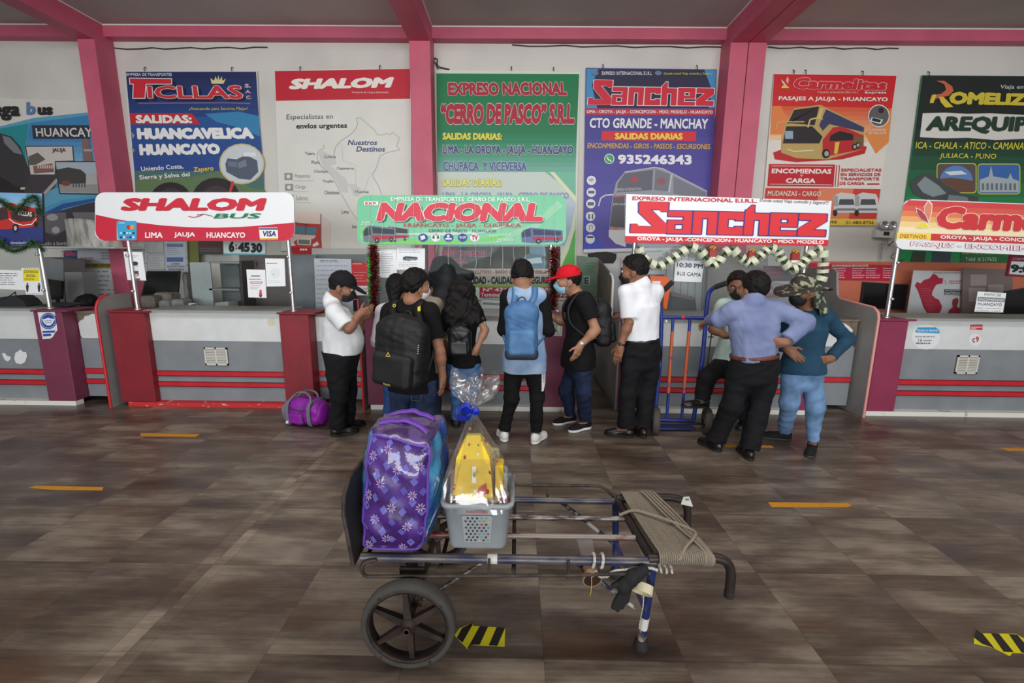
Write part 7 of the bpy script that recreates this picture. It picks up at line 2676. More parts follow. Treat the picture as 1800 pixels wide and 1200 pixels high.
for sd in 'lr': shoe(g, sd, M((40, 40, 44), .6), SOLEB)
hair_short(g, extra=[(Cone(g.at(0, -.05, 0), g.at(0, -.05, -.10), .07, .055), .04)], low=-.14)

# ---- 3: black tee, large black backpack
g3 = g = person('man in a black tee and jeans with a white mask, face turned to the right', 3.95,
                dict(head=(731, 502, .0), neck=(723, 522, -.01), sl=(687, 546, .04), sr=(757, 548, -.04), el=(673, 617, .05), er=(773, 618, -.04), wl=(674, 656, .1), wr=(778, 664, -.02),
                     hl=(703, 672, .0), hr=(746, 672, -.02), kl=(702, 728, .0), kr=(748, 728, -.02)),
                dict(l=((701, 776), (694, 760)), r=((749, 776), (756, 760))), (.80, .62, -.12), (160, 114, 88), dict(chest=(.185, .13), waist=(.17, .13), arm=(.054, .046, .031), thigh=(.090, .066)),
                (('r', (-.05, -.05, -1), (-.85, .3, 0), .35), ('l', (.3, .6, -.4), (.6, .2, .3), .6)), 1.02)
shirt(g, BLK, .014, .66, -.07)
trousers(g, cloth((40, 54, 84), .25, .3, 260, scale=12), .016, .012, .97, .03)
for sd in 'lr': shoe(g, sd, M((40, 40, 44), .6), SOLEB)
hair_short(g, thick=.016)
face_mask(g, (226, 228, 230))
MB().tube([Vector(g.HM + g.hrt * x - g.fw * y + g.up * z) for x, y, z in ((.06, .148, -.03), (.06, .15, -.12), (.13, .135, -.13), (.15, .12, -.03))], .0022, M((120, 110, 96), .8), 5).build('pocket_seam', g.root)

# ---- 4: woman with long curly hair
g4 = g = person('woman with long curly black hair, black top and blue jeans, hand on her hip', 4.24,
                dict(head=(811, 517, 0), neck=(812, 534, 0), sl=(788, 551, .01), sr=(836, 549, -.01), el=(778, 595, .06), er=(853, 580, -.04), wl=(788, 622, .22), wr=(838, 612, -.07),
                     hl=(801, 642, .0), hr=(829, 642, -.01), kl=(803, 692, .0), kr=(829, 692, 0)),
                dict(l=((803, 752), (800, 740)), r=((828, 752), (832, 740))), (-.15, 1, -.12), (176, 130, 104), dict(chest=(.14, .1), waist=(.12, .098), hip=(.165, .12), arm=(.042, .036, .026), thigh=(.084, .058)),
                (('r', (-.35, .05, -.9), (-.6, .7, .2), .3), ('l', (.3, .6, .2), (.3, .2, -.6), .5)), .93, visible_face=False)
shirt(g, BLK, .013, .62, .0)
trousers(g, cloth((70, 110, 160), .14, .3, 240, scale=11), .009, .004, .97, .03)
for sd in 'lr': shoe(g, sd, M((34, 33, 36), .6), SOLEB)
MB().tube([Vector(PY(x, y, 4.18)) for x, y in ((839, 541), (845, 551), (850, 562), (853, 570))], .004, M((210, 210, 210), .6), 6).build('sleeve_stripe', g.root)
lk = [(Ell(g.at(0, -.012, .024), (.09 * g.k, .112 * g.k, .104 * g.k), g.HR), .03)]
for i, (x, x2) in enumerate(((-.07, -.105), (-.035, -.06), (0, 0.005), (.035, .065), (.07, .11))):
    a = g.at(x, -.06, .0)
    m_ = g.at(x2, -.085, -.15)
    e_ = g.at(x2 * 1.15, -.115, -.33 + .05 * abs(i - 2))
    lk += [(Cone(a, m_, .055, .052), .05), (Cone(m_, e_, .052, .030), .05)]
blob('hair', lk, HAIR, g.root, .006, cuts=[(g.at(0, .05, -.02), g.hf - g.hu * .7)], wr=[(.012, 38, 4, (1, 1, .8)), (.006, 95, 5, (1, 1, .9))], sm=0)

# ---- 5: denim waistcoat, blue backpack
g5 = g = person('young man in a pale denim waistcoat, black joggers and white shoes, seen from behind', 3.93,
                dict(head=(918, 487, .03), neck=(920, 508, 0), sl=(895, 524, .0), sr=(950, 523, -.0), el=(886, 580, .02), er=(963, 579, .0), wl=(900, 575, .24), wr=(962, 577, .20),
                     hl=(904, 632, 0), hr=(939, 632, 0), kl=(899, 699, .0), kr=(944, 699, 0)),
                dict(l=((888, 777), (880, 762)), r=((937, 781), (962, 762))), (.06, 1, -.30), (164, 120, 94), dict(chest=(.155, .11), waist=(.14, .105), hip=(.15, .115), thigh=(.080, .055), calf=(.05, .034)),
                (('l', (.3, .8, .1), (.2, .1, -1), .5), ('r', (-.4, .6, .3), (-.3, .1, -1), .6)), .98, visible_face=False)
shirt(g, BLK, .012, 1.05, .02, name='tee')
shirt(g, two_tone((156, 178, 204), (122, 150, 188), 7, .4, .65, .85, name='pale_denim'), .022, None, -.10, name='waistcoat', wr=[(.006, 24, 3, (1, 1, .6))])
trousers(g, cloth((22, 22, 24), .1), .012, .006, .95, .05)
for sd in 'lr': shoe(g, sd, M((232, 232, 230), .5), M((226, 226, 222), .6))
hair_short(g, extra=[(Ell(g.at(0, -.02, .09), (.07, .085, .04), g.HR), .03)], tilt=(.5, .85), off=-.012, low=-.03)
s_ = Sheet(0, step=.0004, to=lambda x, y, k_: PY(x, y, 3.858 - k_))
mb = MB()
mb.slab([PY(x, y, 3.862) for x, y in ((952.5, 640), (958.5, 639), (958.5, 672), (955.5, 687), (952, 688))], (0, .02, 0), M((220, 222, 222), .7))
recalc(mb.build('side_stripe', g.root))
s_.text('JORDDY', (957.2, 643), (957.2, 673), (953.6, 673), (953.6, 643), (40, 42, 46), .03)
s_.build('stripe_lettering', g.root)

# ---- 6: red cap
g6 = g = person('man in a red cap, black tee and dark jeans facing the booth in profile', 4.24,
                dict(head=(999, 493, 0), neck=(1014, 515, 0), sl=(1029, 530, -.16), sr=(1013, 527, .16), el=(1047, 580, -.20), er=(991, 565, .20), wl=(1020, 607, -.22), wr=(968, 556, .16),
                     hl=(1021, 635, -.09), hr=(1013, 635, .09), kl=(1026, 690, -.10), kr=(995, 686, .08)),
                dict(l=((1037, 752), (1000, 760)), r=((1011, 741), (974, 747))), (-1, .05, -.08), (164, 118, 92), dict(chest=(.155, .115), waist=(.145, .112), hip=(.15, .118), thigh=(.082, .058), calf=(.055, .036)),
                (('l', (-.35, -.05, -.9), (-.5, .8, .2), .35), ('r', (-.7, .1, .1), (0, .2, -1), .5)), 1.0)
shirt(g, BLK, .014, .62, -.05)
trousers(g, cloth((33, 44, 70), .25, .3, 260, scale=12), .013, .008, .95, .04)
for sd in 'lr': shoe(g, sd, cloth((28, 28, 30), .2, .4, 300), M((226, 226, 224), .6), sl=.028)
hair_short(g, thick=.008)
cap(g, cloth((214, 22, 42), .05))
face_mask(g, (150, 196, 224))
watch(g, 'l', M((170, 168, 160), .3, .8), M((226, 226, 222), .2, .5))

# ---- 7: white shirt at the hand truck
g7 = g = person('man in a crisp white short sleeved shirt and black trousers, seen from behind', 4.1,
                dict(head=(1115, 476, .02), neck=(1127, 496, 0), sl=(1101, 513, -.06), sr=(1151, 512, .06), el=(1106, 566, -.10), er=(1134, 575, .22), wl=(1090, 609, -.10), wr=(1101, 557, .30),
                     hl=(1111, 622, -.03), hr=(1143, 622, .03), kl=(1104, 690, -.02), kr=(1136, 690, .03)),
                dict(l=((1112, 769), (1066, 763)), r=((1133, 770), (1112, 752))), (-.88, .42, -.18), (140, 96, 72), dict(chest=(.165, .118), waist=(.15, .115), hip=(.148, .12), thigh=(.084, .062)),
                (('l', (-.18, -.02, -1), (.6, .8, 0), .3), ('r', (-.9, .1, .1), (0, .2, -1), .7)), 1.02)
shirt(g, cloth((232, 233, 238), .03, .1), .016, .86, .12, collar=True, wr=[(.006, 20, 5, (1, 1, .5)), (.0025, 55, 6, (1, 1, .6))])
trousers(g, BLKT, .018, .018, .97, .145)
belt(g, M((24, 23, 24), .4), .13, .017)
for sd in 'lr': shoe(g, sd, LEATH, SOLEB)
hair_short(g, thick=.013, tilt=(.72, .7), off=-.006, low=-.045)
face_mask(g, (26, 24, 28))
watch(g, 'l', M((26, 26, 28), .5), M((40, 42, 46), .3))

# ---- 8: mint shirt, foot on the truck
g8 = g = person('man with glasses in a mint green shirt resting one foot on the truck wheel', 4.42,
                dict(head=(1297, 502, -.03), neck=(1300, 524, 0), sr=(1271, 538, 0), sl=(1325, 538, 0), er=(1253, 578, -.12), el=(1340, 590, -.05), wr=(1277, 590, -.22), wl=(1322, 612, -.16),
                     hr=(1276, 638, -.02), hl=(1306, 638, -.02), kr=(1243, 662, -.32), kl=(1304, 690, -.06)),
                dict(l=((1306, 744), (1300, 756)), r=((1245, 716), (1218, 719), -.30)), (-.42, -.9, -.34), (132, 92, 70), dict(chest=(.155, .115), waist=(.145, .112)),
                (('r', (.55, -.3, .1), (0, -.2, -1), .6), ('l', (-.5, -.4, .0), (0, -.2, -1), .5)), .98)
shirt(g, cloth((190, 214, 204), .04), .016, .8, -.09, collar=True)
trousers(g, BLKT, .018, .022, .95, .05)
for sd in 'lr': shoe(g, sd, LEATH, SOLEB)
hair_short(g, thick=.015)
face_mask(g, (30, 28, 31))
for sg in (-1, 1):
    MB().tube([Vector(g.at(.034 * sg + .024 * math.cos(R(a)), .100 - abs(.034 * sg + .024 * math.cos(R(a))) * .15, .008 + .017 * math.sin(R(a)))) for a in range(0, 360, 24)], .0016, DARK, 5, closed=True).build('spectacles', g.root)

# ---- 9: periwinkle shirt from behind
g9 = g = person('man in a periwinkle blue shirt and brown belt seen from behind, one elbow out', 3.68,
                dict(head=(1324, 508, .06), neck=(1326, 526, 0), sl=(1288, 546, .03), sr=(1364, 544, -.01), el=(1263, 560, .10), er=(1414, 567, -.05), wl=(1247, 563, .32), wr=(1378, 602, -.13),
                     hl=(1305, 646, .0), hr=(1346, 646, -.01), kl=(1287, 712, .02), kr=(1334, 718, 0)),
                dict(l=((1266, 795), (1228, 776)), r=((1320, 810), (1300, 789))), (-.38, .92, -.18), (150, 106, 82), dict(chest=(.172, .125), waist=(.165, .13), hip=(.148, .128), thigh=(.086, .066), arm=(.050, .043, .029)),
                (('l', (-.3, .6, -.35), (0, .2, -1), .8), ('r', (-.92, .15, .05), (.1, .9, .3), .95)), .99, visible_face=False)
shirt(g, two_tone((126, 137, 174), (108, 119, 158), 5, .4, .65, .85, name='periwinkle_cloth'), .018, 1.86, .07, collar=True, flare=.006, wr=[(.009, 15, 8, (1, 1, .45)), (.004, 48, 9, (1, 1, .5)), (.002, 100, 10, (1, 1, .6))])
trousers(g, BLKT, .020, .024, .97, .115)
belt(g, two_tone((112, 62, 52), (88, 46, 40), 40, .4, .6, .5, name='brown_leather'), .10, .018)
for sd in 'lr': shoe(g, sd, LEATH, SOLEB)
hair_short(g, thick=.016)

# ---- 10: camouflage hat
g10 = g = person('man in a camouflage hat and teal long sleeved top with both hands on his hips', 3.86,
                 dict(head=(1410, 512, -.03), neck=(1417, 546, 0), sr=(1388, 557, .02), sl=(1449, 555, .02), er=(1369, 603, .10), el=(1489, 596, .05), wr=(1384, 612, -.11), wl=(1459, 631, -.07),
                      hr=(1394, 655, 0), hl=(1428, 655, 0), kr=(1388, 708, -.02), kl=(1433, 716, -.05)),
                 dict(r=((1389, 774), (1341, 769)), l=((1428, 789), (1421, 806))), (-.86, -.46, -.05), (142, 98, 72), dict(chest=(.16, .115), waist=(.142, .11), hip=(.15, .115), thigh=(.08, .058), calf=(.054, .037)),
                 (('r', (.45, -.45, -.5), (.2, .9, .1), .3), ('l', (-.92, -.25, -.05), (.1, .9, .2), .3, -1)), .97)
shirt(g, cloth((36, 70, 93), .1), .012, 1.92, .0, flare=.0, tail=1, wr=[(.006, 20, 4, (1, 1, .5)), (.0028, 60, 5, (1, 1, .6))])
trousers(g, cloth((112, 146, 186), .18, .35, 240, scale=10), .011, .006, .96, .04)
for sd in 'lr': shoe(g, sd, cloth((30, 30, 33), .2, .4, 300), M((52, 50, 50), .7))
hair_short(g, thick=.006)
face_mask(g, (24, 23, 26))
CAMO = two_tone((52, 46, 42), (150, 150, 126), 17, .55, .60, .85, detail=2, name='camouflage')
CAMO2 = two_tone((150, 160, 134), (56, 62, 52), 20, .48, .54, .85, detail=2, name='camouflage_pale')
ht = blob('hat', [(Ell(g.at(0, -.006, .050), (.088 * g.k, .104 * g.k, .088 * g.k), g.HR), .02)], CAMO, g.root, .005, cuts=[(g.at(0, 0, .035), -g.hu)], wr=[(.003, 40, 3, (1, 1, 1))], sm=1)
mb = MB()
vs_, fs_ = [], []
for j_, (r0, dz) in enumerate(((.085, .036), (.12, .032), (.155, .026), (.185, .014), (.186, .006), (.155, .018), (.12, .024), (.085, .028))):
    for i in range(48):
        a = 2 * math.pi * i / 48
        z = dz + (.022 * math.cos(2 * a + .4) - .008 * math.sin(a)) * (r0 - .085) / .1
        vs_.append(Vector(g.at(math.cos(a) * r0, math.sin(a) * r0 * 1.12 - .006, z)))
for j_ in range(8):
    for i in range(48):
        fs_.append((j_ * 48 + i, j_ * 48 + (i + 1) % 48, ((j_ + 1) % 8) * 48 + (i + 1) % 48, ((j_ + 1) % 8) * 48 + i))
mb.add(vs_, fs_, CAMO, True)
mb.build('brim', ht)
blob('neck_flap', [(Cone(g.at(-.085, -.03, .03), g.at(-.105, -.02, -.10), .02, .028), .03), (Cone(g.at(-.06, -.09, .02), g.at(-.13, -.07, -.15), .03, .03), .04), (Cone(g.at(-.03, -.10, .02), g.at(-.10, -.12, -.15), .03, .028), .04)], CAMO2, ht, .005, wr=[(.006, 45, 3, (1, 1, 1))])

# ---- 11: clerk behind the far left counter
g = person('seated clerk behind the torn gate, only dark hair showing', 5.45,
           dict(head=(154, 540, 0), neck=(158, 568, .02), sl=(180, 586, .0), sr=(134, 586, .0), el=(186, 620, -.05), er=(128, 620, -.05), wl=(172, 628, -.25), wr=(142, 628, -.25),
                hl=(168, 640, .05), hr=(146, 640, .05), kl=(170, 648, -.35), kr=(142, 648, -.35)),
           dict(l=((172, 700), (170, 706), -.3), r=((146, 700), (142, 706), -.3)), (-.5, -.7, -.6), (150, 108, 84), None, (), .95, hh=.008)
shirt(g, cloth((70, 74, 90), .1), .014, .7, -.05, h=.009)
trousers(g, BLKT, .015, .01, .95, .05, h=.010)
hair_short(g, extra=[(Ell(g.at(0, -.03, .05), (.10, .115, .09), g.HR), .03)], low=-.1)
t = thing('stool', 'plain stool under the seated clerk behind the torn gate', 'stool', (-4.55, 5.5, 0))
hz = g.HM[2] - .13
MB().lathe([(0, hz - .05), (.18, hz - .05), (.18, hz - .01), (.16, hz), (0, hz)], (g.HM[0], g.HM[1], 0), (0, 0, 1), DARK, 20).build('seat', t)
MB().tube([(g.HM[0], g.HM[1], 0.02), (g.HM[0], g.HM[1], hz - .04)], .03, STEEL).build('column', t)
MB().lathe([(0, 0), (.2, 0), (.19, .02), (0, .03)], (g.HM[0], g.HM[1], 0), (0, 0, 1), DARK, 20).build('base', t)

# ================================================================== BAGS, HAND TRUCK, FLOOR MARKS, GARLANDS
def backpack(label, c, rt, up, size, mats, g=None, pocket=True, wr=.004, seed=1):
    """rounded pack of half sizes (w, d, h); rt: right, up: up; the wearer is on the +forward side"""
    rt, up = unit(rt), unit(up)
    rt = unit(rt - up * (rt @ up))
    fw = np.cross(up, rt)
    Rm = np.stack([rt, fw, up], 1)
    c = V3(c)
    w_, d_, h_ = size
    A = lambda x, y, z: c + rt * x + fw * y + up * z
    t = thing('backpack', label, 'backpack', c)
    m0, m1 = mats[:2]
    blob('body', [(Box(A(0, 0, -.02), (w_, d_, h_ * .92), min(w_, d_) * .8, Rm), .03), (Ell(A(0, -.01, h_ * .55), (w_ * .86, d_ * .9, h_ * .48), Rm), .05)], m0, t, .007, wr=[(wr, 30, seed, (1, 1, 1)), (wr * .5, 80, seed + 1, (1, 1, 1))])
    if pocket:
        blob('front_pocket', [(Box(A(0, -d_ * .92, -h_ * .42), (w_ * .80, d_ * .42, h_ * .46), d_ * .38, Rm), .02)], m1, t, .006, wr=[(wr * .7, 34, seed + 2, (1, 1, 1))])
        MB().tube([Vector(A(w_ * .74 * math.cos(R(a)), -d_ * 1.24 + abs(math.cos(R(a))) * d_ * .3, -h_ * .42 + h_ * .40 * math.sin(R(a)))) for a in range(-10, 191, 12)], .0035, mats[2], 6).build('zip', t)
    MB().tube([Vector(A(w_ * .92 * math.cos(R(a)), -d_ * .55, h_ * .10 + h_ * .78 * math.sin(R(a)))) for a in range(0, 181, 10)], .004, mats[2], 6).build('zip', t)
    MB().tube([Vector(A(.03 * math.cos(R(a)), d_ * .4, h_ * .98 + .03 * math.sin(R(a)))) for a in range(0, 181, 20)], .006, mats[2], 6).build('grab_loop', t)
    if g is not None:
        for sg, sd in ((-1, 'l'), (1, 'r')):
            S_ = g.J['s' + sd]
            m_ = S_ * .62 + g.SM * .38
            o = g.B['chest'][1] * g.s
            pts = [A(sg * w_ * .5, d_ * .5, h_ * .80), m_ - g.fw * (o * .86) + g.up * .02, m_ - g.fw * .05 + g.up * .085, m_ + g.up * .092, m_ + g.fw * .06 + g.up * .07,
                   m_ + g.fw * (o + .03) - g.up * .06, m_ + g.fw * (o + .01) - g.up * .2 + g.rt * sg * .03, g.SM + g.rt * sg * (g.B['chest'][0] + .035) - g.up * .30, A(sg * w_ * .9, d_ * .5, -h_ * .62)]
            # flat padded band
            P_ = [Vector(p) for p in bend(pts, 4, .05)]
            vs_, fs_ = [], []
            for i, p in enumerate(P_):
                tg_ = (P_[min(i + 1, len(P_) - 1)] - P_[max(i - 1, 0)]).normalized()
                sd_ = Vector(g.rt) - tg_ * Vector(g.rt).dot(tg_)
                sd_ = sd_.normalized() if sd_.length > .2 else Vector(g.fw)
                nn_ = tg_.cross(sd_)
                wd = .026 if i < len(P_) * .66 else .013
                for a, b in ((-1, -.5), (-.7, .5), (.7, .5), (1, -.5)):
                    vs_.append(p + sd_ * wd * a + nn_ * .007 * b * 2)
            n_ = len(P_)
            for i in range(n_ - 1):
                for k_ in range(4):
                    fs_.append((i * 4 + k_, i * 4 + (k_ + 1) % 4, i * 4 + 4 + (k_ + 1) % 4, i * 4 + 4 + k_))
            mb_ = MB()
            mb_.add(vs_, fs_, m1, True)
            mb_.build('shoulder_strap', t)
    return t, A


NYL = M((17, 17, 19), .6, var=.15, scale=18, bump=.25, bscale=120, name='black_nylon')
NYL2 = M((22, 22, 24), .62, var=.15, scale=18, bump=.25, bscale=120, name='black_nylon_panel')
ZIP = M((50, 50, 52), .4, .3)
YLW = M((226, 206, 40), .5)
# large black pack
pc = V3(PY(707, 618, 3.66))
bt, A = backpack('huge black backpack with yellow badges on the man in the black tee', pc, g3.rt * .97 + g3.fw * -.12, g3.up - g3.rt * -.10, (.225, .125, .305), (NYL, NYL2, ZIP), g3, seed=3)
bt_s = Sheet(0, step=.0006, to=lambda x, y, k_: Vector(A(x, -.165 - k_, y)))
bt_s.line([(-.045, -.03), (.005, -.03), (-.02, .018), (-.045, -.03)], .006, (214, 200, 80))
bt_s.rect(-.03, -.024, -.01, -.012, (214, 200, 80))
o_ = bt_s.build('triangle_badge', bt)
s_ = Sheet(0, step=.0006, to=lambda x, y, k_: Vector(A(x, -.166 - k_, y)))
s_.text('TRAVEL', (-.05, -.235), (.02, -.235), (.02, -.25), (-.05, -.25), (214, 200, 80), .02)
s_.build('bottom_badge', bt)
for sg, x in ((-1, -.07), (1, .085)):
    p_ = V3(PY((693, 737)[sg > 0], (537, 543)[sg > 0], 3.80))
    mb = MB()
    if sg > 0:
        mb.hexa([Vector(p_ + g3.rt * a * .012 + g3.up * (b_ * .022 + a * .006) - g3.fw * z) for z in (.0, .006) for a, b_ in ((-1, -1), (1, -1), (1, 1), (-1, 1))], YLW)
        recalc(mb.build('strap_badge', bt))
    else:
        mb.tube([Vector(p_ + g3.rt * .012 * math.cos(R(a)) + g3.up * .012 * math.sin(R(a))) for a in range(0, 360, 30)], .0035, YLW, 6, closed=True)
        mb.build('strap_ring', bt)
for x, z in ((-.19, .0), (.12, -.03), (.20, .1)):
    mb = MB()
    for i in range(5): mb.ball(Vector(A(x, -.14 + abs(x) * .25, z - i * .016)), .006, M((196, 186, 150), .3, .6), 8, 6)
    mb.build('zip_pull', bt)
# small black pack of the woman
backpack('small black leather backpack worn by the woman with long curly hair', V3(PY(808, 598, 4.09)), g4.rt, g4.up, (.105, .055, .145), (M((22, 22, 25), .4, bump=.15, bscale=60), M((26, 26, 29), .4), M((150, 140, 110), .3, .8)), None, True, .004, 7)
# blue pack
BL1 = two_tone((74, 118, 164), (60, 102, 148), 8, .4, .65, .6, name='blue_nylon')
BL2 = two_tone((84, 130, 176), (66, 110, 156), 8, .4, .65, .6, name='blue_nylon_panel')
bt, A = backpack('blue backpack with a dark lower trim on the young man in white shoes', V3(PY(917, 578, 3.76)), g5.rt, g5.up, (.135, .085, .235), (BL1, BL2, M((36, 44, 60), .5)), g5, seed=11)
blob('base_trim', [(Box(A(0, -.005, -.20), (.139, .092, .05), .04, np.stack([unit(g5.rt), unit(g5.fw), unit(g5.up)], 1)), 0)], M((44, 50, 62), .6, bump=.2, bscale=100), bt, .006, cuts=[(A(0, 0, -.175), g5.up + g5.fw * .0)])
# black pack seen from the side
backpack('black backpack on the man in the red cap, seen from its side', V3(PY(1056, 566, 4.22)), g6.rt, g6.up + g6.fw * .12, (.125, .085, .215), (NYL, NYL2, ZIP), g6, seed=15)

# ---- purple holdall
MAGN = two_tone((140, 26, 158), (116, 18, 134), 6, .4, .65, .5, name='magenta_nylon')
GRYB = M((112, 112, 122), .6, var=.1, scale=20, bump=.2, bscale=100, name='grey_nylon')
dc = V3(PY(539, 720, 4.33))
bz = .0
dA = lambda x, y, z: np.array([dc[0] + x, dc[1] + y, z])
t = thing('duffel_bag', 'purple and grey holdall standing on the floor by the oxblood post', 'bag', (dc[0], dc[1], 0))
rx = np.array([.975, -.22, 0])
ry = np.array([.22, .975, 0])
D = lambda x, y, z: np.array([dc[0], dc[1], 0]) + rx * x + ry * y + np.array([0, 0, z])
Rd = np.stack([rx, ry, np.array([0, 0, 1.0])], 1)
blob('body', [(Box(D(0, 0, .125), (.205, .12, .122), .085, Rd), .02), (Ell(D(0, 0, .18), (.19, .10, .09), Rd), .04)], MAGN, t, .007, cuts=[(D(0, 0, .003), (0, 0, -1))], wr=[(.006, 26, 3, (1, 1, 1)), (.003, 60, 4, (1, 1, 1))])
for sg in (-1, 1):
    blob('end_panel', [(Ell(D(.195 * sg, 0, .118), (.035, .105, .108), Rd), .02)], GRYB if sg < 0 else MAGN, t, .007, cuts=[(D(0, 0, .004), (0, 0, -1))], wr=[(.004, 40, 5, (1, 1, 1))])
sp = lambda v: math.copysign(abs(v) ** .55, v)
for x in (-.125, .115):
    for dx in (-.012, 0, .012):
        MB().tube([Vector(D(x + dx, -.128 * sp(math.cos(R(a))), max(.012, .128 + .126 * sp(math.sin(R(a)))))) for a in range(-50, 181, 10)], .008, GRYB, 6).build('side_strap', t)
for y, hh_ in ((-.06, .09), (.05, .075)):
    MB().tube(bend([D(-.13, y - .045, .22), D(-.09, y, .25 + hh_ * .5), D(-.02, y, .25 + hh_), D(.07, y, .25 + hh_ * .95), D(.11, y, .25 + hh_ * .3), D(.112, y - .05, .20)], rad=.06), .011, GRYB, 8).build('carry_handle', t)
for pts in ([(-.10, -.127, .19), (-.03, -.131, .18), (.06, -.129, .17)], [(-.10, -.130, .13), (.02, -.134, .12), (.045, -.133, .09), (.055, -.13, .05)]):
    MB().tube([Vector(D(*p)) for p in pts], .006, M((64, 56, 70), .5), 6).build('pocket_zip', t)
blob('side_pocket', [(Box(D(-.03, -.118, .085), (.075, .022, .055), .02, Rd), 0)], MAGN, t, .006, wr=[(.003, 40, 8, (1, 1, 1))])
mb = MB()
mb.box(tuple(D(-.115, -.14, .05) - .012), tuple(D(-.115, -.14, .05) + .012), M((226, 226, 228), .5), .003)
mb.build('luggage_tag', t)

# ---- blue hand truck
BLT = two_tone((38, 58, 140), (30, 44, 112), 12, .4, .65, .4, name='blue_enamel')
ORT = two_tone((196, 92, 54), (52, 62, 130), 5, .60, .66, .5, stretch=(1, 1, 2.2), name='flaking_orange')
t = thing('hand_truck', 'blue upright hand truck with orange inner bars and grey wheels', 'truck', (1.58, 4.22, 0))
YT = 4.25
pt = lambda x, y, d=0: Vector(PY(x, y, YT + d))
for pts, gp_ in (([(1150, 738), (1160, 640), (1163, 560), (1157, 520), (1170, 496)], 1), ([(1219, 738), (1236, 620), (1243, 530), (1247, 508), (1262, 497)], 1)):
    P_ = [pt(*p) for p in pts]
    P_[-1] = P_[-1] + Vector((.02, -.10, .0))
    o_ = MB().tube(bend(P_, rad=.08), .020, BLT, 12).build('side_tube', t)
    d_ = (P_[-1] - P_[-2]).normalized()
    MB().tube([P_[-1] - d_ * .09, P_[-1] + d_ * .012], .0235, RUB, 12).build('rubber_grip', o_)
for (x0, y0), (x1, y1), r in (((1163, 557), (1241, 559), .018), ((1152, 737), (1220, 740), .020)):
    MB().tube([pt(x0, y0), pt(x1, y1)], r, BLT, 12).build('cross_tube', t)
for (x0, y0), (x1, y1) in (((1183, 560), (1172, 738)), ((1213, 560), (1198, 738))):
    a, b_ = pt(x0, y0), pt(x1, y1)
    o_ = MB().tube([a, b_], .014, BLT, 10).build('inner_bar', t)
    MB().tube([a.lerp(b_, .12), a.lerp(b_, .72)], .0148, ORT, 10).build('orange_paint', o_)
MB().tube([pt(1254, 565, .08), pt(1250, 592, .08), pt(1241, 660, .06)], .006, DARK, 6).build('rear_stay', t)
MB().tube([pt(1245, 592, .0), pt(1254, 592, .08)], .006, DARK, 6).build('rear_stay', t)
mb = MB()
a, b_ = pt(1150, 752), pt(1222, 754)
mb.hexa([(a.x, YT - .02, .02), (b_.x, YT - .02, .02), (b_.x, YT + .22, .012), (a.x, YT + .22, .012), (a.x, YT - .02, .035), (b_.x, YT - .02, .035), (b_.x, YT + .22, .022), (a.x, YT + .22, .022)], BLT)
mb.build('toe_plate', t)
for x in (1149, 1238):
    p_ = pt(x, 739)
    c_ = Vector((p_.x, YT - .06, .128))
    mb = MB()
    ax = Vector((1, -.22, 0)).normalized()
    mb.lathe([(.078, -.03), (.112, -.034), (.126, -.02), (.128, 0), (.126, .02), (.112, .034), (.078, .03), (.075, 0)], c_, ax, M((74, 70, 66), .8, bump=.2), 36, closed=True)
    wl = mb.build('wheel', t)
    mb = MB()
    mb.lathe([(.0, -.028), (.03, -.028), (.034, -.012), (.078, -.008), (.078, .008), (.034, .012), (.03, .028), (0, .028)], c_, ax, M((120, 116, 110), .5, .2), 28)
    mb.build('wheel_disc', wl)
    mb = MB()
    mb.lathe([(.0, .045), (.012, .045), (.012, -.045), (0, -.045)], c_, ax, M((50, 48, 48), .4, .7), 10)
    mb.build('hub', wl)
MB().tube([pt(1149, 739) + Vector((0, -.06, 0)), pt(1238, 741) + Vector((0, -.06, 0))], .012, DARK, 8).build('axle', t)
mb = MB()
c_ = pt(1200, 558)
mb.tube([c_ - Vector((.015, 0, 0)), c_ + Vector((.015, 0, 0))], .0186, M((196, 40, 44), .5), 12)
mb.build('red_band', t)
c_ = pt(1169, 563)
MB().tube([c_ + Vector((0, -.02, .0)), c_ + Vector((.012, -.03, -.012))], .01, M((220, 222, 224), .4), 8).build('white_clip', t)

# ---- floor marks
TAPE = two_tone((206, 142, 26), (170, 118, 40), 20, .58, .72, .6, name='orange_tape')


def mark(label, q, mat=TAPE, name='floor_tape', cat='tape', z=.0015):
    mb_ = MB()
    mb_.slab([PZ(x, y, .0005) for x, y in q], (0, 0, z), mat)
    recalc(mb_.build(name, label=label, cat=cat, group=None))


mark('orange floor tape strip nearest the left edge', [(50, 857), (64, 853.5), (182, 856), (180, 861.5), (96, 861)])
mark('orange floor tape strip left of the purple holdall', [(247, 761), (352, 763), (344, 767.5), (247, 766)])
mark('orange floor tape strip right of the cart, in open floor', [(1350, 882.5), (1490, 884), (1497, 888), (1490, 891), (1356, 891)])
mark('orange floor tape strip behind the shoes of the man in periwinkle', [(1272, 781), (1356, 783), (1360, 786.5), (1274, 785)])
mark('orange floor tape strip at the right edge', [(1757, 787), (1830, 788), (1830, 792.5), (1772, 792)])
HY, HB = M((214, 206, 20), .5), M((30, 20, 22), .5)


def hazard(label, pts, stripes):
    t = thing('floor_arrow', label, 'floor marking', PZ(*pts[0]))
    mb_ = MB()
    mb_.slab([PZ(x, y, .0005) for x, y in pts], (0, 0, .0012), HY)
    recalc(mb_.build('yellow_base', t))
    for q in stripes:
        mb_ = MB()
        mb_.slab([PZ(x, y, .0018) for x, y in q], (0, 0, .0006), HB)
        recalc(mb_.build('black_stripe', t))


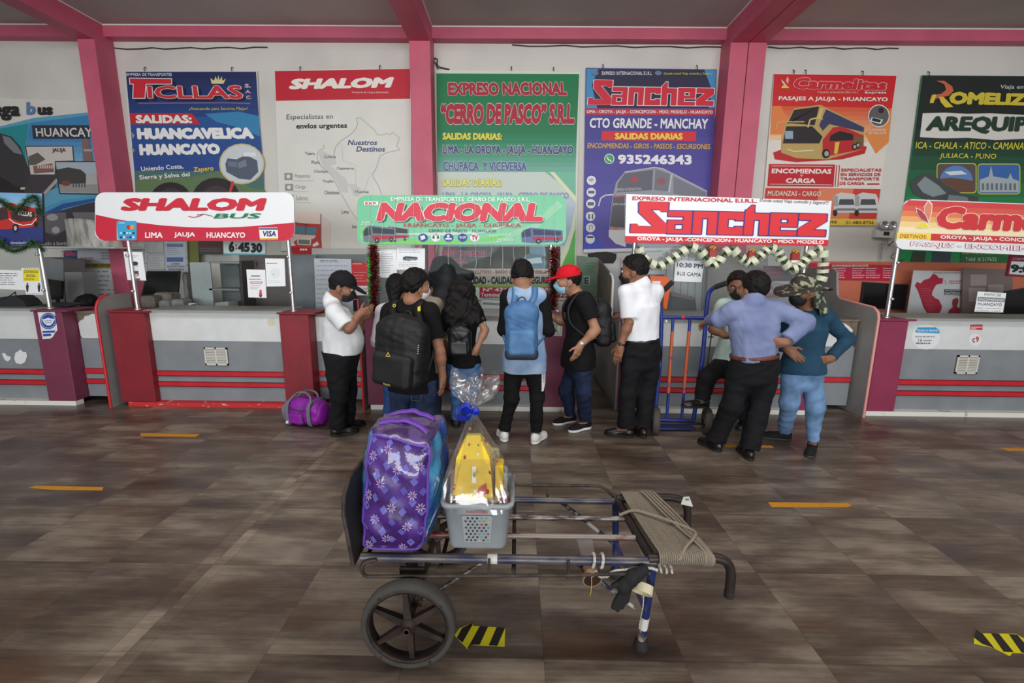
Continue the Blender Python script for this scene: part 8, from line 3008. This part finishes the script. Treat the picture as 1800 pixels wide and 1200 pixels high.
hazard('yellow and black striped floor arrow under the cart, beside its front wheel', [(799, 1116), (808, 1104), (832, 1093), (831, 1100), (888, 1103), (887, 1136), (828, 1133), (823, 1141.5), (803, 1121)],
       [[(803, 1121), (812, 1104), (832, 1093), (830, 1099), (813, 1129)], [(843, 1100.5), (858, 1101), (843, 1133), (828, 1133), (823.5, 1141), (822, 1139)], [(873, 1102), (888, 1103), (874, 1135), (859, 1134)]])
hazard('yellow and black striped floor arrow at the lower right corner', [(1712, 1131), (1712, 1120), (1716, 1105), (1727, 1113), (1786, 1114), (1840, 1145), (1840, 1150), (1780, 1147), (1775, 1153), (1745, 1138)],
       [[(1712, 1120), (1716, 1105), (1727, 1113), (1748, 1139), (1726, 1131)], [(1742, 1113), (1756, 1113.5), (1782, 1146), (1764, 1145)], [(1773, 1114), (1788, 1115), (1815, 1147), (1796, 1147)]])

# ---- garlands
def garland(label, path, rad, cols, n, L, name='garland', cat='garland', flat=.0016, seed=2, shiny=.35):
    rr_ = random.Random(seed)
    P_ = [Vector(p) for p in path]
    seg = [(b - a).length for a, b in zip(P_, P_[1:])]
    tot = sum(seg)
    mats = [M(c, shiny, m_) for c, m_ in cols]
    mb_ = MB()
    mb_.tube(P_, .006, mats[0], 6)
    for i in range(n):
        d = tot * rr_.random()
        k_ = 0
        while k_ < len(seg) - 1 and d > seg[k_]:
            d -= seg[k_]
            k_ += 1
        p = P_[k_].lerp(P_[k_ + 1], min(1, d / seg[k_]))
        v = Vector((rr_.gauss(0, 1), rr_.gauss(0, 1), rr_.gauss(0, 1))).normalized()
        ax = (P_[k_ + 1] - P_[k_]).normalized()
        v = (v - ax * v.dot(ax) * .6).normalized()
        u, w_, _ = frame_of(v)
        a = rr_.random() * 6.28
        sd_ = u * math.cos(a) + w_ * math.sin(a)
        q = p + v * rad * (.25 + .75 * rr_.random())
        q0 = p + v * rad * .1 * rr_.random()
        mb_.add([q0 - sd_ * flat, q0 + sd_ * flat, q + sd_ * flat * .5, q - sd_ * flat * .5], [(0, 1, 2, 3)], rr_.choice(mats))
    return mb_.build(name, label=label, cat=cat)


GREENS = [((26, 62, 30), 0), ((36, 84, 40), 0), ((60, 110, 60), 0), ((20, 46, 26), 0), ((110, 140, 90), 0)]
gy = 4.74
garland('green needle garland draped along the top of the red bus picture board', [PY(x, y, gy) for x, y in ((-40, 346), (-5, 350), (15, 362), (30, 372), (46, 352), (60, 344), (66, 352), (70, 378))], .05, GREENS, 2600, .05, seed=3)
garland('green needle garland hanging along the bottom of the red bus picture board', [PY(x, y, gy) for x, y in ((-40, 420), (0, 422), (6, 434), (24, 442), (44, 436), (56, 424), (70, 432), (76, 442))], .05, GREENS, 2400, .05, seed=4)
TIN = [((150, 20, 30), .5), ((190, 30, 40), .6), ((30, 60, 34), .3), ((70, 16, 22), .4), ((220, 190, 180), .8), ((40, 30, 26), .2)]
garland('dark red tinsel garland hanging on the left pole of the green sign board', [PY(x, y, 4.72) for x, y in ((656, 431), (657, 470), (658, 510), (657, 548))], .075, TIN, 3600, .05, 'tinsel_garland', flat=.0032, seed=5, shiny=.25)
garland('dark red tinsel garland hanging on the right pole of the green sign board', [PY(x, y, 4.72) for x, y in ((974, 437), (974, 470), (973, 510), (972, 544))], .072, TIN, 3400, .05, 'tinsel_garland', flat=.0032, seed=6, shiny=.25)
garland('bright green tinsel strand beside the dark red tinsel on the left', [PY(x, y, 4.70) for x, y in ((648, 452), (649, 480), (649, 510), (651, 530))], .03, [((40, 200, 70), .5), ((90, 230, 120), .6), ((20, 120, 40), .4)], 1500, .02, 'tinsel_garland', seed=8, shiny=.25)
# green and cream ribbon garland below the white board
gp2 = [(1122, 434), (1128, 450), (1140, 462), (1158, 470), (1172, 462), (1196, 446), (1212, 434), (1230, 440), (1252, 468), (1263, 462), (1272, 446), (1286, 436), (1300, 452), (1318, 464), (1334, 452), (1352, 436), (1366, 440), (1376, 460), (1390, 474), (1404, 470), (1420, 452), (1434, 440), (1446, 438), (1447, 460), (1446, 484), (1440, 500)]
gpp = [PY(x, y, 4.74) for x, y in gp2]
garland('green needle garland swagged below the white board with the huge red word', gpp, .046, GREENS, 4200, .05, seed=9)
mb = MB()
CRE = M((214, 218, 190), .35, name='cream_ribbon')
for a, b_ in zip(gpp, gpp[1:]):
    nsub = max(1, round((b_ - a).length / .085))
    for i in range(nsub):
        p, q = a.lerp(b_, (i + .1) / nsub), a.lerp(b_, (i + .62) / nsub)
        u, w_, d_ = frame_of(q - p)
        vs_, fs_ = [], []
        for k_ in range(13):
            an = 2 * math.pi * k_ / 12
            for z, e_ in ((p, 0), (q, .35)):
                vs_.append(z + (u * math.cos(an + e_) + w_ * math.sin(an + e_)) * .053)
        for k_ in range(12): fs_.append((2 * k_, 2 * k_ + 1, 2 * k_ + 3, 2 * k_ + 2))
        mb.add(vs_, fs_, CRE, True)
mb.build('garland_ribbon', label='cream ribbon spiralled around the swagged green garland', cat='ribbon')
# small red and gold hanging decorations
for i, (px, py) in enumerate(((1252, 442), (1321, 446), (1397, 448))):
    t = thing('hanging_ornament', ('red and gold gift ornament below the board, leftmost of three', 'red and gold gift ornament below the board, the middle one', 'red and white ornament below the board, rightmost of three')[i], 'ornament', PY(px, py, 4.77))
    p0, p1 = PY(px - 6, py - 4, 4.77), PY(px + 6, py + 14, 4.77)
    MB().box((p0.x, 4.75, p1.z), (p1.x, 4.79, p0.z), M((150, 40, 36), .4), .006).build('parcel', t)
    MB().box((p0.x - .001, 4.748, p1.z), (p1.x + .001, 4.792, p1.z + .028), M((226, 222, 214), .5), .004).build('white_base', t)
    mb = MB()
    for k_ in range(6):
        c_ = Vector(((p0.x + p1.x) / 2, 4.77, p0.z + .012)) + Vector((math.cos(k_), .3 * math.sin(k_ * 2), .5 * math.sin(k_))) * .024
        mb.ball(c_, .016, M((190, 140, 60), .35, .5), 8, 6)
    mb.build('gold_bow', t)
# icicle light strings hanging over the green board
mb = MB()
rr = random.Random(8)
for i in range(15):
    x = 652 + i * 23 + rr.uniform(-6, 6)
    yb = (440 if x < 770 else 470) + rr.uniform(-10, 12)
    pts = [PY(x + rr.uniform(-1.5, 1.5), 341 + (yb - 341) * k_ / 9, 4.775) for k_ in range(10)]
    mb.tube(pts, .0013, M((214, 226, 220), .3), 4)
    for k_ in range(1, 10): mb.ball(pts[k_], .004, M((236, 240, 240), .2), 6, 4)
mb.build('icicle_light_string', label='clear icicle light strings hanging over the green sign board', cat='light string')
# black padded coat behind the glass
blob('hanging_coat', [(Ell(PY(783, 500, 5.3), (.22, .1, .30), None), .05), (Cone(PY(768, 462, 5.3), PY(788, 470, 5.3), .06, .08), .06), (Cone(PY(800, 474, 5.3), PY(824, 484, 5.3), .07, .06), .05), (Cone(PY(776, 520, 5.3), PY(790, 560, 5.3), .22, .24), .06)],
     M((30, 30, 36), .6, bump=.4, bscale=18), None, .012, wr=[(.02, 14, 3, (1, 1, 1))])
co = bpy.data.objects['hanging_coat']
tag(co, 'black padded coat slumped behind the screen above the curly haired woman', 'coat')
